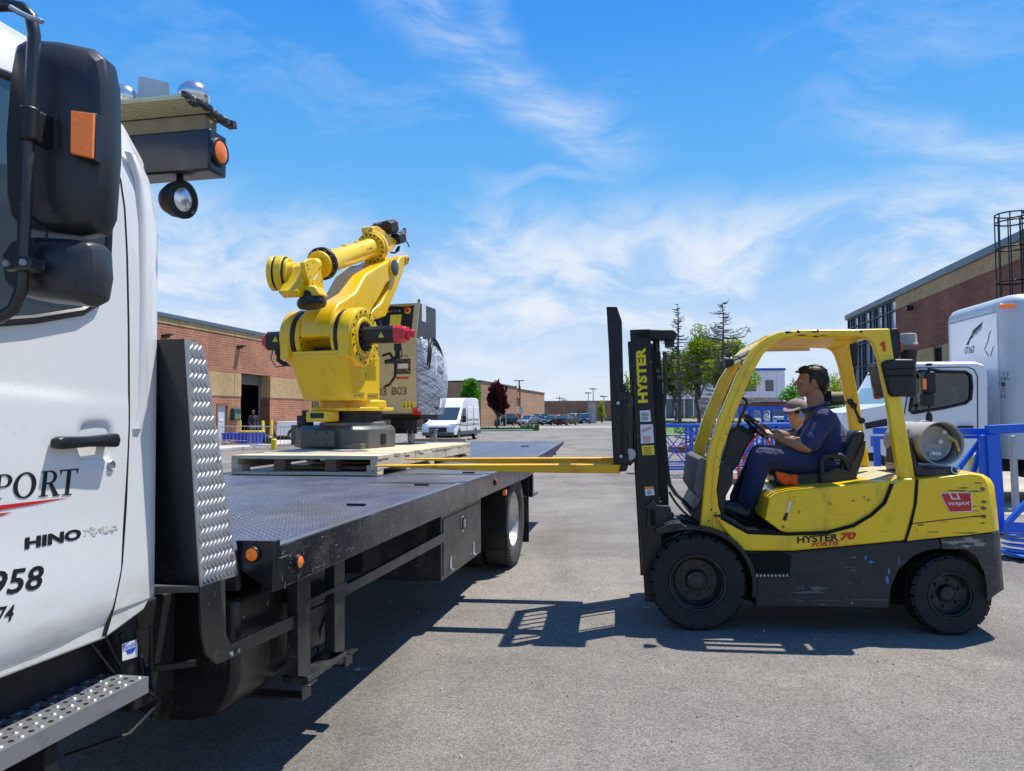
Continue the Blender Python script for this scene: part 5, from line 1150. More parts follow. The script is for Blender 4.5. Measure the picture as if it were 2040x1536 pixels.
for x in (-PW, -.07):
    for (y0, y1) in ((0, 1.02), (1.03, 2.05), (2.06, PLEN)):
        MB().box(x + .002, x + .068, y0 + .002, y1 - .002, PH - .125, PH - .034).build('stringer', M['wood_y'], pal, bevel=.003)
for y in (0, 1.45, 2.9):
    for x in (-PW + .004, -.104):
        MB().box(x, x + .10, y + .004, y + .16, .028, PH - .086).build('corner_block', M['wood_y'], pal, bevel=.003)
    for x in (-PW + .42, -PW + .92):
        MB().box(x, x + .11, y + .02, y + .14, .028, PH - .034).build('block', M['wood_dark'], pal, bevel=.004)
tx = MB()
for x in (-.101,): glyphs(tx, 'HT', (x + .02, .0025, .05), (x + .085, .0025, .05), (x + .02, .0025, .085), 0, .001)
# timber battens laid on the pallet
for (u, v, L, w_, lab) in ((826, 880, .62, .09, 'short pale batten lying on the pallet under the cabinet casters'), (866, 880, .42, .10, 'pale batten lying at the far end of the pallet')):
    p = atz(u, v, DZ + PH); b_ = MB().box(0, L, 0, w_, 0, .045).build('timber_batten', M['wood_x'], None, bevel=.003)
    b_.location = p; b_.rotation_euler = (0, 0, RAD(-6)); tag(b_, lab, 'timber', 'battens on the pallet')

# ================================================================ robot
RB = Fr((-1.86, 8.72, DZ + PH), -17.5); RP = RB.poly; RH = RB.hit
rob = empty('industrial_robot', RB, 'large yellow six axis industrial robot arm bolted down on the wooden pallet', 'robot')
Y_ = M['robot_y']
M['base_grey'] = worn('olive_grey_casting', (.085, .090, .080), .45, .2, (.20, .18, .12), .5, (.3, .3, .28), .5, 4)
M['motor'] = plain('motor_black', (.014, .014, .015), .38, 0, .2, 8)
M['motor_red'] = plain('motor_red', (.62, .018, .03), .32, 0, .12, 6, coat=.3)
def bolts(mb, c, d, r, n, rb, h, a0=0.0):
    c = Vector(c); X, Yv, D = frame_of(d)
    for k in range(n):
        a = 2 * math.pi * (k + a0) / n; p = c + X * (r * math.cos(a)) + Yv * (r * math.sin(a)); mb.cyl(p, p + D * h, rb, n=8)
    return mb
# base casting
bs = MB(); bp = [(-.60, -.14), (-.32, -.46), (.34, -.50), (.46, -.38), (.46, .26), (.32, .5), (-.40, .5), (-.60, .35)]
bs.loft([[Vector((x, y, z)) for x, y in bp] for z in (0, .05, .20)] + [[Vector((x * .92, y * .92, .245)) for x, y in bp]])
base = bs.build('base', M['base_grey'], rob, bevel=.012)
MB().box(-.20, .14, -.56, -.45, .02, .20).build('cover_box', M['base_grey'], base, bevel=.012)
MB().box(.22, .44, -.515, -.40, .0, .06).build('forklift_pocket', M['base_grey'], base, bevel=.008)
MB().box(.458, .466, -.10, .02, .03, .15).build('slot', M['void'], base)
MB().box(-.74, -.58, -.02, .40, .02, .25).build('connector_panel', M['base_grey'], base, bevel=.01)
MB().box(-.66, -.60, -.02, .04, .1, .36).build('post', M['motor'], base, bevel=.006)
MB().cyl((-.44, -.18, .24), (-.44, -.18, .42), .04, n=14).lathe((-.44, -.18, .22), (0, 0, 1), [(.09, 0), (.09, .06), (.05, .09)], 20).build('cable_stub', M['black_pl'], base)
bolts(MB(), (.0, -.562, .11), (0, -1, 0), .09, 4, .008, .006, .5).build('bolts', M['ink'], base)
MB().lathe((.06, 0, .24), (0, 0, 1), [(.37, 0), (.37, .035), (.35, .045), (.33, .05)], 48).build('collar', worn('worn_steel_ring', (.22, .22, .2), .4, .6), rob)
MB().lathe((.06, 0, .28), (0, 0, 1), [(.325, 0), (.325, .12), (.31, .13)], 48).build('turntable_drum', M['motor'], rob)
# turntable flange, carrier
MB().prism([(-.17, -.48), (.30, -.48), (.42, -.30), (.44, .26), (.30, .42), (-.30, .42), (-.36, .1), (-.30, -.2)], 'z', .405, .445).build('turntable_plate', Y_, rob, bevel=.01)
MB().lathe((.06, 0, .44), (0, 0, 1), [(.375, 0), (.375, .07), (.36, .085)], 48).build('turntable', Y_, rob)
MB().prism([(-.16, -.62), (.10, -.62), (.12, -.40), (-.18, -.40)], 'z', .29, .405).build('motor_pocket', Y_, rob, bevel=.015)
MB().prism([(-.10, -.624), (.06, -.624), (.06, -.60), (-.10, -.60)], 'z', .33, .385).build('pocket_opening', M['ink'], rob)
# yoke: a deep box, narrower at its foot, carrying both shoulder drums
SY, SZ, SR = -.47, 1.19, .315; XLf, XRf = -.385, .455
yk = MB(); yf, yb = -.72, .10
rings = []
for z, xl, xr, ya, ybk in ((.515, -.215, .385, yf + .12, .02), (.60, -.235, .385, yf + .08, .03), (.80, -.275, .39, yf + .02, .02), (.985, -.305, .40, yf - .02, .0), (1.01, -.31, .40, yf - .02, .0)):
    rings.append([Vector((xl, ya + .04, z)), Vector((xl + .05, ya, z)), Vector((xr - .07, ya, z)), Vector((xr, ya + .06, z)), Vector((xr, ybk, z)), Vector((xl, ybk, z))])
MB().loft(rings).build('carrier', Y_, rob, bevel=.018, seg=3)
for (xa, xb, nm) in ((XLf, XLf + .13, 'shoulder_housing'), (XRf - .15, XRf, 'shoulder_housing')):
    h_ = MB().lathe((xa, SY, SZ), (1, 0, 0), [(SR * .97, 0), (SR, .015), (SR, xb - xa - .015), (SR * .97, xb - xa)], 64)
    # web from the drum down into the carrier
    h_.prism([(SY - SR * .98, SZ), (SY - SR * .98, .96), (SY + SR * 1.15, .96), (SY + SR * .98, SZ)], 'x', xa + .012, xb - .012)
    h_.build(nm, Y_, rob, bevel=.008)
MB().box(-.22, .28, SY - .20, SY + .35, .985, 1.025).box(-.22, .28, SY + .0, SY + .05, 1.0, 1.2).build('hollow', M['ink'], rob, smooth=False)  # black boxes added to paint in the shade inside the yoke
MB().prism([(yf - .02, 1.0), (yf + .03, 1.0), (yf + .03, 1.035), (yf - .02, 1.035)], 'x', -.27, .32).build('carrier_lip', Y_, rob, bevel=.008)
# right face details: stepped rings, bolts
MB().lathe((XRf, SY, SZ), (1, 0, 0), [(SR * .94, 0), (SR * .94, .012), (SR * .80, .016), (SR * .66, .010), (SR * .62, .022), (SR * .54, .022), (SR * .50, .006)], 64).build('bearing_cover', Y_, rob, ang=25)
bolts(MB(), (XRf + .012, SY, SZ), (1, 0, 0), SR * .86, 16, .013, .010).build('bolts', M['ink'], rob)
bolts(MB(), (XRf + .012, SY, SZ), (1, 0, 0), SR * .74, 32, .005, .010).build('bolts', M['ink'], rob)
bolts(MB(), (XRf + .006, SY, SZ), (1, 0, 0), SR * .42, 14, .020, .035).lathe((XRf + .0, SY, SZ), (1, 0, 0), [(SR * .50, 0), (SR * .48, .01), (SR * .2, .02)], 40).build('bolts', M['ink'], rob)
# inner bearing rings of the link
for x0, sgn in ((XLf + .15, 1), (XRf - .17, -1)):
    MB().lathe((x0, SY, SZ), (sgn, 0, 0), [(SR * .93, .030), (SR * .93, .055), (SR * .90, .075), (SR * .60, .085)], 56).build('joint_ring', Y_, rob)
    bolts(MB(), (x0 + sgn * .068, SY, SZ), (sgn, 0, 0), SR * .80, 20, .011, .02).build('bolts', M['ink'], rob)
    MB().lathe((x0 - sgn * .02, SY, SZ), (sgn, 0, 0), [(SR * .97, .0), (SR * .97, .045)], 48).build('shadow_gap_ring', M['motor'], rob)
def motor(c, d, L, s, par, red=.26):
    """octagonal servo motor with red end bell"""
    c = Vector(c); X, Yv, D = frame_of(d)
    def ring(t, k): return [c + D * t + X * (s * k * a) + Yv * (s * k * b) for a, b in ((1, .6), (.6, 1), (-.6, 1), (-1, .6), (-1, -.6), (-.6, -1), (.6, -1), (1, -.6))]
    m_ = MB().loft([ring(0, 1), ring(L * (1 - red), 1)]).build('motor', M['motor'], par, bevel=.004)
    MB().loft([ring(L * (1 - red) + .001, 1.02), ring(L * .86, 1.02), ring(L, .80)]).loft([ring(L, .5), ring(L * 1.12, .5), ring(L * 1.15, .35)]).build('end_bell', M['motor_red'], m_, bevel=.004)
    return m_
mR = motor((XRf + .02, SY - .03, SZ + .01), (1, 0, 0), .50, .088, rob)
mL = motor((XLf - .0, SY - .02, SZ - .01), (-1, 0, 0), .34, .100, rob, .10)
def tri_label(c, ux, uy, n, s, par):
    c, ux, uy, n = Vector(c), Vector(ux), Vector(uy), Vector(n)
    q = [c + ux * (-s) - uy * s * .8, c + ux * s - uy * s * .8, c + uy * s]
    o = MB().add(q, [(0, 1, 2)]).build('warning_label', M['sticker_y'], par, smooth=False)
    MB().add([c + n * .001 + ux * a * s + uy * b * s for a, b in ((-.08, .35), (.12, .35), (.02, -.0), (.14, -.0), (-.08, -.6), (-.0, -.1), (-.14, -.1))], [(0, 1, 2, 3, 4, 5, 6)]).build('warning_mark', M['ink'], o, smooth=False)
tri_label((XRf + .26, SY - .03 - .0895, SZ + .0), (1, 0, 0), (0, 0, 1), (0, -1, 0), .032, mR)
tri_label((XLf - .17, SY - .02 - .1065, SZ + .0), (1, 0, 0), (0, 0, 1), (0, -1, 0), .034, mL)
for (cx_, L_) in ((XRf + .40, 1), (XLf - .20, -1)):
    p = Vector((cx_, SY - .02, SZ - .09)); cb = MB().cyl(p, p - Vector((0, 0, .07)), .038, n=12).tube([p - Vector((0, 0, .06)), p - Vector((0, 0, .13)), p - Vector((L_ * .05, -.02, .17)), p - Vector((L_ * .16, -.05, .18))], .026, 10)
    cb.tube([p + Vector((L_ * .05, -.03, 0)), p + Vector((L_ * .07, -.04, -.12)), p + Vector((0, -.04, -.21)), p + Vector((-L_ * .12, -.02, -.19))], .006, 6)
    if L_ > 0: cb.tube([p + Vector((-.16, -.02, -.12)), p + Vector((-.06, -.06, -.10)), p + Vector((.0, -.05, -.2)), p + Vector((-.02, -.02, -.34)), p + Vector((-.10, .02, -.42)), p + Vector((-.2, .1, -.44))], .016, 8)
    cb.build('motor_cable', M['black_pl'], rob, ang=60)
# plates, labels on the carrier
for (u, v, w_, h_) in ((727, 744, .045, .075), (741, 744, .045, .075)):
    c = RH(u, v, 'y', yf - .022); MB().box(c.x - w_, c.x + w_, c.y, c.y + .003, c.z - h_, c.z + h_).build('label', plain('yellow_label', (.84, .50, .01), .4), rob, smooth=False)
c = RH(727, 744, 'y', yf - .023); glyphs(MB(), 'J', (c.x - .015, c.y, c.z - .04), (c.x + .02, c.y, c.z - .04), (c.x - .015, c.y, c.z + .01), 0, -.001).build('lettering', M['ink'], rob, smooth=False)
for (u, v) in ((715, 788), (743, 790)):
    c = RH(u, v, 'y', yf + .04); o = MB().box(c.x - .05, c.x + .05, c.y - .03, c.y + .02, c.z - .03, c.z + .03).build('lifting_lug', Y_, rob, bevel=.004)
    mb = MB()
    for k in (-1, 0, 1): mb.cyl((c.x + k * .028, c.y - .031, c.z), (c.x + k * .028, c.y - .034, c.z), .007, n=8)
    mb.build('holes', M['ink'], o)
# lower link ("upper arm"): traced on its right face
EX = .22
ap = RP([(660, 652), (664, 626), (675, 604), (692, 594), (709.5, 582), (729, 547), (750, 533), (772, 521), (785, 513), (793, 520), (794, 540), (784, 555), (770, 566), (757, 592), (744, 612), (732, 640), (728, 668), (715, 676), (690, 679), (668, 676), (659, 668)], 'x', EX)
ringsA = []
for x, k in ((EX, 0), (EX - .03, .012), (-.02, .03), (-.13, .03), (-.16, 0)):
    ringsA.append([Vector((x, a, b)) for a, b in ap])
MB().loft(ringsA).build('lower_arm', Y_, rob, bevel=.024, seg=3)
# shoulder barrel between the two drums
MB().cyl((XLf + .17, SY + .02, SZ + .03), (XRf - .18, SY + .02, SZ + .03), SR * .44, n=48).build('shoulder_barrel', Y_, rob)
# front web closing the lower arm towards the left drum
wb = RP([(634, 628), (653, 583), (670, 552), (694, 531), (712, 528), (700, 560), (680, 600), (664, 640)], 'x', -.20)
MB().prism(wb, 'x', -.22, -.12).build('arm_web', Y_, rob, bevel=.02, seg=3)
ec_ = RH(786, 533, 'x', EX + .02)
MB().lathe((EX - .01, ec_.y, ec_.z), (1, 0, 0), [(.115, 0), (.115, .025), (.105, .032)], 36).build('elbow_boss', Y_, rob)
MB().lathe((EX + .022, ec_.y, ec_.z), (1, 0, 0), [(.098, 0), (.098, .008), (.090, .012), (.002, .012)], 12).build('elbow_cap', plain('slate_cap', (.07, .08, .10), .35, .2), rob)
# rear balancing link
rl = RP([(797, 512), (812, 508), (815, 514), (814, 526), (806, 532), (793, 572), (778, 606), (769, 630), (752, 636), (738, 628), (745, 616), (760, 604), (771, 582), (780, 556), (790, 530)], 'x', .20)
MB().prism(rl, 'x', .05, .20).build('rear_link', Y_, rob, bevel=.014, seg=3)
c = RH(810, 517, 'x', .20); MB().lathe((.04, c.y, c.z), (1, 0, 0), [(.055, 0), (.055, .17), (.045, .18)], 24).build('link_pin', Y_, rob)
MB().cyl((.221, c.y, c.z), (.226, c.y, c.z), .02, n=12).build('pin_hole', M['ink'], rob)
# forearm
FA = RH(740, 494, 'x', 0); FB_ = RH(640, 526, 'x', 0); fd = (FB_ - FA).normalized(); FLn = (FB_ - FA).length
MB().lathe(FA, fd, [(.185, -.09), (.195, -.07), (.195, -.025), (.185, -.02), (.185, .02), (.178, .028), (.135, .03), (.125, .06), (.118, .10), (.116, FLn * .55), (.122, FLn - .14), (.135, FLn - .10), (.165, FLn - .07), (.165, FLn - .05)], 56).build('forearm', Y_, rob, ang=28)
bolts(MB(), FA + fd * .026, fd, .160, 18, .0115, .008).build('bolts', M['ink'], rob)
MB().lathe(FA + fd * (FLn - .055), fd, [(.168, 0), (.176, .01), (.176, .05), (.160, .065), (.140, .07)], 48).build('wrist_seal', M['motor'], rob, ang=28)
bolts(MB(), FA + fd * (FLn - .0), fd, .155, 12, .008, .012).build('bolts', M['steel'], rob)
WC = FA + fd * (FLn + .06)
wh = MB().lathe(FA + fd * (FLn + .01), fd, [(.135, 0), (.145, .01), (.145, .045), (.135, .055), (.085, .06), (.08, .16)], 48).build('wrist_flange', Y_, rob, ang=28)
bolts(MB(), FA + fd * (FLn + .056), fd, .112, 18, .0105, .006).build('bolts', M['ink'], wh)
up = Vector((0, 0, 1)); fu = (up - fd * up.dot(fd)).normalized()
for k, t_ in enumerate((.28, .52, .80)): 
    p = FA + fd * (FLn * t_) + fu * .113; MB().loft([[p + fd * a + Vector((b, 0, 0)) - fu * .01 for a, b in ((-.035, -.03), (.035, -.03), (.035, .03), (-.035, .03))], [p + fd * a + Vector((b, 0, 0)) + fu * .016 for a, b in ((-.03, -.025), (.03, -.025), (.03, .025), (-.03, .025))]]).build('mounting_pad', Y_, rob, bevel=.003)
tq = lambda s_, t_: FA + fd * s_ + Vector((.112, 0, 0)) * 1.0 + fu * t_
glyphs(MB(), 'M-900iA', tq(.34, .012) + Vector((.006, 0, 0)), tq(.20, .012) + Vector((.006, 0, 0)), tq(.34, .036) + Vector((.006, 0, 0)), 0, .0) .build('lettering', M['ink'], rob, smooth=False)
# wrist: side gear cover, body, stacked drums, tool flange
wx = .10
gc_ = RP([(606, 524), (610, 518), (624, 514), (634, 520), (640, 538), (645, 566), (645, 578), (638, 587), (630, 588), (622, 578), (607, 536)], 'x', wx)
MB().prism(gc_, 'x', wx - .05, wx).build('gear_cover', Y_, rob, bevel=.008)
gb = RP([(608, 528), (622, 520), (636, 530), (641, 566), (638, 584), (626, 588), (600, 592), (588, 580), (600, 560)], 'x', wx - .05)
MB().prism(gb, 'x', -.16, wx - .05).build('wrist_body', Y_, rob, bevel=.02, seg=3)
mb = MB()
for (u, v) in ((612, 528), (614, 536), (624, 522), (636, 536), (641, 560), (640, 578), (622, 565), (618, 552)):
    c = RH(u, v, 'x', wx); mb.cyl(c, c + Vector((.004, 0, 0)), .007, n=8)
mb.build('bolts', M['ink'], rob)
c0 = RH(622, 541, 'x', wx - .05)
MB().prism([(a, b) for a, b in RP([(624, 557), (633, 545), (634, 548), (625, 560)], 'x', wx + .001)], 'x', wx, wx + .002).build('label', M['sticker_w'], rob)
# drums stacked towards the far side along the wrist axis
a0 = RH(606, 544, 'y', c0.y - .02); ax_ = Vector((-.97, -.24, 0)).normalized()
D0 = RH(588, 544, 'y', c0.y - .06)
MB().lathe(D0, ax_, [(.075, -.14), (.075, -.02), (.11, -.01), (.115, .04), (.115, .045)], 40).build('wrist_hub', Y_, rob, ang=28)
MB().lathe(D0 + ax_ * .045, ax_, [(.150, 0), (.155, .006), (.155, .03), (.150, .036)], 44).lathe(D0 + ax_ * .095, ax_, [(.175, 0), (.18, .006), (.18, .07), (.175, .076)], 44).lathe(D0 + ax_ * .195, ax_, [(.178, 0), (.182, .006), (.182, .04), (.17, .05)], 44).build('wrist_drum', Y_, rob, ang=28)
MB().lathe(D0 + ax_ * .08, ax_, [(.165, 0), (.165, .018)], 40).lathe(D0 + ax_ * .17, ax_, [(.17, 0), (.17, .026)], 40).build('drum_seal', M['motor'], rob)
MB().prism(RP([(560, 568), (590, 590), (604, 596), (640, 588), (630, 570), (600, 566), (580, 556)], 'y', D0.y - .05), 'y', D0.y - .08, D0.y + .10).build('wrist_yoke', Y_, rob, bevel=.02, seg=3)
tc = RH(619, 589, 'x', 0); td = Vector((.16, -.05, -1)).normalized()
MB().lathe(RH(619, 585, 'y', D0.y + .02), td, [(.10, -.02), (.118, .02), (.118, .055), (.14, .065), (.15, .09), (.15, .115), (.135, .14), (.10, .145), (.002, .14)], 40).build('tool_flange', M['motor'], rob, ang=28)
# drive end behind the elbow
P1 = FA - fd * .09
MB().lathe(P1, -fd, [(.15, -.02), (.15, .04), (.12, .06), (.12, .12), (.02, .13)], 36).build('elbow_housing', Y_, rob)
MB().prism(RP([(741, 452), (752, 449), (790, 478), (790, 486), (784, 497), (776, 502), (760, 510), (752, 480), (742, 462)], 'x', .03), 'x', -.12, .03).build('motor_bracket', Y_, rob, bevel=.012)
c = RH(772, 457, 'x', 0); motor((c.x, c.y - .06, c.z), -fd, .22, .085, rob, .02)
c = RH(794, 480, 'x', .02); motor((c.x, c.y - .10, c.z), -fd, .20, .07, rob, .02)
cc = MB()
for (a, b, r_) in (((780, 475), (805, 462), .03), ((805, 462), (806, 456), .022), ((800, 470), (812, 484), .007), ((812, 484), (815, 492), .008), ((795, 492), (790, 500), .02), ((745, 450), (758, 446), .03)): cc.cyl(RH(*a, 'x', .0), RH(*b, 'x', .0), r_, n=10)
cc.tube([RH(u, v, 'x', 0) for u, v in ((728, 465), (738, 453), (746, 445), (756, 447), (764, 452))], .010, 8)
cc.tube([RH(u, v, 'x', 0) for u, v in ((796, 492), (794, 499), (786, 504), (779, 503))], .012, 8)
cc.build('cable_bundle', M['black_pl'], rob, ang=60)

# ================================================================ controller cabinet
_c = aty(831, 822, 9.40); CB = Fr((_c.x, _c.y, DZ + PH), -15); CP = CB.poly; CHh = CB.hit
cab_ = empty('robot_controller', CB, 'beige control cabinet on casters, half wrapped in clear stretch film, behind the robot', 'control cabinet')
beige = worn('beige_panel', (.50, .46, .27), .42, 0, (.28, .25, .15), .4, (.1, .1, .08), .2, 2.0)
dkg = plain('dark_grey_panel', (.060, .066, .078), .4, 0, .12, 3)
z0, z1, zk = .385, 1.745, 1.37
W_, D_ = .80, .66
rgs = MB().loft([[Vector((x, y, z)) for y, z in ((0, z0), (0, zk), (.10, z1), (D_, z1), (D_, z0))] for x in (-W_, -.0)])
cbd = rgs.build('housing', dkg, cab_, bevel=.004)
MB().box(-W_ + .002, -.002, -.012, -.0005, z0, zk).build('front_panel', beige, cbd, bevel=.004)
sl_ = Vector((0, .10, z1 - zk)); sn_ = Vector((0, -(z1 - zk), .10)).normalized()
def cp_(x, t, o=0.0): return Vector((x, 0, zk)) + sl_ * t + sn_ * o
MB().loft([[cp_(x, t, 0) for x, t in ((-W_, 0), (0, 0), (0, 1), (-W_, 1))], [cp_(x, t, .012) for x, t in ((-W_, 0), (0, 0), (0, 1), (-W_, 1))]]).build('sloped_frame', beige, cbd)
cpn = MB().loft([[cp_(x, t, .012) for x, t in ((-W_ + .05, .07), (-.07, .07), (-.07, .92), (-W_ + .05, .92))], [cp_(x, t, .016) for x, t in ((-W_ + .05, .07), (-.07, .07), (-.07, .92), (-W_ + .05, .92))]]).build('control_panel', M['ink'], cbd)
def knob(x, t, r_, mat, nm, h=.02): MB().cyl(cp_(x, t, .016), cp_(x, t, .016 + h), r_, n=16).build(nm, mat, cpn)
knob(-.145, .74, .042, M['sticker_y'], 'stop_ring', .004); knob(-.15, .76, .030, M['red'], 'stop_button', .04)
for x, c_ in ((-.255, (.02, .35, .12)), (-.31, (.02, .1, .5)), (-.36, (.4, .05, .08)), (-.41, (.8, .5, .02))): knob(x, .73, .014, plain('button', c_, .3), 'button')
MB().add([cp_(x, t, .018) for x, t in ((-.37, .20), (-.22, .20), (-.22, .62), (-.37, .62))], [(0, 1, 2, 3)]).build('notice', M['sticker_y'], cpn, smooth=False)
MB().loft([[cp_(x, t, .016) for x, t in ((-.20, .06), (-.085, .06), (-.085, .60), (-.20, .60))], [cp_(x, t, .03) for x, t in ((-.20, .06), (-.085, .06), (-.085, .60), (-.20, .60))]]).build('drawer', M['black_pl'], cpn, bevel=.003)
MB().add([cp_(x, t, .0165) for x, t in ((-.30, .90), (-.10, .90), (-.10, .96), (-.30, .96))], [(0, 1, 2, 3)]).build('notice', plain('ochre_label', (.55, .38, .05)), cpn, smooth=False)
tb_ = MB(); tb_.tube([cp_(-.55, .3, .03), cp_(-.5, .2, .04), cp_(-.47, .3, .03), cp_(-.5, .42, .03)], .005, 6); tb_.tube([cp_(-.52, .62, .03), cp_(-.44, .6, .03), cp_(-.43, .8, .03)], .005, 6); tb_.build('connector_wire', M['steel'], cpn)
MB().tube([Vector((-.03, .14 + .03 * math.cos(a), z1 + .02 + .035 * math.sin(a))) for a in [2 * math.pi * k / 20 for k in range(20)]], .008, 8, closed=True).build('lifting_eye', M['motor'], cbd, ang=60)
sd_ = MB().box(.001, .006, .06, .30, 1.20, 1.36); MB().lathe((.001, .14, 1.285), (1, 0, 0), [(.045, 0), (.045, .01), (.035, .02)], 20).build('side_socket', M['steel'], cbd)
MB().add([(.002, .16, 1.53), (.002, .30, 1.53), (.002, .30, 1.74), (.002, .16, 1.74)], [(0, 1, 2, 3)]).build('paper_label', M['sticker_w'], cbd, smooth=False)
def fpn(x0, x1, z_0, z_1, mat, nm='label', o=-.0135): return MB().add([(x0, o, z_0), (x1, o, z_0), (x1, o, z_1), (x0, o, z_1)], [(0, 1, 2, 3)]).build(nm, mat, cbd, smooth=False)
glyphs(MB(), 'R03', (-.60, -.014, .60), (-.40, -.014, .60), (-.60, -.014, .70), .02, .001).build('lettering', plain('stencil_ink', (.10, .085, .04), .6), cbd, smooth=False)
glyphs(MB(), 'B03', (-.33, -.014, .605), (-.13, -.014, .605), (-.33, -.014, .705), .02, .001).build('lettering', bpy.data.materials['stencil_ink'], cbd, smooth=False)
fpn(-.31, -.07, 1.31, 1.355, M['sticker_y']); fpn(-.26, -.16, 1.17, 1.24, plain('cream', (.55, .48, .22))); fpn(-.28, -.08, .86, 1.05, M['ink']); fpn(-.25, -.11, .93, .99, M['sticker_w'], o=-.0145)
glyphs(MB(), 'WARNING', (-.25, -.0145, 1.07), (-.11, -.0145, 1.07), (-.25, -.0145, 1.095), .01, .001).build('lettering', M['ink'], cbd, smooth=False)
fpn(-.27, -.10, .80, .83, M['redl']); fpn(-.19, -.02, .435, .52, M['sticker_y'])
ar = MB()
for k in range(3): ar.add([(-.165 + .05 * k + a, -.0145, .475 + b) for a, b in ((-.006, .035), (.006, .035), (.006, -.005), (.016, -.005), (0, -.035), (-.016, -.005), (-.006, -.005))], [(0, 1, 2, 3, 4, 5, 6)])
ar.build('arrows', M['ink'], cbd, smooth=False)
MB().box(-.06, .012, -.016, -.012, .385, .45).box(-.06, .06, -.014, -.010, .36, .40).build('red_tape', M['red'], cbd)
# trolley with casters
tr = MB().box(-W_, .02, .02, .08, .30, .37).box(-W_, .02, D_ - .06, D_, .30, .37).box(-W_, -.70, .02, D_, .30, .37).box(-.04, .02, .02, D_, .30, .37).box(-.36, -.02, .02, .06, .13, .33)
trl = tr.build('trolley', M['motor'], cab_, bevel=.006)
for (x, y) in ((-.10, .06), (-.62, .06), (-.02, D_ - .05), (-.62, D_ - .05)):
    cs = MB().cyl((x - .022, y, .072), (x + .022, y, .072), .072, n=24); co = cs.build('caster', plain('grey_caster', (.22, .21, .19), .6), cab_, bevel=.004)
    MB().prism([(y - .03, .06), (y + .03, .06), (y + .06, .17), (y - .06, .17)], 'x', x - .034, x - .028).prism([(y - .03, .06), (y + .03, .06), (y + .06, .17), (y - .06, .17)], 'x', x + .028, x + .034).box(x - .05, x + .05, y - .05, y + .06, .165, .175).build('fork', M['steel'], co)
MB().box(-.16, -.03, -.03, .03, .165, .30).tube([(-.3, -.01, .16), (-.26, -.03, .22), (-.12, -.03, .20)], .012).build('leg_bracket', M['black_metal'], trl)
# coil of cables on the side and the film over it
cm = MB()
for k in range(13):
    R1 = .30 + .012 * (k % 4); zc = .86 + .01 * (k % 3); x_ = .03 + .018 * (k // 3)
    cm.tube([(x_ + .02 * math.sin(3 * a), .36 + (.26 + .01 * (k % 3)) * math.cos(a), zc + (R1 + .12) * math.sin(a)) for a in [2 * math.pi * q / 30 for q in range(30)]], .014, 7, closed=True)
cm.build('cable_coil', M['black_pl'], cab_, ang=60)
def film():
    m = bpy.data.materials.new('stretch_film'); m.use_nodes = True; t = NT(m.node_tree); P = t.node('ShaderNodeTexCoord').outputs['Object']
    X, Yv, Z = t.sep(P); s = t.m('ADD', Yv, X)
    a = t.noise(t.comb(t.m('MULTIPLY', s, 1.2), t.m('MULTIPLY', t.m('ADD', Z, t.m('MULTIPLY', s, -.25)), 26.0), 0.0), 2.2, 8, .72, .5)
    b2 = t.noise(t.comb(t.m('MULTIPLY', s, 1.0), t.m('MULTIPLY', t.m('ADD', Z, t.m('MULTIPLY', s, .35)), 15.0), 2.0), 2.0, 6, .7, .9)
    h = t.m('ADD', a, t.m('MULTIPLY', b2, .9)); nb = t.bump(h, 1.0, .012)
    gl = t.node('ShaderNodeBsdfGlossy', i_Roughness=.10, i_Color=(.85, .92, 1.0)); t.put(gl.inputs['Normal'], nb)
    df = t.node('ShaderNodeBsdfDiffuse', i_Color=(.84, .90, .98)); t.put(df.inputs['Normal'], nb)
    tr_ = t.node('ShaderNodeBsdfTransparent', i_Color=(.93, .95, .97))
    m1 = t.node('ShaderNodeMixShader'); m1.inputs[0].default_value = .62; t.l.new(gl.outputs[0], m1.inputs[1]); t.l.new(df.outputs[0], m1.inputs[2])
    m2 = t.node('ShaderNodeMixShader'); t.put(m2.inputs[0], t.m('ADD', .16, t.m('MULTIPLY', t.ramp(h, .80, 1.10), .74))); t.l.new(tr_.outputs[0], m2.inputs[1]); t.l.new(m1.outputs[0], m2.inputs[2])
    t.l.new(m2.outputs[0], t.node('ShaderNodeOutputMaterial').inputs[0]); return m
M['film'] = film()
fm = MB(); rg_ = []
for k in range(25):
    z = .36 + (1.30 - .36) * k / 24; tz = k / 24; bul = .02 + .15 * math.sin(math.pi * min(1, tz * .95 + .06)) ** .75; row = []
    for j in range(26):
        q = j / 25
        if q < .12: p = Vector((-W_ * 0 - .0 + .004 + q / .12 * .02, -.004 + .05 * q / .12, z))
        else:
            a = math.pi * (q - .12) / .88; p = Vector((.024 + bul * math.sin(a) ** .8, .04 + (D_ + .10) * .5 * (1 - math.cos(a)), z))
        row.append(p)
    rg_.append(row)
fm.loft(rg_, False, False)
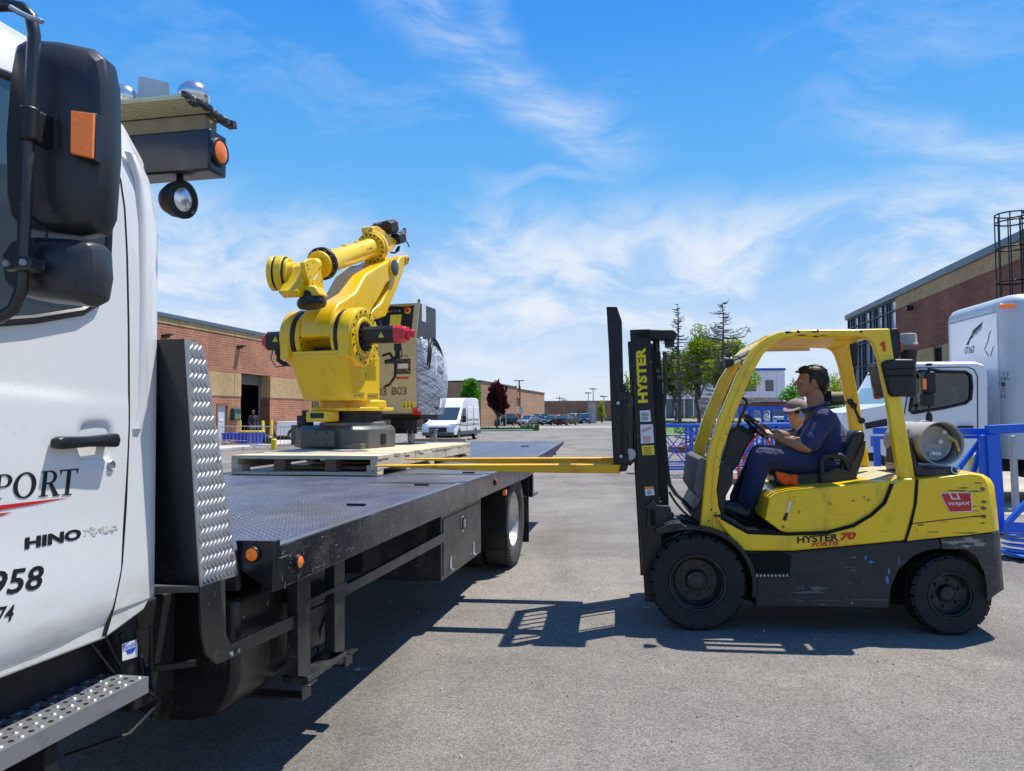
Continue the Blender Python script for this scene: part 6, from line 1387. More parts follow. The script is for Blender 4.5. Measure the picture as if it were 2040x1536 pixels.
# thin sheet stretched diagonally over the beige front
fo = MB(); rw = []
for k in range(15):
    rw.append([Vector((-W_ + (W_ + .004) * j / 15, -.022 - .004 * math.sin(j * 1.3 + k), .40 + (1.12 - .40) * k / 14 - .0 * j)) for j in range(16)])
fm.build('film_wrap', M['film'], cab_, recalc=False)
def film2():
    m = bpy.data.materials.new('stretch_film_taut'); m.use_nodes = True; t = NT(m.node_tree); X, Yv, Z = t.sep(t.node('ShaderNodeTexCoord').outputs['Object'])
    # creases fan out from the upper left
    dx = t.m('ADD', X, .86); dz_ = t.m('SUBTRACT', 1.35, Z); ang = t.m('ARCTAN2', dz_, dx)
    h = t.noise(t.comb(t.m('MULTIPLY', ang, 22.0), t.m('MULTIPLY', dx, .8), 0), 3.0, 7, .75)
    gl = t.node('ShaderNodeBsdfPrincipled', i_Base_Color=(.85, .86, .80, 1), i_Roughness=.3); tr_ = t.node('ShaderNodeBsdfTransparent')
    m2 = t.node('ShaderNodeMixShader'); t.put(m2.inputs[0], t.m('MULTIPLY', t.ramp(h, .50, .72), .75)); t.l.new(tr_.outputs[0], m2.inputs[1]); t.l.new(gl.outputs[0], m2.inputs[2])
    t.l.new(m2.outputs[0], t.node('ShaderNodeOutputMaterial').inputs[0]); return m
fo.loft(rw, False, False).build('film_sheet', film2(), cab_, recalc=False)
# ================================================================ buildings
M['brick'] = brickm('red_brick', (.44, .155, .065), (.34, .11, .048), (.40, .31, .24), 'y', .40, .135, ms=.014)
M['brick_dark'] = brickm('brown_brick', (.30, .095, .050), (.21, .065, .038), (.24, .15, .11), 'y', .40, .135, ms=.014)
M['tan_brick'] = brickm('tan_brick', (.52, .36, .17), (.44, .30, .14), (.42, .33, .2), 'y', .40, .135, ms=.008, var=.12)
M['coping'] = plain('blue_grey_coping', (.10, .15, .19), .4, .3, .08)
M['block'] = brickm('pale_block', (.50, .47, .44), (.46, .43, .40), (.36, .34, .32), 'x', .8, .4, ms=.012, var=.1)
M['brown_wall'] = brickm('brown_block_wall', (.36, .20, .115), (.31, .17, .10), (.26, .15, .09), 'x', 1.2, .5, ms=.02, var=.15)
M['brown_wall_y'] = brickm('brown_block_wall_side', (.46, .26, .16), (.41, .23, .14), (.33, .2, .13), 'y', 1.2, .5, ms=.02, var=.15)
M['shop_glass'] = plain('curtain_glass', (.40, .50, .58), .08, .25, .12, .4, coat=.8)  # pale blue base colour stands in for the reflected sky
def wall_bands(root, bands, y0, y1, holes, th=.3):
    """bands: (z0, z1, material, proud, name); wall face at x=0 looking to +x or -x given by th sign"""
    for (za, zb, mt, pr, nm) in bands:
        mb = MB(); cuts = sorted([h for h in holes if h[2] < zb - .01 and h[3] > za + .01], key=lambda h: h[0])
        y = y0
        for h in cuts:
            if h[0] > y: mb.box(*sorted((-th, pr)), y, h[0], za, zb)
            if h[3] < zb: mb.box(*sorted((-th, pr)), h[0], h[1], h[3], zb)
            if h[2] > za: mb.box(*sorted((-th, pr)), h[0], h[1], za, h[2])
            y = h[1]
        if y < y1: mb.box(*sorted((-th, pr)), y, y1, za, zb)
        mb.build(nm, mt, root, smooth=False)
def facade_frame(p, q, H):
    A, B_ = atz(*p, H), atz(*q, H); d = B_ - A
    return Fr((A.x, A.y), math.degrees(-math.atan2(d.x, d.y)))
# ---- left brick workshop
HL = 6.7; LB = facade_frame((320, 622), (532, 665), HL); lh = lambda u, v: LB.hit(u, v, 'x', 0.0)
lb = empty('brick_workshop', LB, 'low red brick workshop with tan bands and an open overhead door, behind the headboard', 'building')
yE = lh(621, 760).y; dA, dB = lh(479.5, 800).y, lh(538, 800).y; sA, sB = lh(433.5, 850).y, lh(451.5, 850).y
zt1 = lh(479, 746).z; zt0 = lh(479, 790).z; zd = lh(480, 743.5).z; zs = lh(440, 808).z; zb_ = lh(479, 671.5).z
holes = [(dA, dB, 0, zd), (sA, sB, 0, zs)]
wall_bands(lb, [(-.3, zt0, M['brick'], 0, 'wall'), (zt0, zt1, M['tan_brick'], .03, 'wall'), (zt1, zb_, M['brick'], 0, 'wall'), (zb_, HL - .22, M['tan_brick'], .03, 'wall')], -34, yE, holes)
MB().box(-.35, .10, -34, yE + .05, HL - .22, HL).build('roof_coping', M['coping'], lb, bevel=.02)
MB().box(-30, -.3, -34, yE, HL - .4, HL - .3).build('roof', M['dark'], lb, smooth=False)
MB().box(-30, -.3, yE - .3, yE, 0, HL - .22).build('end_wall', M['brick'], lb, smooth=False)
MB().box(-30, -.3, -34, -33.7, 0, HL - .22).build('end_wall', M['brick'], lb, smooth=False)
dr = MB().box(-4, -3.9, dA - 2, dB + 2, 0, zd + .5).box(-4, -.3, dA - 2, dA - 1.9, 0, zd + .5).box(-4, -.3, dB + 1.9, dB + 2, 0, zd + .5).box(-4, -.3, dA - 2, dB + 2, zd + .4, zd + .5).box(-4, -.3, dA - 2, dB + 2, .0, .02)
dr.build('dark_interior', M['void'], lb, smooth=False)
zp = lh(490, 765).z
od = MB(); 
for k in range(3): od.box(-.62, -.56, dA, dB, zp + (zd - zp) * k / 3 + .01, zp + (zd - zp) * (k + 1) / 3)
od.build('overhead_door', plain('door_grey', (.12, .12, .125), .5), lb)
MB().box(-.6, -.0, dB - .03, dB, 0, zt0).build('door_jamb', M['brick_dark'], lb, smooth=False)
MB().box(-.6, .02, dB - .03, dB, zt0, zd).build('door_jamb', M['tan_brick'], lb, smooth=False)
MB().box(-.72, -.62, dB - .16, dB - .02, 0, zd).build('door_track', M['steel'], lb)
sd2 = MB().box(-.15, -.08, sA, sB, 0, zs).build('side_door', plain('pale_blue_door', (.46, .52, .58), .5), lb)
MB().box(-.07, -.06, (sA + sB) / 2 - .2, (sA + sB) / 2 + .2, 1.35, 1.5).build('door_notice', M['sticker_w'], sd2, smooth=False)
MB().box(-.02, .03, sB, sB + .12, 0, zs + .1).box(-.02, .03, sA - .12, sA, 0, zs + .1).box(-.02, .03, sA, sB, zs, zs + .12).build('door_frame', M['brick_dark'], lb)
for (u, v) in ((475, 691), (327, 669)):
    p = lh(u, v); o = MB().box(0, .18, p.y - .22, p.y + .22, p.z - .10, p.z + .06).prism([(.18, p.z - .02), (.42, p.z + .05), (.42, p.z + .10), (.18, p.z + .06)], 'y', p.y - .2, p.y + .2).build('wall_lamp', M['motor'], lb, bevel=.02)
p = lh(466, 826); gd = MB().box(0, .25, p.y - .38, p.y + .38, p.z - .34, p.z + .36)
gdo = gd.build('wall_box', plain('dark_green_box', (.02, .06, .05), .5), lb, bevel=.05)
wbx = MB()
for k in range(3): wbx.box(.25, .26, p.y - .28 + .22 * k, p.y - .18 + .22 * k, p.z - .26, p.z + .05)
wbx.build('bottle', plain('pale_green_bottles', (.25, .30, .16), .4), gdo)
MB().box(-.01, .02, -34, yE, .0, .0).build if False else None
jn = MB()
for u in (466, 533, 355, 400): 
    y = lh(u, 770).y; jn.box(.031, .036, y - .02, y + .02, zt0, zt1); jn.box(.031, .036, y - .02, y + .02, zb_, HL - .22)
jn.build('control_joint', M['brick_dark'], lb)
# dock slab in front of the workshop, low wall
structure(MB().box(.3, 4.2, dA - 14, yE + 1, .0, .16).build('pavement', M['kerb'], None, bevel=.02)); bpy.data.objects['pavement.001'].location = LB.o; bpy.data.objects['pavement.001'].rotation_euler = (0, 0, LB.yaw)

# ---- right brick building with glazed corner
HR = 8.0; RBd = facade_frame((2038, 459), (1685, 629), HR); rh = lambda u, v: RBd.hit(u, v, 'x', 0.0)
rb = empty('brick_office', RBd, 'tall dark brick building with glazed corner and blue grey parapet behind the box truck', 'building')
yG = rh(1786, 640).y; yF = rh(1689, 640).y; zc0 = rh(1900, 540).z
zcop = HR - .34; ztan = rh(1800, 601).z; zlow1 = rh(1837, 690).z
ztan = zcop - .62; wl0, wl1 = rh(1878, 700).y, rh(1861, 700).y
holes = [(wl0, wl1, 1.0, zlow1 - .1)]
wall_bands(rb, [(-.3, .9, M['tan_brick'], -.03, 'wall'), (.9, zlow1 - .15, M['tan_brick'], -.03, 'wall'), (zlow1 - .15, ztan, M['brick_dark'], 0, 'wall'), (ztan, zcop, M['tan_brick'], -.03, 'wall')], -14, yG, holes, -.3)
MB().box(-.12, .5, -14, yF + .3, zcop, HR).build('parapet', M['coping'], rb, bevel=.03)
MB().box(.5, 26, -14, yF, HR - .5, HR - .4).build('roof', M['dark'], rb, smooth=False)
MB().box(.3, 26, -14, -13.7, 0, HR - .3).build('end_wall', M['brick_dark'], rb, smooth=False)
gp_ = MB().box(.10, .14, yG, yF, .3, zcop); gp_.box(.14, 12, yF - .05, yF - .01, .3, zcop); glz = gp_.build('curtain_glazing', M['shop_glass'], rb, smooth=False)
mu = MB(); NV = 8
for k in range(NV + 1):
    y = yG + (yF - yG) * k / NV
    mu.box(-.02, .12, y - .035, y + .035, .3, zcop)
    if k % 2 == 1: mu.box(-.02, .12, y + .34, y + .39, .3, zcop)
for z in [.3, 1.6, 3.0, 4.4, 5.8, 7.05, zcop - .04]: mu.box(-.015, .12, yG, yF, z - .035, z + .035)
for k in range(9):
    x = .15 + k * 1.4; mu.box(x, x + .1, yF - .06, yF + .06, .3, zcop)
mu.build('mullions', plain('blue_black_frame', (.015, .03, .055), .4), rb, smooth=False)
MB().box(0, 12, yG, yF, -.2, .3).build('plinth', M['brick_dark'], rb, smooth=False)
MB().box(.15, .2, wl0, wl1, 1.0, zlow1 - .1).build('window', M['glass'], rb, smooth=False)
MB().box(.0, .15, wl0 - .0, wl0 + .12, 1.0, zlow1 - .1).box(.0, .15, wl1 - .12, wl1, 1.0, zlow1 - .1).box(0, .15, wl0, wl1, zlow1 - .25, zlow1 - .1).build('window_frame', M['motor'], rb)
p = rh(1817, 614); MB().box(-.30, -.02, p.y - .2, p.y + .2, p.z - .1, p.z + .12).build('wall_lamp', M['motor'], rb, bevel=.02)
# caged ladder standing on the wall, rising over the parapet
cl = empty('caged_ladder', RBd, 'black steel ladder with hooped safety cage rising over the brick parapet', 'ladder')
c_ = RBd.hit(2018, 420, 'x', -.55); cy = RBd.hit(2018, 500, 'x', -.55).y
R1 = .52; ztp = RBd.hit(2010, 424, 'x', -.75).z; zb0_ = 2.4
hoops = MB()
for z in [ztp, ztp - .28, 7.3, 6.1, 4.9, 3.7]:
    hoops.tube([(-.55 + R1 * math.cos(a), cy + R1 * math.sin(a), z) for a in [2 * math.pi * k / 24 for k in range(24)]], .028, 6, closed=True)
hoops.build('cage_hoops', M['motor'], cl)
for k in range(9):
    a = 2 * math.pi * k / 9; MB().cyl((-.55 + R1 * math.cos(a), cy + R1 * math.sin(a), zb0_), (-.55 + R1 * math.cos(a), cy + R1 * math.sin(a), ztp), .022, n=6).build('cage_bar', M['motor'], cl)
ra = MB()
for s_ in (-.22, .22): ra.cyl((-.2, cy + s_, .4), (-.2, cy + s_, ztp), .03, n=6)
for k in range(24): ra.cyl((-.2, cy - .22, .5 + .3 * k), (-.2, cy + .22, .5 + .3 * k), .014, n=6)
ra.build('ladder_rails', M['motor'], cl); MB().bar((-.2, cy - .5, HR), (-.6, cy - .9, ztp - .1), .05, .05).bar((-.2, cy - .9, HR), (-.5, cy - .4, ztp - .2), .05, .05).build('brace', M['motor'], cl)

# ---- white office with blue roof edge
WO = Fr((aty(1563, 737, 96).x, 96), 0)
wo = empty('white_office', WO, 'white clad two storey office with blue roof edge and dark windows beyond the trees', 'building')
def clad():
    m, t, b = newmat('white_cladding'); X, Yv, Z = t.sep(t.node('ShaderNodeTexCoord').outputs['Object'])
    f_ = t.m('FRACT', t.m('MULTIPLY', X, .95)); s_ = t.ramp(t.m('ABSOLUTE', t.m('SUBTRACT', f_, .5)), .44, .49, 1.0, .72)
    t.put(b.inputs['Base Color'], t.mix(1.0, (.82, .76, .80), t.comb(s_, s_, s_), 'MULTIPLY')); b.inputs['Roughness'].default_value = .5; return m
M['clad'] = clad(); ztopW = WO.hit(1563, 738, 'y', 0).z; zmid = WO.hit(1540, 792, 'y', 0).z
MB().box(-16.5, 0, 0, 14, zmid, ztopW).build('upper_wall', M['clad'], wo, smooth=False)
MB().box(-16.8, -.2, .2, 14, -.2, zmid).build('lower_wall', M['block'], wo, smooth=False)
MB().box(-16.6, .1, -.12, 14, ztopW, ztopW + .30).build('roof_edge', plain('royal_blue_trim', (.02, .10, .45), .4), wo)
for (u0, v0, u1, v1) in ((1484, 759, 1505, 778), (1526, 759, 1539.5, 777.5)):
    a, c = WO.hit(u0, v0, 'y', 0), WO.hit(u1, v1, 'y', 0); f_ = MB().box(a.x - .08, c.x + .08, -.05, .02, c.z - .08, a.z + .08).build('window', M['motor'], wo); MB().box(a.x, c.x, -.06, -.051, c.z, a.z).build('pane', M['glass'], f_, smooth=False)
wg = MB().box(-17.6, -11.8, -1.5, .2, 0, 3.4).build('entrance_glazing', M['glass_blue'], wo, smooth=False)
em = MB(); 
for k in range(6): em.box(-17.6 + 1.14 * k, -17.5 + 1.14 * k, -1.56, -1.5, 0, 3.4)
em.box(-17.7, -11.7, -1.6, .2, 3.4, 4.3); em.build('entrance_frame', M['clad'], wo, smooth=False)
for (u0, v0, u1, v1) in ((1396, 811, 1409, 826), (1444, 812, 1452, 826)):
    a, c = WO.hit(u0, v0, 'y', 0), WO.hit(u1, v1, 'y', 0); f_ = MB().box(a.x - .08, c.x + .08, .10, .21, c.z - .08, a.z + .08).build('window', M['clad'], wo); MB().box(a.x, c.x, .09, .099, c.z, a.z).build('pane', M['glass_blue'], f_, smooth=False)

# ---- brown warehouse in the middle distance
bwA = Fr((aty(1014, 773, 122).x, 122), YAW); bh = lambda u, v: bwA.hit(u, v, 'x', 0.0)
bw = empty('brown_warehouse', bwA, 'flat roofed brown warehouse behind the purple tree and the parked cars', 'building')
H1 = bh(1014, 773).z; yB = bh(1084.5, 783).y
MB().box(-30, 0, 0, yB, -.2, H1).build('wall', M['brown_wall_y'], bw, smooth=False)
MB().box(-30.1, .12, -.1, yB + .1, H1, H1 + .18).build('roof_edge', M['motor'], bw)
pp = MB()
for u in (1027, 1035): y = bh(u, 790).y; pp.box(0, .18, y - .12, y + .12, 0, H1 + .6)
pp.box(-.2, .4, bh(1027, 790).y, bh(1035, 790).y, H1 - 4.2, H1 - 4.0); pp.box(-.2, .4, bh(1027, 790).y, bh(1035, 790).y, H1 - 1.5, H1 - 1.35)
pp.build('roof_ladder', plain('rusty_pipe', (.32, .12, .05), .7), bw)
y = bh(1031, 800).y; MB().cyl((.3, y, H1), (.3, y, H1 + 1.4), .12).box(-.5, 1.1, y - .6, y + .6, H1 + 1.4, H1 + 1.5).build('roof_vent', M['motor'], bw)
for u in (1018, 1048, 1058): y = bh(u, 800).y; MB().cyl((-2, y, H1), (-2, y, H1 + (1.6 if u == 1018 else .8)), .09).build('vent_pipe', M['motor'], bw)
# nearer darker wing
wg_ = bwA.hit(893, 761.5, 'y', -22)
xw = wg_.x; HWg = wg_.z
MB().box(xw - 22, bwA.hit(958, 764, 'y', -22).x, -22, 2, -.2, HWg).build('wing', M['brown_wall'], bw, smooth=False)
MB().box(xw - 22.1, bwA.hit(958, 764, 'y', -22).x + .1, -22.1, 2.1, HWg, HWg + .2).build('roof_edge', M['motor'], bw)
MB().box(bwA.hit(988, 815, 'y', -.5).x, bwA.hit(1009, 815, 'y', -.5).x, -.3, -.05, 0, bwA.hit(1000, 815, 'y', -.5).z).build('loading_door', M['void'], bw, smooth=False)
MB().box(-24, bwA.hit(990, 800, 'y', -.6).x, -6, -.05, H1 - 1.7, H1 - 1.5).build('canopy', M['block'], bw)
# far garden wall and fence
fw = MB().box(0, 42, 0, .5, 0, 4.6); fo_ = fw.build('far_wall', M['brown_wall'], None, smooth=False); fo_.location = aty(1083, 838, 172) * Vector((1, 1, 0)) if False else (aty(1083, 838, 172).x, 172, 0)
tag(fo_, 'long low brown wall far beyond the parked cars', 'wall')
pw = MB().box(-.6, .6, -.6, .6, 0, 3.5).box(-.7, .7, -.7, .7, 3.5, 3.7); po = pw.build('block_pillar', M['block'], None, smooth=False); po.location = (aty(1180, 820, 135).x, 135, 0); tag(po, 'grey block gate pillar left of the blue fence', 'pillar')
ff = empty('blue_fence', None, 'slatted blue grey fence running back beside the block pillar', 'fence', loc=(aty(1187, 820, 135).x, 135, 0), yaw=RAD(-3))
MB().box(0, .08, 0, 60, 0, 2.5).build('slat_panel', plain('blue_grey_slats', (.16, .22, .29), .6, 0, .1), ff, smooth=False)
for k in range(14): MB().box(-.08, 0, 4.5 * k, 4.5 * k + .2, 0, 2.7).build('post', M['steel'], ff, smooth=False)
# ================================================================ trees and plants
def leafm(name, c1, c2, tr=.35):
    m = bpy.data.materials.new(name); m.use_nodes = True; t = NT(m.node_tree)
    P = t.node('ShaderNodeTexCoord').outputs['Object']
    c = t.mix(t.ramp(t.noise(P, 1.1, 3), .35, .65), c1, c2); c = t.mix(t.ramp(t.noise(P, 9, 2), .3, .7), c, t.mix(1.0, c, (1.4, 1.25, .9), 'MULTIPLY'))
    d = t.node('ShaderNodeBsdfDiffuse', i_Color=c); tl = t.node('ShaderNodeBsdfTranslucent', i_Color=t.mix(1.0, c, (1.3, 1.5, .7), 'MULTIPLY'))
    mx = t.node('ShaderNodeMixShader'); mx.inputs[0].default_value = tr; t.l.new(d.outputs[0], mx.inputs[1]); t.l.new(tl.outputs[0], mx.inputs[2])
    t.l.new(mx.outputs[0], t.node('ShaderNodeOutputMaterial').inputs[0]); return m
M['leaf_green'] = leafm('bright_green_leaves', (.05, .17, .012), (.10, .28, .03)); M['leaf_yg'] = leafm('yellow_green_leaves', (.14, .22, .015), (.30, .34, .04))
M['leaf_dk'] = leafm('deep_green_leaves', (.05, .13, .012), (.12, .23, .025)); M['leaf_pu'] = leafm('purple_leaves', (.022, .006, .012), (.06, .014, .025), .2)
M['bark'] = plain('bark', (.10, .085, .07), .9, 0, .3, 6, .6, 20); M['dead'] = plain('dead_wood', (.13, .10, .085), .9, 0, .3, 4)
def limb(mb, a, b, r0, r1, rnd, n=5):
    pts = [a + (b - a) * (k / n) + Vector((rnd.uniform(-1, 1), rnd.uniform(-1, 1), rnd.uniform(-.5, .8))) * (b - a).length * .04 * (0 < k < n) for k in range(n + 1)]
    mb.tube(pts, [r0 + (r1 - r0) * k / n for k in range(n + 1)], 6); return pts
def crown(mb, blobs, n, size, rnd, gap=.33):
    tot = sum(b[1][0] * b[1][1] * b[1][2] for b in blobs)
    for c, r in blobs:
        k = int(n * (r[0] * r[1] * r[2]) / tot); c = Vector(c)
        for _ in range(k):
            d = Vector((rnd.gauss(0, 1), rnd.gauss(0, 1), rnd.gauss(0, 1))).normalized(); q = rnd.random() ** .45
            p = Vector((d.x * r[0], d.y * r[1], d.z * r[2])) * q
            w_ = c + p
            if noise.noise(w_ * (1.25 / max(.4, r[0] * .45))) < -gap * .4: continue
            s_ = size * rnd.uniform(.6, 1.4); x = Vector((rnd.gauss(0, 1), rnd.gauss(0, 1), rnd.gauss(0, .6))).normalized(); y = x.cross(Vector((rnd.gauss(0, 1), rnd.gauss(0, 1), rnd.gauss(0, 1)))).normalized()
            mb.add([w_ - x * s_ * .5, w_ + y * s_ * .32, w_ + x * s_ * .5, w_ - y * s_ * .32], [(0, 1, 2, 3)])
def leafy(name, label, base, h, blobs, n, size, mat, seed, trunk_r=.14, cat='tree', group=None, ctr=None):
    rnd = random.Random(seed); t = empty(name, None, label, cat, group, loc=base)
    tm = MB(); top = Vector((0, 0, h * .55)); limb(tm, Vector((0, 0, -.2)), top, trunk_r, trunk_r * .6, rnd)
    for c, r in blobs:
        limb(tm, Vector((0, 0, h * rnd.uniform(.22, .5))), Vector(c), trunk_r * .5, trunk_r * .15, rnd)
        for _ in range(3):
            limb(tm, Vector(c) * .7, Vector(c) + Vector((rnd.uniform(-1, 1) * r[0], rnd.uniform(-1, 1) * r[1], rnd.uniform(-.3, .9) * r[2])) * .8, trunk_r * .18, trunk_r * .06, rnd, 3)
    tm.build('trunk', M['bark'], t); cm_ = MB(); crown(cm_, blobs, n, size, rnd); cm_.build('crown', mat, t, smooth=False, recalc=False); return t
def gz_(y): return lz(y) if y > 54.6 else 0.0
def tree_px(name, label, u, v_top, Y, w_px, mat, seed, n=2600, size=.16, cat='tree', group=None, low=.28, nb=9, zb=None, trunk=.14):
    b = aty(u, 800, Y); zb = gz_(Y) if zb is None else zb; h = aty(u, v_top, Y).z - zb; R_ = w_px / 2 / FOC * Y; rnd = random.Random(seed * 7 + 1); bl = []
    zc_, hz_ = h * (1 + low) / 2, h * (1 - low) / 2
    for k in range(nb):
        d = Vector((rnd.gauss(0, 1), rnd.gauss(0, 1), rnd.gauss(0, 1))).normalized() * rnd.uniform(.35, .74)
        r = R_ * rnd.uniform(.34, .50); bl.append(((R_ * d.x, R_ * d.y, zc_ + hz_ * d.z), (r, r, min(r, hz_ * .5) * rnd.uniform(.75, 1.0))))
    bl.append(((0, 0, zc_), (R_ * .60, R_ * .60, hz_ * .62))); bl.append(((rnd.uniform(-.15, .15) * R_, 0, h - hz_ * .30), (R_ * .34, R_ * .34, hz_ * .30)))
    return leafy(name, label, (b.x, Y, zb), h, bl, n, size, mat, seed, trunk, cat, group)
def conifer(label, u, v_top, Y, w_px, seed, v_low=760):
    b = aty(u, 800, Y); zb = gz_(Y); h = aty(u, v_top, Y).z - zb; R_ = w_px / 2 / FOC * Y; rnd = random.Random(seed)
    t = empty('dead_spruce', None, label, 'tree', None, loc=(b.x, Y, zb)); tm = MB(); limb(tm, Vector((0, 0, -.2)), Vector((rnd.uniform(-.1, .1), 0, h)), .17, .03, rnd, 30) if False else tm.tube([(0, 0, -.2), (.03, 0, h * .3), (-.04, 0, h * .6), (.03, 0, h * .85), (0, 0, h)], [.20, .16, .10, .06, .02], 7); tm.build('trunk', M['dead'], t)
    bm_ = MB(); k = 0; z = h * .98
    while z > h * .18:
        f_ = (h - z) / h; L = R_ * min(1.0, .16 + 2.0 * f_) * rnd.uniform(.45, 1.15)
        for _ in range(5):
            a = rnd.uniform(0, 6.28); d = Vector((math.cos(a), math.sin(a), 0)); s0 = Vector((0, 0, z + rnd.uniform(-.2, .2))); L *= rnd.uniform(.6, 1.25)
            pts = [s0, s0 + d * L * .4 + Vector((0, 0, -.05 * L)), s0 + d * L * .8 + Vector((0, 0, .0)), s0 + d * L + Vector((0, 0, rnd.uniform(.05, .34) * L))]
            bm_.tube(pts, [.045, .036, .026, .014], 4)
            for q in range(int(4 + L * 4)):
                s_ = rnd.uniform(.25, 1); p = pts[0] + (pts[3] - pts[0]) * s_ + Vector((0, 0, -.05 * L)); e = Vector((-d.y, d.x, 0)) * rnd.choice((-1, 1)) * L * .22 * rnd.uniform(.4, 1) + d * L * .1 + Vector((0, 0, rnd.uniform(-.12, .05) * L))
                bm_.tube([p, p + e], [.020, .010], 3)
        z -= h * rnd.uniform(.018, .034)
    bm_.build('branches', M['dead'], t, smooth=False, recalc=False); return t
tree_px('maple_tree', 'broad yellow green maple between the mast and the two dead spruces', 1392, 642, 74, 120, M['leaf_yg'], 3, 21000, .20, nb=16, low=.20, trunk=.2)
tree_px('maple_tree', 'dark leafed maple seen just right of the forklift mast', 1345, 690, 78, 84, M['leaf_dk'], 5, 12000, .20, nb=12, low=.16)
tree_px('maple_tree', 'yellow green maple seen through the forklift front pillars', 1456, 668, 70, 112, M['leaf_yg'], 8, 18000, .19, nb=15, low=.20, trunk=.2)
conifer('bare dead spruce nearest the mast, rising above the maples', 1353, 606, 66, 74, 11)
conifer('taller bare dead spruce in front of the yellow green maples', 1443, 602, 66, 116, 15)
tree_px('young_tree', 'small bright green tree behind the capped man', 1583, 752, 62, 62, M['leaf_green'], 21, 3000, .15, nb=9, low=.15)
tree_px('young_tree', 'feathery yellow green tree behind the seated driver', 1660, 738, 70, 84, M['leaf_yg'], 23, 3200, .16, nb=9, low=.15)
tree_px('young_tree', 'small yellow green tree just left of the mast', 1252, 738, 60, 36, M['leaf_yg'], 25, 1200, .14, nb=6, low=.3, zb=0)
tree_px('green_tree', 'bright green tree behind the white van', 938, 752, 84, 62, M['leaf_green'], 31, 9000, .28, nb=11, low=.12, zb=0)
tree_px('purple_tree', 'dark purple leafed tree beside the brown warehouse', 990, 757, 92, 66, M['leaf_pu'], 33, 9000, .28, nb=11, low=.18, zb=0)
tree_px('green_tree', 'green tree glimpsed between the workshop end and the robot base', 622, 790, 66, 40, M['leaf_dk'], 35, 1500, .2, nb=6, low=.05, zb=0)
tree_px('shrub', 'bright green shrub behind the blue fence and pillar', 1198, 796, 140, 26, M['leaf_yg'], 37, 900, .3, cat='shrub', nb=6, low=.05, zb=0)
tree_px('shrub', 'shrub at the foot of the office wall, left of its window', 1382, 829, 88, 18, M['leaf_yg'], 41, 500, .14, cat='shrub', nb=4, low=.0)
tree_px('shrub', 'darker shrub at the foot of the office wall, below its window', 1403, 828, 89, 22, M['leaf_green'], 43, 500, .14, cat='shrub', nb=4, low=.0)
tree_px('shrub', 'leafy green shrub seen low behind the white truck bonnet', 1735, 790, 44, 60, M['leaf_dk'], 45, 1200, .14, cat='shrub', nb=6, low=.0, zb=0)
# far tree line on the horizon
fl = MB(); rnd = random.Random(77)
for k in range(70):
    u = rnd.uniform(1060, 1330) if k < 46 else rnd.uniform(1500, 1900); Y = rnd.uniform(240, 330); b = aty(u, 800, Y); hh = rnd.uniform(3.5, 7.5)
    crown(fl, [((b.x, Y, hh * .55), (rnd.uniform(3, 7), 3, hh * .5))], 120, .9, rnd)
tag(fl.build('treeline', M['leaf_dk'], None, smooth=False, recalc=False), 'far line of trees along the horizon', kind='stuff')
# grass tufts along the verge
gt = MB(); rnd = random.Random(5)
for k in range(1500):
    x, y = rnd.uniform(-11, 2.6), rnd.uniform(75.0, 77.5); h = rnd.uniform(.08, .3) * (2 if x > .8 else 1); gt.add([(x - .05, y, .15), (x + .05, y, .15), (x + rnd.uniform(-.1, .1), y, .15 + h)], [(0, 1, 2)])
for k in range(5000):
    y = rnd.uniform(55, 75); x = rnd.uniform(.21 * y, 40); h = rnd.uniform(.05, .16); z = lz(y); gt.add([(x - .04, y, z), (x + .04, y, z), (x + rnd.uniform(-.06, .06), y, z + h)], [(0, 1, 2)])
tag(gt.build('grass', M['grass'], None, smooth=False, recalc=False), 'tufts of grass along the verge and lawn', kind='stuff')
# ================================================================ parked vehicles
PAINTS = {}
def paint(name, c, metal=.3):
    if name not in PAINTS: PAINTS[name] = plain(name, c, .22, metal, .05, 1.0, coat=.6)
    return PAINTS[name]
CAR = {  # side profiles: lower body (x, z) nose at x=0, then glass house; length, width, wheel centres, wheel radius
 'sedan': dict(L=4.7, W=1.8, body=[(0.02, .28), (0, .55), (.12, .72), (.9, .90), (1.25, .95), (4.15, 1.0), (4.62, .95), (4.7, .6), (4.66, .3)], cab=[(1.20, .93), (1.95, 1.40), (2.6, 1.46), (3.3, 1.42), (4.1, .98)], wh=(.88, 3.72), r=.32),
 'suv': dict(L=4.6, W=1.85, body=[(.02, .32), (0, .7), (.15, .92), (1.0, 1.06), (4.4, 1.08), (4.58, 1.0), (4.6, .45), (4.55, .32)], cab=[(1.0, 1.04), (1.65, 1.60), (2.4, 1.70), (4.0, 1.66), (4.42, 1.07)], wh=(.88, 3.62), r=.36),
 'pickup': dict(L=5.8, W=2.0, body=[(.02, .42), (0, .95), (.12, 1.12), (1.45, 1.22), (3.65, 1.24), (3.7, 1.30), (5.75, 1.28), (5.8, .6), (5.76, .45)], cab=[(1.42, 1.20), (2.05, 1.80), (2.6, 1.90), (3.4, 1.88), (3.66, 1.24)], wh=(1.0, 4.65), r=.42)}
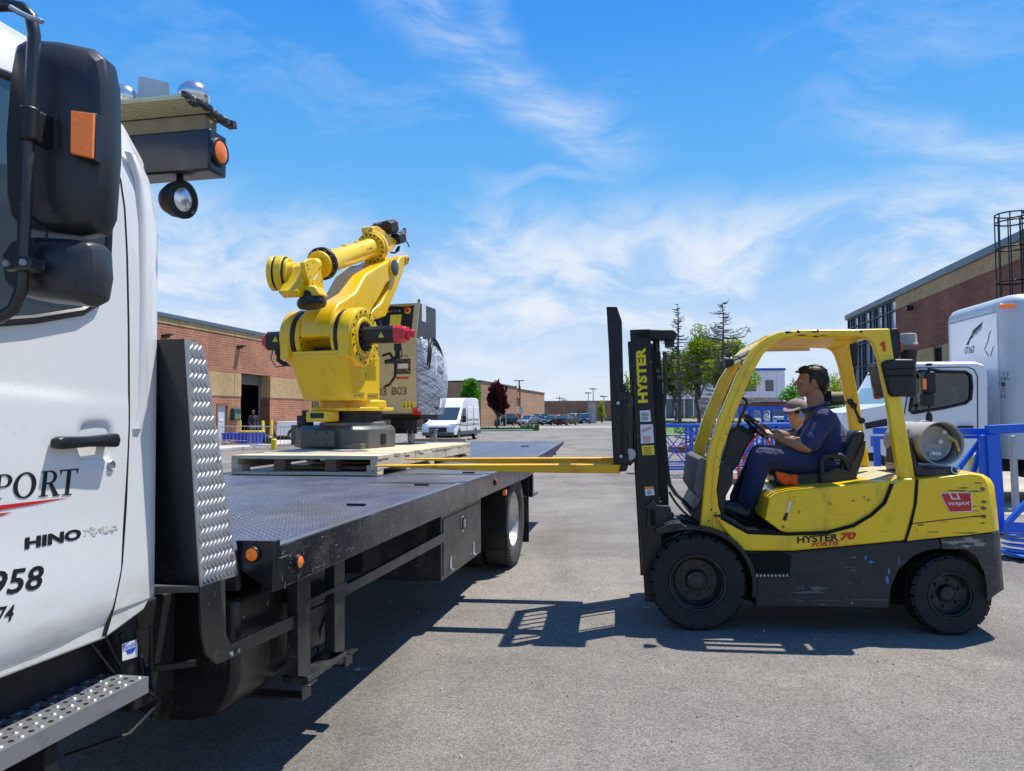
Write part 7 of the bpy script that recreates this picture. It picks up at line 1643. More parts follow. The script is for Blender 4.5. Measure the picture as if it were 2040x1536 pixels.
def car(typ, label, loc, yaw, pt, group=None, cat='car'):
    d = CAR[typ]; t = empty({'sedan': 'parked_car', 'suv': 'parked_car', 'pickup': 'pickup_truck'}[typ], None, label, cat, group, loc=loc, yaw=yaw)
    L, W = d['L'], d['W']; h = W / 2
    def arch(body):
        x0, x1 = d['wh']; r = d['r'] * 1.16; zb = body[0][1]; pts = list(body)
        for xc in (x1, x0): pts += [(xc + r * math.cos(a), max(zb, d['r'] + r * math.sin(a))) for a in [math.pi * k / 10 for k in range(11)]]
        return pts
    ap_ = arch(d['body']); mb = MB()
    mb.loft([[Vector((L / 2 + (p[0] - L / 2) * s_, y, p[1] - (1 - s_) * .3)) for p in ap_] for y, s_ in ((-h, .965), (-h * .93, .99), (-h * .7, 1), (h * .7, 1), (h * .93, .99), (h, .965))])
    mb.build('body', pt, t, bevel=.02, ang=40)
    c = d['cab']; mb = MB(); n = len(c)
    mb.loft([[Vector((p[0], y * (1 - .22 * (p[1] - c[0][1]) / .7), p[1])) for p in c] for y in (-h * .93, h * .93)]); g_ = mb.build('windows', M['glass'], t, bevel=.02)
    rp = [p for p in c if p[1] > c[2][1] - .12]; w_ = lambda z: h * .93 * (1 - .22 * (z - c[0][1]) / .7) + .008
    r_ = MB(); r_.loft([[Vector((p[0], -w_(p[1]), p[1] + .004)) for p in rp] , [Vector((p[0], -w_(p[1]) * .8, p[1] + .04)) for p in rp], [Vector((p[0], w_(p[1]) * .8, p[1] + .04)) for p in rp], [Vector((p[0], w_(p[1]), p[1] + .004)) for p in rp]], closed=False, cap=False)
    for s_ in (-1, 1):
        for a, b in ((c[0], c[1]), (c[-1], c[-2]), ((c[1][0] * .45 + c[-2][0] * .55, c[0][1]), (c[1][0] * .45 + c[-2][0] * .55, c[2][1] - .02))):
            r_.bar((a[0], s_ * (w_(a[1]) - .01), a[1]), (b[0], s_ * (w_(b[1]) - .01), b[1]), .05, .07)
        r_.bar((c[1][0], s_ * w_(c[1][1]), c[1][1]), (c[2][0], s_ * w_(c[2][1]), c[2][1]), .04, .06); r_.bar((c[2][0], s_ * w_(c[2][1]), c[2][1]), (c[3][0], s_ * w_(c[3][1]), c[3][1]), .04, .06)
    r_.build('roof', pt, t, bevel=.01)
    for xc in d['wh']:
        for s_ in (-1, 1):
            w = MB().lathe((xc, s_ * (h - .12), d['r']), (0, s_, 0), [(d['r'] * .6, -.1), (d['r'] * .97, -.1), (d['r'], -.05), (d['r'], .07), (d['r'] * .95, .11), (d['r'] * .66, .11)], 22, False).build('tyre', M['rubber'], t)
            MB().lathe((xc, s_ * (h - .12), d['r']), (0, s_, 0), [(d['r'] * .67, .105), (d['r'] * .60, .08), (d['r'] * .3, .06), (.01, .09)], 16, False).build('rim', M['alu_dull'], w)
    zf = d['body'][1][1]
    for s_ in (-1, 1):
        MB().box(-.01, .22, s_ * h * .62 - .2, s_ * h * .62 + .2, zf - .02, zf + .13).build('headlight', M['headl'], t, bevel=.03)
        MB().box(L - .12, L + .005, s_ * h * .72 - .16, s_ * h * .72 + .16, zf + .05, zf + .28).build('tail_light', M['redl'], t, bevel=.02)
        MB().box(c[0][0] + .35, c[0][0] + .5, s_ * h * 1.0 - (.18 if s_ < 0 else 0), s_ * h * 1.0 + (.18 if s_ > 0 else 0), c[0][1] + .02, c[0][1] + .17).build('wing_mirror', pt, t, bevel=.03)
    MB().box(-.012, .05, -h * .5, h * .5, zf - .26, zf - .02).build('grille', M['black_pl'], t, bevel=.01); MB().box(-.02, 0.0, -.26, .26, .36, .47).build('number_plate', M['sticker_w'], t)
    MB().box(.1, L - .1, -h * .8, h * .8, .18, .34).build('underbody', M['dark'], t)
    return t
silver = paint('silver_paint', (.42, .46, .50), .6); black = paint('black_paint', (.008, .009, .012)); grey = paint('grey_paint', (.10, .12, .15), .5); dgrn = paint('dark_teal_paint', (.012, .02, .022), .4); wht = M['white']; bluep = paint('blue_paint', (.03, .07, .16), .5)
PG = 'cars parked by the brown warehouse'
for (typ, u, Y, yaw, pt, lab) in (('suv', 1003, 110, 52, black, 'dark car parked furthest left, under the purple tree'),
    ('sedan', 1054, 112, 60, silver, 'silver sedan parked between the dark car and the grey car'),
    ('suv', 1075, 121, 50, grey, 'dark blue grey car partly hidden behind the silver sedan'),
    ('sedan', 1099, 113, 60, dgrn, 'dark teal sedan parked in the middle of the far row'),
    ('sedan', 1108, 124, 58, wht, 'white car seen over the dark teal sedan roof'),
    ('sedan', 1129, 111, 240, black, 'black sedan parked at the right end of the far row'),
    ('suv', 1143, 128, 60, silver, 'pale car mostly hidden behind the black sedan')):
    c_ = aty(u, 830, Y); a = RAD(yaw); Lh = CAR[typ]['L'] / 2
    car(typ, lab, (c_.x - Lh * math.cos(a), Y - Lh * math.sin(a), 0), a, pt, PG)
c_ = aty(1167, 830, 128); car('suv', 'dark blue car with pale roof waiting beside the grey block pillar', (c_.x - .5, 126, 0), RAD(80), bluep, None)
c_ = aty(1537, 835, 66); car('pickup', 'white pickup seen through the tall blue rack frame', (c_.x - .4, 62, 0.1), RAD(78), wht, None, 'pickup')
c_ = aty(560, 860, 47.0); car('pickup', 'white pickup parked by the workshop, seen behind the robot base', (c_.x + 5.2, 47.9 + .9, 0), RAD(190), wht, None, 'pickup')

# ---- white high roof van
VN = Fr((aty(905, 868, 46).x - 1.0, 46.2), 77)
van = empty('delivery_van', VN, 'white high roof delivery van parked facing the camera beside the robot cabinet', 'van')
vb = [(0, .42), (-.02, .75), (.10, 1.0), (.95, 1.22), (1.15, 1.30), (1.85, 2.05), (2.2, 2.45), (2.7, 2.68), (5.4, 2.72), (5.9, 2.62), (5.98, .6), (5.95, .42)]
va = list(vb); 
for xc in (4.75, 1.02): va += [(xc + .42 * math.cos(a), max(.42, .36 + .42 * math.sin(a))) for a in [math.pi * k / 12 for k in range(13)]]
mb = MB(); mb.loft([[Vector((2.9 + (p[0] - 2.9) * s_, y * (1 - .12 * max(0, (p[1] - 1.2)) / 1.5), p[1] - (1 - s_) * .8)) for p in va] for y, s_ in ((-1.03, .975), (-.97, .995), (-.8, 1), (.8, 1), (.97, .995), (1.03, .975))]); mb.build('body', M['white'], van, bevel=.03, seg=3, ang=45)
def vy(z): return 1.03 * (1 - .12 * max(0, z - 1.2) / 1.5) + .006
for s_ in (-1, 1):
    sw = [(1.35, 1.34), (2.0, 1.98), (2.45, 2.05), (2.62, 1.98), (2.62, 1.28), (1.6, 1.22)]
    MB().loft([[Vector((x, s_ * (vy(z) - .05), z)) for x, z in sw], [Vector((x, s_ * (vy(z) + .002), z)) for x, z in sw]]).build('side_window', M['glass'], van)
    for (xa, xb, za, zb_) in ((2.9, 4.2, 1.3, 2.15), (4.35, 5.75, 1.3, 2.15)):
        pn = MB().loft([[Vector((x, s_ * (vy(z) - .04), z)) for x, z in ((xa, za), (xb, za), (xb, zb_), (xa, zb_))], [Vector((x, s_ * (vy(z) + .006), z)) for x, z in ((xa + .05, za + .05), (xb - .05, za + .05), (xb - .05, zb_ - .05), (xa + .05, zb_ - .05))]]).build('side_panel', M['white'], van, bevel=.01)
    MB().box(.6, 5.95, s_ * 1.035 - .02, s_ * 1.035 + .02, .38, .62).box(.5, 5.6, s_ * 1.03 - .012, s_ * 1.03 + .012, 1.02, 1.05).build('side_trim', plain('grey_trim', (.09, .095, .10), .6), van, bevel=.01)
    MB().box(1.25, 1.45, s_ * 1.26 - .10, s_ * 1.26 + .10, 1.15, 1.55).box(1.3, 1.4, s_ * 1.05 - .1, s_ * 1.05 + .1, 1.2, 1.28).build('wing_mirror', M['black_pl'], van, bevel=.03)
    MB().prism([(-.02, .78), (.12, 1.02), (.55, 1.10), (.50, .95), (.15, .82)], 'y', *sorted((s_ * .62, s_ * 1.035))).build('headlight', M['headl'], van, bevel=.02)
    for xc in (1.02, 4.75):
        w = MB().lathe((xc, s_ * .93, .36), (0, s_, 0), [(.22, -.1), (.34, -.1), (.36, -.06), (.36, .07), (.34, .1), (.23, .1)], 26, False).build('tyre', M['rubber'], van)
        MB().lathe((xc, s_ * .93, .36), (0, s_, 0), [(.235, .095), (.21, .06), (.12, .05), (.01, .08)], 20, False).build('rim', M['steel'], w)
MB().loft([[Vector((x, y, z)) for y in (-.86, .86) for x, z in (((1.12, 1.31), (1.84, 2.06)) if y < 0 else ((1.84, 2.06), (1.12, 1.31)))], [Vector((x - .012, y, z + .012)) for y in (-.86, .86) for x, z in (((1.12, 1.31), (1.84, 2.06)) if y < 0 else ((1.84, 2.06), (1.12, 1.31)))]]).build('windscreen', M['glass_blue'], van)
MB().box(-.05, .02, -.55, .55, .58, .86).build('grille', M['black_pl'], van, bevel=.02); MB().box(-.06, .25, -1.0, 1.0, .36, .56).build('bumper', plain('grey_trim2', (.10, .10, .11), .6), van, bevel=.04)
MB().box(.3, 5.7, -.85, .85, .22, .45).build('underbody', M['dark'], van)
MB().box(2.74, 2.76, -1.036, -1.02, .6, 2.2).box(4.27, 4.29, -1.036, -1.02, .6, 2.2).build('door_seam', M['ink'], van)

# ---- box truck
BT = Fr(tuple(aty(1967, 905, 13.2)[:2]), -6.7); BP = BT.poly; BH = BT.hit
bt = empty('box_truck', BT, 'white box truck numbered 17167 with its driver at the window, parked behind the forklift', 'truck')
CW = 2.15
rz = BH(1946, 718, 'y', 0).z; zbm = BH(1967, 900, 'y', 0).z
cabp = BP([(1674, 900), (1671, 850), (1680, 822), (1760, 808), (1772, 800), (1790, 770), (1812, 728), (1825, 719), (1946, 718), (1960, 723), (1966, 738), (1968, 905), (1820, 915)], 'y', 0)
mb = MB(); mb.loft([[Vector((p[0], y, p[1] - d * max(0, p[1] - 1.9))) for p in cabp] for y, d in ((0, .10), (.06, .03), (.25, 0), (CW - .25, 0), (CW - .06, .03), (CW, .10))])
btc = mb.build('cab', M['white'], bt, bevel=0, ang=45)
win = [(1824, 742), (1832, 739), (1925, 741), (1934, 748), (1936, 770), (1934, 795), (1924, 803), (1880, 813), (1817, 823), (1812, 818)]
wpl = BP(win, 'y', 0)
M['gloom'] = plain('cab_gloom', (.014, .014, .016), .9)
def cut(o, mb):
    """open a hollow in a solid; the new faces take the cutter's material"""
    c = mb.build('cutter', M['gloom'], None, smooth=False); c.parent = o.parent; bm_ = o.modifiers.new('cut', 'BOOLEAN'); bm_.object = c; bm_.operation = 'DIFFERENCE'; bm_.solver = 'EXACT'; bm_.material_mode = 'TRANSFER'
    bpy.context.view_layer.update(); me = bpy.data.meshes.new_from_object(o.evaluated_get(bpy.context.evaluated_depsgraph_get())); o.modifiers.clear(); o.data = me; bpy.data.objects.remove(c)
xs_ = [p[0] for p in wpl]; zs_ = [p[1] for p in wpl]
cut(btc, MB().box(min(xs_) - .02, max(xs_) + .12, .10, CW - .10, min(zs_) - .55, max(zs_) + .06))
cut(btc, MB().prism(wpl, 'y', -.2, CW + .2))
MB().prism(BP([(1674, 900), (1820, 915), (1967, 905), (1965, 960), (1830, 975), (1700, 960)], 'y', 0), 'y', .02, CW).build('cab_lower', M['white'], bt, bevel=.03)
for y_ in (.02, CW - .02): MB().prism(wpl, 'y', y_ - .003, y_ + .003).build('window', seethru('cab_window_glass', (.85, .88, .90), .0), btc, smooth=False)
st_x = min(xs_) + .30; MB().tube([(st_x + .16 * math.cos(a) * .5, .55 + .19 * math.sin(a), min(zs_) - .02 + .12 * math.cos(a)) for a in [2 * math.pi * k / 20 for k in range(20)]], .014, 6, closed=True).build('steering_wheel', M['ink'], btc)
MB().tube([Vector((a, -.004, b)) for a, b in wpl], .026, 6, closed=True).build('window_rubber', M['black_pl'], btc, ang=60)
MB().strip([Vector((a, -.004, b)) for a, b in BP([(1797, 905), (1800, 830), (1812, 760), (1826, 733), (1925, 731), (1940, 736), (1947, 750), (1948, 903)], 'y', 0)], .008, .016, (0, 1, 0)).build('door_gap', M['motor'], btc)
MB().loft([[BH(u, v, 'y', -.03) for u, v in ((1907, 851), (1910, 856), (1939, 855), (1940, 850))], [BH(u, v, 'y', -.07) for u, v in ((1909, 848), (1911, 853), (1937, 852), (1938, 848))]]).build('handle', M['black_pl'], btc)
lo_ = [BH(u, v, 'y', -.006) for u, v in ((1843, 868), (1925, 855), (1905, 860), (1860, 872))]; MB().add(lo_, [(0, 1, 2, 3)]).build('swoosh', M['motor'], btc, smooth=False)
gw = BP([(1723, 812), (1764, 802), (1766, 811), (1723, 822)], 'y', -.0); MB().prism(BP([(1722, 843), (1766, 834), (1768, 848), (1725, 855)], 'y', 0), 'y', -.01, .02).build('side_vent', M['ink'], btc)
ws = [BH(u, v, 'y', .2) for u, v in ((1762, 806), (1811, 732))]
MB().loft([[ws[0] + Vector((-.03, 0, .02)), ws[1] + Vector((-.03, 0, .0)), ws[1] + Vector((-.03, CW - .4, 0)), ws[0] + Vector((-.03, CW - .4, .02))], [ws[0], ws[1], ws[1] + Vector((0, CW - .4, 0)), ws[0] + Vector((0, CW - .4, 0))]]).build('windscreen', plain('windscreen_glass', (.30, .42, .42), .05, .2, .1, 1, coat=.8), btc)
mr = MB(); a = BH(1848, 735, 'y', -.30); 
mr.tube([BH(1882, 740, 'y', -.02), BH(1850, 734, 'y', -.30), BH(1847, 760, 'y', -.32), BH(1850, 790, 'y', -.32), BH(1853, 810, 'y', -.25)], .018, 8)
btm = mr.build('mirror_arm', M['black_pl'], bt, ang=60)
for (u0, v0, u1, v1) in ((1838, 743, 1862, 783), (1835, 786, 1859, 809), (1846, 729, 1855, 726)):
    a, b = BH(u0, v0, 'y', -.32), BH(u1, v1, 'y', -.32); MB().box(min(a.x, b.x), max(a.x, b.x), -.40, -.24, min(a.z, b.z), max(a.z, b.z) + .02).build('mirror', M['black_pl'], btm, bevel=.035, seg=3)
b = BH(1851, 832, 'y', -.25); MB().ell(b, (.055, .05, .10)).cyl(b, b + Vector((0, 0, .25)), .012).build('mirror', M['black_pl'], btm)
a = BH(1842, 764, 'y', -.41); MB().box(a.x - .03, a.x + .03, -.42, -.40, a.z - .10, a.z + .08).build('marker_light', M['amber'], btm, bevel=.01)
# cargo box
x0b = BH(1988, 700, 'y', -.15).x; zt = BH(1990, 600, 'y', -.15).z + .28; zbb = BH(1984, 916, 'y', -.15).z
BW = 2.62; LBX = 5.6; rr = .22
RC = .40; FXp = BH(1988, 700, 'y', -.15 + RC).x; x0b = FXp; YS0, YS1 = -.15, -.15 + BW
zt = BH(1990, 589, 'y', -.15 + RC).z
def plan(e, z):
    r = max(.05, RC - e); pts = []
    for k in range(9):
        a = math.pi * (1.0 + .5 * k / 8); pts.append(Vector((FXp + RC + r * math.cos(a), YS0 + RC + r * math.sin(a), z)))
    pts += [Vector((FXp + LBX, YS0 + e, z)), Vector((FXp + LBX, YS1 - e, z))]
    for k in range(9):
        a = math.pi * (.5 + .5 * k / 8); pts.append(Vector((FXp + RC + r * math.cos(a), YS1 - RC + r * math.sin(a), z)))
    return pts
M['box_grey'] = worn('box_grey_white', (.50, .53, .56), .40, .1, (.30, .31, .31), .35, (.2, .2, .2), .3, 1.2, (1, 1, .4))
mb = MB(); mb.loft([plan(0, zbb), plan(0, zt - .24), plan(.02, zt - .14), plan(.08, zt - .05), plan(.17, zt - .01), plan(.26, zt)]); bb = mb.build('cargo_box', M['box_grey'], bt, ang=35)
MB().box(x0b - .006, x0b + .002, YS0 + RC, YS1 - RC, zbb + .02, zt - .30).build('front_panel', M['white'], bb)
rv = MB()
for k in range(46):
    z = zbb + .05 + (zt - zbb - .5) * k / 45
    rv.ell((x0b - .008, YS0 + RC - .03, z), (.008, .012, .012), 6, 4); rv.ell((x0b + .44, -.152, z), (.012, .008, .012), 6, 4)
for k in range(28): rv.ell((x0b - .006, YS0 + RC + (BW - 2 * RC) * k / 27, zt - .28), (.008, .012, .012), 6, 4)
rv.build('rivets', M['steel'], bb)
MB().box(x0b + .42, x0b + LBX, -.156, -.151, zbb, zt - .32).build('side_panel', M['white'], bb)
MB().box(x0b + .42, x0b + LBX, -.16, -.145, zt - .32, zt - .27).build('top_trim', M['steel'], bb)
a = BH(2002, 609, 'y', -.16); MB().box(a.x - .10, a.x + .16, -.18, -.152, a.z - .05, a.z + .03).build('marker_light', M['amber'], bb, bevel=.01)
FX = x0b - .0075
def fh(u, v): return BH(u, v, 'x', FX)
tl_ = plain('dark_teal_logo', (.01, .06, .07), .5)
lg = MB().add([fh(1924, 688), fh(1930, 687), fh(1936, 668), fh(1934, 668)], [(0, 1, 2, 3)]).add([fh(1932, 678), fh(1954, 658), fh(1958, 640), fh(1938, 658)], [(0, 1, 2, 3)]).build('logo', tl_, bb, smooth=False)
def fh2(u, v): return BH(u, v, 'x', FX - .004)
glyphs(MB(), 'ROSS', fh2(1937, 675), fh2(1953, 658), fh2(1939, 667), .03, .001, .2).build('lettering', M['sticker_w'], lg, smooth=False)
glyphs(MB(), '17167', fh2(1922, 706), fh2(1941, 703), fh2(1922, 692), .01, .001).build('lettering', tl_, bb, smooth=False)
sc_m = MB().tube([fh2(1961, 696), fh2(1968, 680), fh2(1971, 664), fh2(1974, 659)], .006, 4).tube([fh2(1962, 698), fh2(1969, 709)], .005, 4).tube([fh2(1973, 710), fh2(1979, 690)], .005, 4); sc_m.build('scratch_marks', M['ink'], bb)
for k, ch_ in enumerate('HIGH'):
    a = BH(1995, 759 + k * 11.5, 'y', -.156); glyphs(MB(), ch_, a, a + Vector((.06, 0, 0)), a + Vector((0, 0, .075)), .0, .001).build('lettering', M['ink'], bb, smooth=False)
for s_, v in (('12', 752), ('6', 762)):
    a = BH(1999, v - 5, 'y', -.156); glyphs(MB(), s_, a, a + Vector((.09, 0, 0)), a + Vector((0, 0, .06)), .0, .001).build('lettering', M['ink'], bb, smooth=False)
a = BH(1990, 768, 'y', -.156); glyphs(MB(), 'FT', a, a + Vector((.07, 0, 0)), a + Vector((0, 0, .06)), .0, .001).build('lettering', M['ink'], bb, smooth=False)
MB().box(x0b - 3.6, x0b + LBX, .3, CW - .3, .55, zbb - .02).build('chassis', M['dark'], bt)
MB().box(x0b + .3, x0b + 2.0, -.1, .4, .45, .85).build('tank', M['dark'], bt, bevel=.05)
for x in (BH(1735, 930, 'y', 0).x, x0b + 4.0):
    for y in (.12, CW - .12):
        w = MB().lathe((x, y, .46), (0, -1 if y < 1 else 1, 0), [(.28, -.14), (.43, -.14), (.46, -.08), (.46, .08), (.43, .13), (.29, .13)], 30, False).build('tyre', M['rubber'], bt)
        MB().lathe((x, y, .46), (0, -1 if y < 1 else 1, 0), [(.295, .12), (.26, .02), (.12, .0), (.10, .1), (.01, .1)], 24, False).build('rim', M['steel'], w)

# ---- green flatbed machinery far behind the driver
gt_ = empty('green_trailer', None, 'green flatbed trailer carrying a pipe load, far behind the driver', 'trailer', loc=(aty(1630, 800, 40).x, 40, 0))
MB().box(0, 6, 0, 2.2, 1.55, 1.9).build('bed', plain('green_paint', (.01, .16, .05), .5), gt_, bevel=.02)
MB().cyl((.6, .8, 2.35), (4.2, .8, 2.35), .35, n=20).build('pipe_load', plain('rusty_ribbed_pipe', (.20, .15, .11), .7, .3, .4, 12), gt_)
MB().box(.1, .8, .2, 1.2, 1.9, 2.75).cyl((.3, .6, 2.75), (.3, .6, 2.95), .15).build('engine', M['dark'], gt_, bevel=.05)
MB().box(0, 6, .3, 1.9, .9, 1.55).build('frame', M['dark'], gt_)
for x in (1, 2.2, 4.6):
    MB().cyl((x, 0, .45), (x, .3, .45), .45, n=22).build('wheel', M['rubber'], gt_)
# ================================================================ yard furniture
BL = M['blue_steel']; RG = 'blue steel rack frames standing in the yard'
def rack(label, loc, yaw, L, H, D, bays, sec=.048, cross=True, name='blue_rack', mat=None, group=RG):
    mat = mat or BL; t = empty(name, None, label, 'rack frame', group, loc=loc, yaw=yaw)
    for y in (0, D):
        MB().box(0, L, y - sec / 2, y + sec / 2, H - sec * 1.6, H).build('top_rail', mat, t, bevel=.004)
        MB().box(0, L, y - sec / 2, y + sec / 2, .18, .18 + sec).box(0, L, y - sec / 2, y + sec / 2, .32, .32 + sec * .6).build('bottom_rail', mat, t, bevel=.004)
    for k in range(bays + 1):
        x = L * k / bays
        for y in (0, D):
            MB().box(x - sec / 2, x + sec / 2, y - sec / 2 - .002, y + sec / 2 + .002, 0, H - sec * 1.6).box(x - sec, x + sec, y - sec, y + sec, 0, .012).build('post', mat, t, bevel=.003)
        MB().box(x - sec * .35, x + sec * .35, 0, D, H - sec * 1.3, H - sec * .3).box(x - sec * .35, x + sec * .35, 0, D, .2, .24).build('cross_tie', mat, t)
        if cross and k < bays:
            xb = L * (k + 1) / bays; b_ = MB()
            for y in (0, D):
                b_.bar((x, y, .24), (xb, y, H - .12), .026, .026, (0, 1, 0)).bar((xb, y, .24), (x, y, H - .12), .026, .026, (0, 1, 0))
            b_.build('diagonal_brace', mat, t)
    return t
p = atz(1318, 951, 0); hR = 1.33
rack('nearest low blue rack with crossed braces just right of the mast', (p.x, p.y, 0), RAD(-3), 1.55, hR, .9, 2)
p2 = atz(1385, 949, 0); rack('low blue rack with crossed braces beside the forklift front pillars', (p2.x, p2.y - .2, 0), RAD(-3), 2.6, hR, .9, 3)
p3 = atz(1500, 946, 0); rack('low blue rack behind the red slings and the steering wheel', (p3.x, p3.y + .6, 0), RAD(-3), 2.4, hR, .9, 2)
# taller rack with a rusty top carrying odd steel
p4 = aty(1432, 870, 26); rack('taller blue rack with brown topped beams behind the steering wheel', (p4.x, 26, 0), RAD(2), 2.3, 1.82, 1.3, 2, .08, False)
p5 = aty(1519, 870, 26.4); rack('taller blue rack framing the distant white pickup', (p5.x, 26.4, 0), RAD(2), 2.0, 1.88, 1.3, 1, .08, True)
rusty = plain('rusty_steel', (.24, .085, .04), .7, .2, .25, 4)
for (q, w_, z_, lab) in ((p4, 2.3, 1.83, 'brown rusty beam lying on the taller blue rack'), (p5, 2.0, 1.89, 'brown rusty beam lying on the rack before the pickup')):
    b_ = MB().box(0, w_, 0, .12, 0, .09).box(0, w_, 1.1, 1.22, 0, .09).build('steel_beam', rusty); b_.location = (q.x, q.y, z_); tag(b_, lab, 'beam', 'rusty beams on the racks')
cl_ = MB(); random.seed(9)
for k in range(12): cl_.bar((random.uniform(-.9, 1.0), random.uniform(0, .8), .5 + random.uniform(0, .5)), (random.uniform(-.9, 1.1), random.uniform(0, .8), .5 + random.uniform(0, .55)), .05, .04)
cl_.box(-.8, .9, 0, .9, .3, .5); st_ = cl_.build('scrap_stack', rusty); st_.location = (p4.x - .9, 25.2, 0); tag(st_, 'stack of rusty steel offcuts beside the taller blue rack', 'scrap stack')
# red A-frame with slings, on a brown pallet-like base
RF_ = atz(1470, 966, 0); rf = empty('red_lifting_frame', None, 'red A frame with slanted legs on a brown base behind the driver legs', 'lifting frame', loc=(RF_.x, RF_.y, 0), yaw=RAD(-4))
redm = plain('sling_red', (.62, .03, .03), .5, 0, .15)
for (x0, x1) in ((0.0, .0), (.12, .12)): MB().box(x0, x0 + .05, 0, .05, 0, .72).build('post', redm, rf, bevel=.003)
MB().bar((.05, 0, .66), (.52, 0, 1.22), .05, .05).build('leg', redm, rf); MB().bar((.56, 0, 1.22), (.80, 0, .72), .05, .05).build('leg', redm, rf)
MB().bar((.80, 0, .72), (.86, 0, .05), .05, .05).build('leg', redm, rf)
MB().box(-.05, 1.5, -.1, .05, .02, .10).box(-.05, 1.5, .9, 1.0, .02, .10).box(-.05, .05, -.1, 1.0, .02, .1).box(1.4, 1.5, -.1, 1.0, .02, .1).box(-.05, 1.5, -.1, 1.0, .10, .13).build('base', plain('brown_base', (.28, .09, .05), .6, 0, .2), rf, bevel=.004)
MB().bar((.90, .05, .9), (1.0, .05, .68), .04, .03).build('yellow_sling', M['yellow_flat'], rf)

# heavy blue trestle frames right behind the counterweight
TR = Fr(tuple(aty(1975, 1010, 8.6)[:2]), -4); TH = TR.hit
def tri_frame(name, label, build, group='heavy blue trestle frames behind the forklift'):
    t = empty(name, TR, label, 'trestle frame', group)
    build(t); return t
def beam(t, a, b, w, h, nm='beam', mat=None, up=(0, 0, 1)): return MB().bar(a, b, w, h, up).build(nm, mat or BL, t, bevel=.004)
def b1_(t):
    y = .1; P = lambda u, v: TH(u, v, 'y', y)
    beam(t, P(1966, 856), P(2110, 850), .10, .10); beam(t, P(1973, 865), P(1982, 1000), .13, .14, 'post'); beam(t, P(1962, 867), P(1964, 1000), .05, .12, 'post')
    beam(t, P(1982, 985), P(1986, 1060), .12, .12, 'post')
tri_frame('blue_trestle', 'heavy blue trestle frame with thick top beam at the right edge', b1_)
def b2_(t):
    y = .25; P = lambda u, v: TH(u, v, 'y', y)
    beam(t, P(1740, 858), P(1966, 860), .055, .075); beam(t, P(1740, 872), P(1966, 870), .04, .035, 'lower_rail')
    beam(t, P(1746, 870), P(1753, 1050), .07, .06, 'post'); beam(t, P(1740, 868), P(1741, 890), .12, .03, 'end_plate')
    beam(t, P(1905, 940), P(1953, 878), .05, .05, 'brace'); beam(t, P(1938, 945), P(1957, 878), .05, .05, 'brace'); beam(t, P(1900, 1000), P(1906, 940), .05, .05, 'brace')
tri_frame('blue_trestle', 'blue trestle rail running behind the forklift pillar and gas bottle', b2_)
def b3_(t):
    y = -.2; P = lambda u, v: TH(u, v, 'y', y)
    beam(t, P(2004, 1046), P(2100, 940), .06, .05, 'brace'); beam(t, P(2002, 1050), P(2160, 1052), .06, .10)
    for k in range(5): beam(t, P(2004, 1064 + 10 * k), P(2150, 1072 + 14 * k), .20, .02, 'flat_bar', M['blue_light'])
    beam(t, P(2006, 1100), P(2150, 1120), .5, .02, 'flat_bar', M['blue_light'])
tri_frame('blue_trestle', 'low stack of blue flat steel behind the counterweight corner', b3_)
sp = empty('steel_post', TR, 'thin grey galvanised post in front of the box truck corner', 'post'); beam(sp, TH(2017, 868, 'y', .5), TH(2024, 1016, 'y', .5), .06, .06, 'shaft', M['steel']); beam(sp, TH(2012, 1016, 'y', .5), TH(2036, 1016, 'y', .5), .12, .02, 'foot', M['steel'])
bo_ = atz(1943, 975, 0) ; yb_ = empty('yellow_bollard', None, 'short fat yellow bollard with pale cap behind the blue trestle braces', 'bollard', loc=(aty(1955, 900, 11.5).x, 11.5, 0))
MB().cyl((0, 0, 0), (0, 0, .92), .17, n=24).build('post', M['yellow_flat'], yb_); MB().lathe((0, 0, .92), (0, 0, 1), [(.18, 0), (.18, .04), (.12, .08), (.01, .09)], 24).build('cap', M['sticker_w'], yb_)
tp_ = MB(); random.seed(6)
for k in range(5): tp_.box(-.2, 1.4, .3 * (k % 2), .3 * (k % 2) + .22, .03 * k, .03 * k + .028)
o = tp_.build('timber_stack', plain('orange_timber', (.42, .20, .08), .8), None); o.location = (aty(2005, 1000, 9.8).x, 9.8, .0); tag(o, 'small stack of orange brown boards under the box truck corner', 'timber')

# crowd barriers, bins, bollards and scrap timber by the workshop
CB_ = 'steel crowd barriers in front of the workshop'
def barrier(label, loc, yaw, L=2.3, H=1.1, n=13):
    t = empty('crowd_barrier', None, label, 'barrier', CB_, loc=loc, yaw=yaw)
    MB().tube([(0, 0, .2), (0, 0, H), (L, 0, H), (L, 0, .2), (0, 0, .2)], .022, 6).build('frame', M['steel'], t, ang=60)
    for k in range(1, n): MB().cyl((L * k / n, 0, .2), (L * k / n, 0, H), .011, n=5).build('bar', M['steel'], t)
    for x in (.2, L - .2): MB().box(x - .02, x + .02, -.3, .3, 0, .03).cyl((x, 0, 0), (x, 0, .2), .02, n=6).build('foot', M['steel'], t)
for (u, v, du, lab) in ((436, 893, 0, 'steel crowd barrier beside the headboard edge'), (498, 896, 0, 'steel crowd barrier in front of the blue bins'),):
    a = atz(u, v, 0); barrier(lab, (a.x, a.y, 0), RAD(8))
for (u, v, lab) in ((432, 877, 'further steel crowd barrier before the pale blue door'), (485, 878, 'further steel crowd barrier before the open overhead door'), (538, 879, 'further steel crowd barrier beside the white pickup')):
    a = atz(u, v, 0); barrier(lab, (a.x, a.y, 0), RAD(6), 2.4)
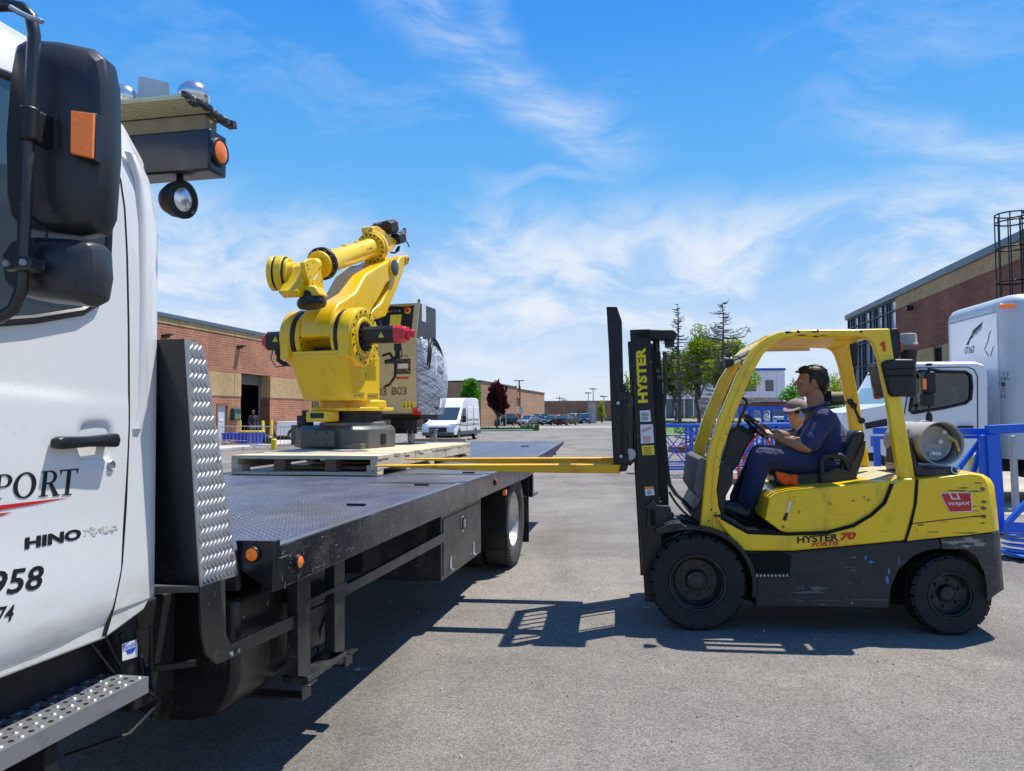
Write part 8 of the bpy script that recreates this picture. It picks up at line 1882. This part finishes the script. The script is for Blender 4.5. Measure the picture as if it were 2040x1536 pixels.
for (u, w_, lab, lid) in ((441, 1.15, 'blue plastic bin beside the headboard, without a lid', False), (474, 1.15, 'blue plastic bin with a yellow lid before the doorway', True)):
    a = aty(u, 878, 39.5); t = empty('blue_bin', None, lab, 'bin', 'blue bins by the workshop', loc=(a.x, 39.5, .16), yaw=RAD(-4))
    MB().loft([[Vector((x * s_, y * s_, z)) for x, y in ((0, 0), (w_, 0), (w_, .7), (0, .7))] for z, s_ in ((0, .9), (.58, 1.0))]).build('tub', M['blue_flat'], t, bevel=.02)
    MB().box(-.03, w_ + .03, -.03, .73, .56, .60).build('rim', M['blue_flat'], t, bevel=.01)
    if lid: MB().box(.0, w_, .0, .7, .605, .70).build('lid', M['yellow_flat'], t, bevel=.03)
o = MB().ell((0, 0, .2), (.55, .4, .3), 18, 10).build('black_bag', M['black_pl'], None); o.location = (aty(530, 872, 40.5).x, 40.5, .16); tag(o, 'dark rubbish bag lying right of the doorway man', 'bag')
for (u, vt, vb_, Y, r_, lab) in ((546, 874, 893, 37, .13, 'stubby yellow bollard nearest the robot base'), (523.5, 838, 863, 43.5, .09, 'tall yellow bollard beside the doorway man'), (540.5, 836, 866, 44.5, .08, 'tall yellow bollard at the right door jamb'), (479, 837, 862, 43, .05, 'slim yellow bollard at the left door jamb')):
    a = aty(u, 850, Y); zt_ = aty(u, vt, Y).z; o = MB().lathe((0, 0, 0), (0, 0, 1), [(r_, 0), (r_, max(.4, zt_) - .05), (r_ * .7, max(.4, zt_))], 16).build('yellow_bollard', M['yellow_flat'], None); o.location = (a.x, Y, 0); tag(o, lab, 'bollard', 'yellow bollards by the workshop door')
random.seed(13); a = atz(448, 893, 0)
wp2 = MB()
for k in range(14):
    q = Vector((random.uniform(-.5, .3), random.uniform(-.2, .3), .03 + .03 * k)); wp2.bar(q, q + Vector((random.uniform(.4, .9), random.uniform(-.3, .3), random.uniform(-.03, .04))), .09, .025)
o = wp2.build('scrap_timber', M['wood_x'], None, smooth=False); o.location = (a.x, a.y, 0); tag(o, 'heap of broken pallet timber just past the headboard', 'timber heap')
# sign stand near the island, lamp posts and poles
a = atz(1038, 856, 0); sg_ = empty('sign_stand', None, 'small pale sign on a pole with a heavy foot near the grass island', 'sign', loc=(a.x, a.y, 0))
MB().cyl((0, 0, 0), (0, 0, 2.3), .04, n=8).build('pole', M['steel'], sg_); MB().box(-.35, .35, -.35, .35, 0, .18).build('foot', M['dark'], sg_, bevel=.03); MB().box(-.2, .2, -.05, -.02, 1.7, 2.4).build('plate', plain('pale_sign', (.45, .55, .65), .5), sg_)
for (u, v, H_, lab) in ((997, 851, 2.0, 'thin dark marker post left of the grass island'), (1008, 852, 1.6, 'thin pale marker post on the grass island')):
    a = atz(u, v, 0); o = MB().cyl((0, 0, 0), (0, 0, H_), .05, n=8).box(-.08, .08, -.02, .02, H_ - .3, H_).build('marker_post', M['steel'], None); o.location = (a.x, a.y, 0); tag(o, lab, 'post')
for (u, vt, Y, lab, arm_) in ((1182, 776, 180, 'tall street lamp on the horizon left of the mast', True), (1172, 784, 190, 'shorter street lamp beside the tall lamp', True), (1115, 788, 200, 'thin utility pole above the far brown wall', False), (1124, 792, 210, 'second thin utility pole above the far brown wall', False), (1203, 791, 170, 'twin headed lamp above the blue fence', True)):
    a = aty(u, 800, Y); H_ = aty(u, vt, Y).z; t = empty('street_lamp' if arm_ else 'utility_pole', None, lab, 'street lamp' if arm_ else 'utility pole', None, loc=(a.x, Y, 0))
    MB().cyl((0, 0, 0), (0, 0, H_), .16, .09, n=8).build('pole', M['steel'], t)
    if arm_: MB().box(-.8, .8, -.2, .2, H_, H_ + .35).build('lamp_head', M['steel'], t, bevel=.05)
    else: MB().box(-.9, .9, -.1, .1, H_ - .8, H_ - .6).build('crossarm', M['bark'], t)
a = aty(1352, 838, 80); t = empty('globe_lamp', None, 'low white globe lamp on the lawn in front of the office entrance', 'lamp', loc=(a.x - 2.4, 80, gz_(80))); MB().cyl((0, 0, 0), (0, 0, 1.2), .12, n=10).build('post', M['sticker_w'], t); MB().ell((0, 0, 1.5), (.38, .38, .38)).build('globe', M['sticker_w'], t)
dg = atz(1252, 945, 0.005); o = MB().box(0, .45, 0, .6, 0, .006).build('drain_cover', M['dark'], None); o.location = (dg.x, dg.y, 0.001); tag(o, 'dark rectangular drain cover set in the asphalt left of the mast', 'drain cover')
dg = atz(1412, 944, 0.005); o = MB().box(0, .35, 0, .5, 0, .006).build('drain_cover', M['dark'], None); o.location = (dg.x, dg.y, 0.006); tag(o, 'dark square drain cover in the pale concrete strip', 'drain cover')
# ================================================================ people
def skinm(name, c):
    m, t, b = newmat(name); P = t.node('ShaderNodeTexCoord').outputs['Object']
    t.put(b.inputs['Base Color'], t.mix(t.ramp(t.noise(P, 22, 4), .35, .65), tuple(x * .86 for x in c), tuple(min(1, x * 1.12) for x in c)))
    b.inputs['Roughness'].default_value = .52; b.inputs['Subsurface Weight'].default_value = .08; b.inputs['Subsurface Radius'].default_value = (.02, .008, .004)
    t.put(b.inputs['Normal'], t.bump(t.noise(P, 160, 3), .15, .002)); return m
def clothm(name, c, fold=.5):
    m, t, b = newmat(name); P = t.node('ShaderNodeTexCoord').outputs['Object']
    n = t.m('ADD', t.noise(P, 5.0, 3, .5, 1.6), t.m('MULTIPLY', t.noise(t.mapv(P, (1, 1, 2.4), (0, RAD(35), 0)), 9.0, 3, .5, 2.0), .6)); t.put(b.inputs['Base Color'], t.mix(t.ramp(t.noise(P, 5, 4), .3, .7), tuple(x * .8 for x in c), tuple(x * 1.25 for x in c)))
    b.inputs['Roughness'].default_value = .82; b.inputs['Sheen Weight'].default_value = .15
    t.put(b.inputs['Normal'], t.bump(t.noise(P, 700, 2), .15, .001, t.bump(n, fold, .06))); return m
M['skin'] = skinm('tan_skin', (.36, .19, .115)); M['skin2'] = skinm('pink_skin', (.50, .27, .20)); M['skin3'] = skinm('deep_skin', (.13, .07, .045))
M['hair'] = plain('black_hair', (.008, .007, .007), .38, 0, .3, 60, .6, 140); M['navy'] = clothm('navy_work_shirt', (.014, .026, .105), .28); M['denim'] = clothm('dark_work_trousers', (.009, .020, .075), .35)
V = Vector
def head(mb, c, s, fwd, up=V((0, 0, 1)), nose=1.0):
    """skull, jaw, brow, nose, lips, chin, ears around centre c; s = head height; fwd = facing"""
    f = V(fwd).normalized(); u_ = (V(up) - f * V(up).dot(f)).normalized(); r = f.cross(u_)
    P = lambda a, b, h: c + f * (a * s) + r * (b * s) + u_ * (h * s)
    R = Matrix((r, f, u_)).transposed()
    E = lambda a, b, h, rr, rf, ru: mb.ell(P(a, b, h), (rr * s, rf * s, ru * s), 18, 12, R)
    E(-.06, 0, .14, .315, .40, .345); E(.03, 0, .04, .28, .34, .36); E(.10, 0, -.20, .215, .27, .24); E(.20, 0, -.36, .13, .14, .11)
    E(.27, 0, .10, .20, .10, .07)                                     # brow
    mb.cap(P(.33, 0, .09), P(.455 * nose, 0, -.075), .030 * s, .050 * s); E(.385, -.045, -.09, .035, .05, .03); E(.385, .045, -.09, .035, .05, .03)   # nose
    E(.345, 0, -.185, .085, .045, .022); E(.335, 0, -.225, .075, .045, .026); E(.305, 0, -.34, .075, .07, .06)       # lips, chin
    for q in (-1, 1):
        E(.22, q * .15, -.04, .10, .12, .09)                          # cheek
        E(-.06, q * .315, -.01, .030, .075, .11); E(-.03, q * .325, -.09, .025, .045, .05)      # ear
        mb.cap(P(-.14, q * .24, -.12), P(.12, q * .18, -.30), .09 * s, .07 * s)                # jaw line
    return P
def eyes(P, s, par, skin):
    for q in (-1, 1):
        c = P(.295, q * .135, .025); e = MB().ell(c, (.042 * s, .042 * s, .036 * s), 12, 8).build('eye', M['sticker_w'], par)
        d = (P(1, q * .0, 0) - P(0, 0, 0)).normalized(); MB().ell(c + d * .026 * s, (.020 * s, .022 * s, .022 * s), 10, 8).build('iris', M['hair'], e)
        MB().cap(P(.335, q * .07, .125), P(.275, q * .215, .115), .016 * s, .010 * s, 8).build('eyebrow', M['hair'], par)
def hand(mb, w, d, n, s, curl, thumb, lens=(.85, 1.0, .93, .75)):
    """palm from wrist w along d; n = back of hand direction; curl = bend of the fingers towards -n"""
    d = V(d).normalized(); n = (V(n) - d * V(n).dot(d)).normalized(); r = d.cross(n) * thumb
    pl = .52 * s
    for k in range(4): 
        q = (k - 1.5) * .105 * s; mb.cap(w + r * q * .6, w + d * pl + r * -q, .052 * s, .050 * s, 8)
    for k in range(4):
        q = -(k - 1.5) * .108 * s; p = w + d * pl * .98 + r * q; dd = d.copy(); L = .46 * s * lens[k]; rad = .042 * s
        for seg, (ls, cu) in enumerate(((.42, curl[0]), (.33, curl[1]), (.25, curl[2]))):
            a = cu * (1 + .06 * k); dd = (dd * math.cos(a) - n * math.sin(a)).normalized(); n2 = n; e = p + dd * L * ls * 1.25
            mb.cap(p, e, rad, rad * .88, 8); p = e; rad *= .88; n = (n * math.cos(a) + dd * 0 + d * math.sin(a)).normalized() if False else (n - dd * n.dot(dd)).normalized()
        n = n2 if False else n
        n = (V(n) - d * V(n).dot(d)).normalized() if (V(n) - d * V(n).dot(d)).length > .1 else n
    t0 = w + d * .14 * s + r * .17 * s; t1 = t0 + (d * .55 + r * .6 - n * .35).normalized() * .24 * s; t2 = t1 + (d * .8 + r * .1 - n * .6).normalized() * .20 * s
    mb.cap(w + d * .1 * s + r * .08 * s, t0, .06 * s, .055 * s, 8).cap(t0, t1, .052 * s, .046 * s, 8).cap(t1, t2, .045 * s, .036 * s, 8)

# ---- forklift driver, seated, facing left (local -x)
drv = empty('person', FK, 'seated forklift driver in navy short sleeved shirt, dark hair, both hands on the steering wheel', 'person')
def D(u, v, y): return FH(u, v, 'y', y)
YC = .60
hc_ = D(1613, 762, YC); hs_h = (D(1613, 724, YC) - D(1613, 792, YC)).length * .93
sh_c = D(1636, 838, YC); hipc = D(1664, 926, YC); neck = D(1622, 812, YC)
sN, sF = D(1640, 838, .40), D(1634, 836, .80); eN, eF = D(1607, 889, .36), D(1592, 880, .80); wN, wF = D(1546, 870, .47), D(1545, 862, .68)
kN, kF = D(1517, 909, .42), D(1512, 905, .74); aN, aF = D(1488, 1006, .45), D(1468, 1000, .72)
hN, hF = D(1650, 925, .49), D(1648, 924, .71)
fw_ = V((-1, 0.02, .07))
b = MB(); Pd = head(b, hc_, hs_h, fw_, V((.06, 0, 1)))
b.cap(hc_ + V((.03, 0, -.05)), neck + V((.02, 0, -.05)), .064, .070, 14)
b.cap(neck + V((.02, 0, -.06)), hipc + V((0, 0, .05)), .10, .12); b.cap(sN, sF, .06, .06); b.cap(hN, hF, .09, .09)
for s_, e_, w_ in ((sN, eN, wN), (sF, eF, wF)):
    b.cap(s_, e_, .058, .052, 12); m_ = e_ + (w_ - e_) * .3; b.cap(e_, m_, .053, .055, 12); b.cap(m_, w_, .055, .031, 12)
for h_, k_, a_ in ((hN, kN, aN), (hF, kF, aF)):
    b.cap(h_, k_, .07, .055); b.cap(k_, a_, .05, .035); b.cap(a_, a_ + V((-.10, 0, -.05)), .03, .025)
hand(b, wN, (D(1522, 858, .52) - wN), V((.15, -.75, .6)), .185, (.35, .75, .5), -1)
hand(b, wF, (D(1524, 853, .68) - wF), V((.1, .75, .6)), .185, (.35, .75, .5), 1)
body = fused(b, 'body', M['skin'], drv, .0062, 3)
eyes(Pd, hs_h, drv, M['skin'])
# hair: cap over the skull with a swept fringe
hb_ = MB(); R_ = lambda a, b_, h, rx, ry, rz: hb_.ell(Pd(a, b_, h), (rx * hs_h, ry * hs_h, rz * hs_h), 16, 10)
R_(-.14, 0, .25, .40, .35, .34); R_(-.32, 0, .06, .28, .32, .37); R_(-.38, 0, -.12, .18, .24, .24); R_(.06, 0, .36, .32, .27, .17); R_(.20, 0, .37, .17, .23, .11)
for q in (-1, 1): R_(-.10, q * .25, .16, .19, .085, .20); R_(.03, q * .27, .10, .07, .045, .16); R_(-.22, q * .24, .02, .14, .07, .18)
rnd = random.Random(3)
for k in range(26):
    a = rnd.uniform(.2, 2.9); q = Pd(-.05 + .40 * math.cos(a), rnd.uniform(-.2, .2), .26 + .27 * math.sin(a)); hb_.ell(q, (.030, .016, .012), 6, 4)
fused(hb_, 'hair', M['hair'], drv, .006, 2)
# shirt with collar and sleeves
s = MB(); ch_ = (sN + sF) / 2; nb0 = neck + V((.035, 0, -.045)); s.cap(nb0, sN + V((.01, .05, .01)), .082, .078, 16); s.cap(nb0, sF + V((.01, -.05, .01)), .082, .078, 16); s.cap(nb0 + V((.0, 0, .02)), nb0 + V((.02, 0, -.08)), .080, .10, 16)
s.cap(neck + V((.025, 0, -.085)), ch_ + V((.015, 0, -.03)), .085, .13, 16); s.ell(ch_ + V((.00, 0, -.08)), (.150, .205, .165)); s.ell((ch_ + hipc) / 2 + V((-.010, 0, .0)), (.158, .185, .21)); s.ell(hipc + V((.0, 0, .05)), (.155, .185, .15)); s.ell((ch_ + hipc) / 2 + V((-.075, 0, -.06)), (.115, .16, .16))
s.ell(ch_ + V((.06, 0, -.12)), (.09, .17, .17))
for s_, e_ in ((sN, eN), (sF, eF)):
    m_ = s_ + (e_ - s_) * .74; s.ell(s_ + V((0, 0, .01)), (.095, .086, .092)); s.cap(s_, m_, .088, .080, 16); s.cap(m_ - (e_ - s_) * .1, m_ + (e_ - s_).normalized() * .01, .080, .086, 16)
fused(s, 'shirt', M['navy'], drv, .0075, 4)
c_ = MB(); nb_ = neck + V((.022, 0, -.005))
c_.tube([nb_ + V((.085 * math.cos(a) - .01 + .02 * math.cos(a), .078 * math.sin(a), .012 + .028 * math.cos(a))) for a in [2 * math.pi * k / 18 for k in range(18)]], .014, 6, closed=True)
c_.add([nb_ + V(p) for p in ((-.10, -.03, -.01), (-.075, -.085, .0), (-.135, -.085, -.07), (-.14, -.04, -.06))], [(0, 1, 2, 3)]).add([nb_ + V(p) for p in ((-.10, .03, -.01), (-.075, .085, .0), (-.135, .085, -.07), (-.14, .04, -.06))], [(0, 1, 2, 3)])
c_.build('collar', M['navy'], drv, ang=70)
lg_ = D(1599, 828, .44); MB().box(lg_.x - .030, lg_.x + .010, lg_.y - .02, lg_.y - .014, lg_.z - .012, lg_.z + .015).build('chest_logo', plain('pale_blue_print', (.3, .4, .6)), drv)
# trousers, shoes
tm = MB(); tm.ell(hipc + V((-.01, 0, -.0)), (.15, .185, .125))
for h_, k_, a_ in ((hN, kN, aN), (hF, kF, aF)):
    tm.cap(h_, k_ + (h_ - k_) * .45, .118, .104, 16); tm.cap(k_ + (h_ - k_) * .45, k_, .104, .084, 16); tm.cap(k_, k_ + (a_ - k_) * .4, .084, .082, 16); tm.cap(k_ + (a_ - k_) * .4, a_ + (k_ - a_) * .06, .082, .074, 16)
fused(tm, 'trousers', M['denim'], drv, .0075, 4)
for a_, v0 in ((aN, 0), (aF, -.03)):
    sh = MB(); sh.cap(a_ + V((.01, 0, .03)), a_ + V((.015, 0, -.07)), .048, .052); sh.cap(a_ + V((.03, 0, -.085)), a_ + V((-.09, 0, -.05)), .050, .046); sh.cap(a_ + V((-.09, 0, -.05)), a_ + V((-.19, 0, .0)), .046, .036); sh.cap(a_ + V((-.0, 0, -.03)), a_ + V((-.12, 0, -.02)), .045, .038)
    so2 = fused(sh, 'shoe', M['seat'], drv, .007, 2)
    MB().strip([a_ + V(p) for p in ((.075, 0, -.135), (.02, 0, -.14), (-.07, 0, -.105), (-.15, 0, -.05), (-.22, 0, .0))], .09, .022, (0, 1, 0)).build('sole', M['rubber'], so2, bevel=.005)

# ---- generic standing figure
def stander(label, loc, yaw, H_, skin, top, legs, hatted=None, vest=None, lean=0.0, hs=1.0, arms=((-.05, .32, -.25), (-.05, -.32, -.25)), hair=None, low=True):
    t = empty('person', None, label, 'person', None, loc=loc, yaw=yaw); s = H_ / 7.5 * hs; f = V((0, -1, 0)); k = H_
    hd_ = V((0, -.03 - lean, k * .935)); b = MB(); P = head(b, hd_, s * 1.0, V((0, -1, -.12)))
    nk = V((0, -.0 - lean * .7, k * .845)); hp = V((0, .02, k * .53)); sl_ = [V((q * k * .108, 0 - lean * .6, k * .80)) for q in (-1, 1)]
    b.cap(hd_ + V((0, .02, -.06)), nk - V((0, 0, .04)), .055, .062); b.cap(nk - V((0, 0, .15)), hp, .09, .11); b.cap(sl_[0], sl_[1], .055, .055)
    els = []
    for q, (sh, ar) in enumerate(zip(sl_, arms)):
        sg = -1 if q == 0 else 1; el = sh + V((sg * .06, .03, -k * .175)); wr = el + V((-sg * .04 + ar[1] * 0, ar[0] * 3.2, -k * .12 + (0 if ar[0] > -.04 else .05)))
        els.append((sh, el, wr)); b.cap(sh, el, .048, .040); b.cap(el, wr, .040, .027); hand(b, wr, (wr - el), V((sg, 0, .2)), .17, (.3, .5, .4), sg)
    lgs = []
    for q in (-1, 1):
        h0 = V((q * k * .052, .02, k * .52)); kn = V((q * k * .06, -.01, k * .28)); an = V((q * k * .062, .03, k * .045)); lgs.append((h0, kn, an)); b.cap(h0, kn, .075, .055); b.cap(kn, an, .05, .036); b.cap(an, an + V((0, -.14, -.03)), .035, .03)
    fused(b, 'body', skin, t, .0085, 2)
    s2 = MB(); s2.cap(nk - V((0, 0, .02)), nk - V((0, 0, .14)), .078, .12); s2.cap(sl_[0], sl_[1], .078, .078); s2.cap(nk - V((0, 0, .06)), sl_[0], .07, .075); s2.cap(nk - V((0, 0, .06)), sl_[1], .07, .075); s2.ell((sl_[0] + sl_[1]) / 2 - V((0, 0, .10)), (.20, .125, .16)); s2.ell(hp + V((0, -lean * .3, .22)), (.165, .12, .22)); s2.ell(hp + V((0, 0, .06)), (.165, .125, .12))
    for sh, el, wr in els: s2.cap(sh, el, .066, .058); 
    for sh, el, wr in els: s2.cap(el, el + (wr - el) * .8, .056, .046)
    fused(s2, 'shirt', top, t, .009, 3)
    l2 = MB(); l2.ell(hp, (.165, .125, .11))
    for h0, kn, an in lgs: l2.cap(h0, kn, .095, .072); l2.cap(kn, an, .07, .06)
    fused(l2, 'trousers', legs, t, .009, 3)
    for h0, kn, an in lgs: fused(MB().cap(an + V((0, .03, -.04)), an + V((0, -.16, -.045)), .045, .038).cap(an, an - V((0, 0, .03)), .045, .05), 'shoe', M['seat'], t, .008, 2)
    if hatted:
        cm2 = MB(); c0 = P(-.03, 0, .22); cm2.ell(c0, (.335 * s, .40 * s, .30 * s), 20, 12)
        cap_ = fused(cm2, 'cap', hatted, t, .008, 2)
        bi = [P(.30 + .42 * math.cos(a) * .75, .30 * math.sin(a), .20 - .10 * math.cos(a)) for a in [math.pi * (-.5 + k2 / 10) for k2 in range(11)]]
        MB().loft([bi, [p + V((0, 0, .010)) for p in bi]]).build('peak', hatted, cap_, smooth=False)
        MB().box(*sorted((P(.30, .0, 0).x - .072, P(.30, .0, 0).x + .072)), P(.36, 0, 0).y, P(.30, 0, 0).y, P(0, 0, .0).z - .002, P(0, 0, .0).z + .034).build('sunglasses', M['ink'], t, bevel=.006)
        gh_ = MB()
        for q in (-1, 1): gh_.ell(P(-.10, q * .27, .0), (.05 * s, .16 * s, .16 * s))
        gh_.ell(P(-.30, 0, -.02), (.20 * s, .10 * s, .18 * s)); fused(gh_, 'hair', plain('grey_hair', (.35, .33, .31), .7), t, .008, 2)
    else:
        hm2 = MB(); hm2.ell(P(-.14, 0, .24), (.33 * s, .36 * s, .30 * s)); hm2.ell(P(-.28, 0, .02), (.27 * s, .20 * s, .28 * s)); fused(hm2, 'hair', hair or M['hair'], t, .008, 2); eyes(P, s, t, skin)
    if vest:
        v2 = MB(); v2.ell((sl_[0] + sl_[1]) / 2 - V((0, 0, .12)), (.195, .14, .17)); v2.ell(hp + V((0, -lean * .3, .22)), (.178, .135, .22)); fused(v2, 'vest', vest, t, .009, 3)
    return t
p = aty(1596, 820, 7.35); Hm = aty(1577, 795, 7.35).z
stander('man in faded brown cap and sunglasses with an olive vest, standing behind the steering wheel', (p.x, 7.35, 0), RAD(-48), Hm * .985, M['skin2'], clothm('dark_olive_shirt', (.035, .034, .025)), clothm('grey_trousers', (.04, .04, .045)), hatted=clothm('faded_brown_cap', (.21, .155, .145), .2), vest=clothm('olive_vest', (.06, .062, .042)), lean=.05, hs=1.22)
p = aty(504, 850, 41.8)
stander('man in dark clothes standing in the open workshop doorway', (p.x, 41.8, .16), RAD(50), 1.78, M['skin3'], clothm('black_jacket', (.016, .016, .02)), clothm('dark_grey_trousers', (.03, .03, .035)))
# ---- driver sitting in the box truck cab
td = empty('person', BT, 'driver in dark cap and pale blue shirt sitting behind the box truck side window', 'person')
hh_ = BH(1901, 776, 'y', .30); b = MB(); Pt = head(b, hh_ + V((0, -.0, 0)), .25, V((-1, 0, .0))); b.cap(hh_, hh_ + V((.04, 0, -.2)), .055, .06); b.cap(hh_ + V((.05, .02, -.26)), hh_ + V((.06, .03, -.75)), .07, .1)
fused(b, 'body', M['skin3'], td, .012, 2)
s2 = MB(); s2.ell(hh_ + V((.07, .03, -.34)), (.19, .10, .17)); s2.ell(hh_ + V((.07, .03, -.55)), (.17, .10, .2)); s2.cap(hh_ + V((.04, -.0, -.3)), hh_ + V((-.10, .0, -.46)), .06, .05); fused(s2, 'shirt', clothm('pale_blue_shirt', (.20, .30, .38)), td, .014, 2)
c2 = MB().ell(Pt(-.05, 0, .2), (.1, .085, .075)).box(Pt(.3, 0, 0).x - .07, Pt(.3, 0, 0).x + .05, .23, .37, Pt(0, 0, .2).z - .01, Pt(0, 0, .2).z + .008); c2.build('cap', M['ink'], td)
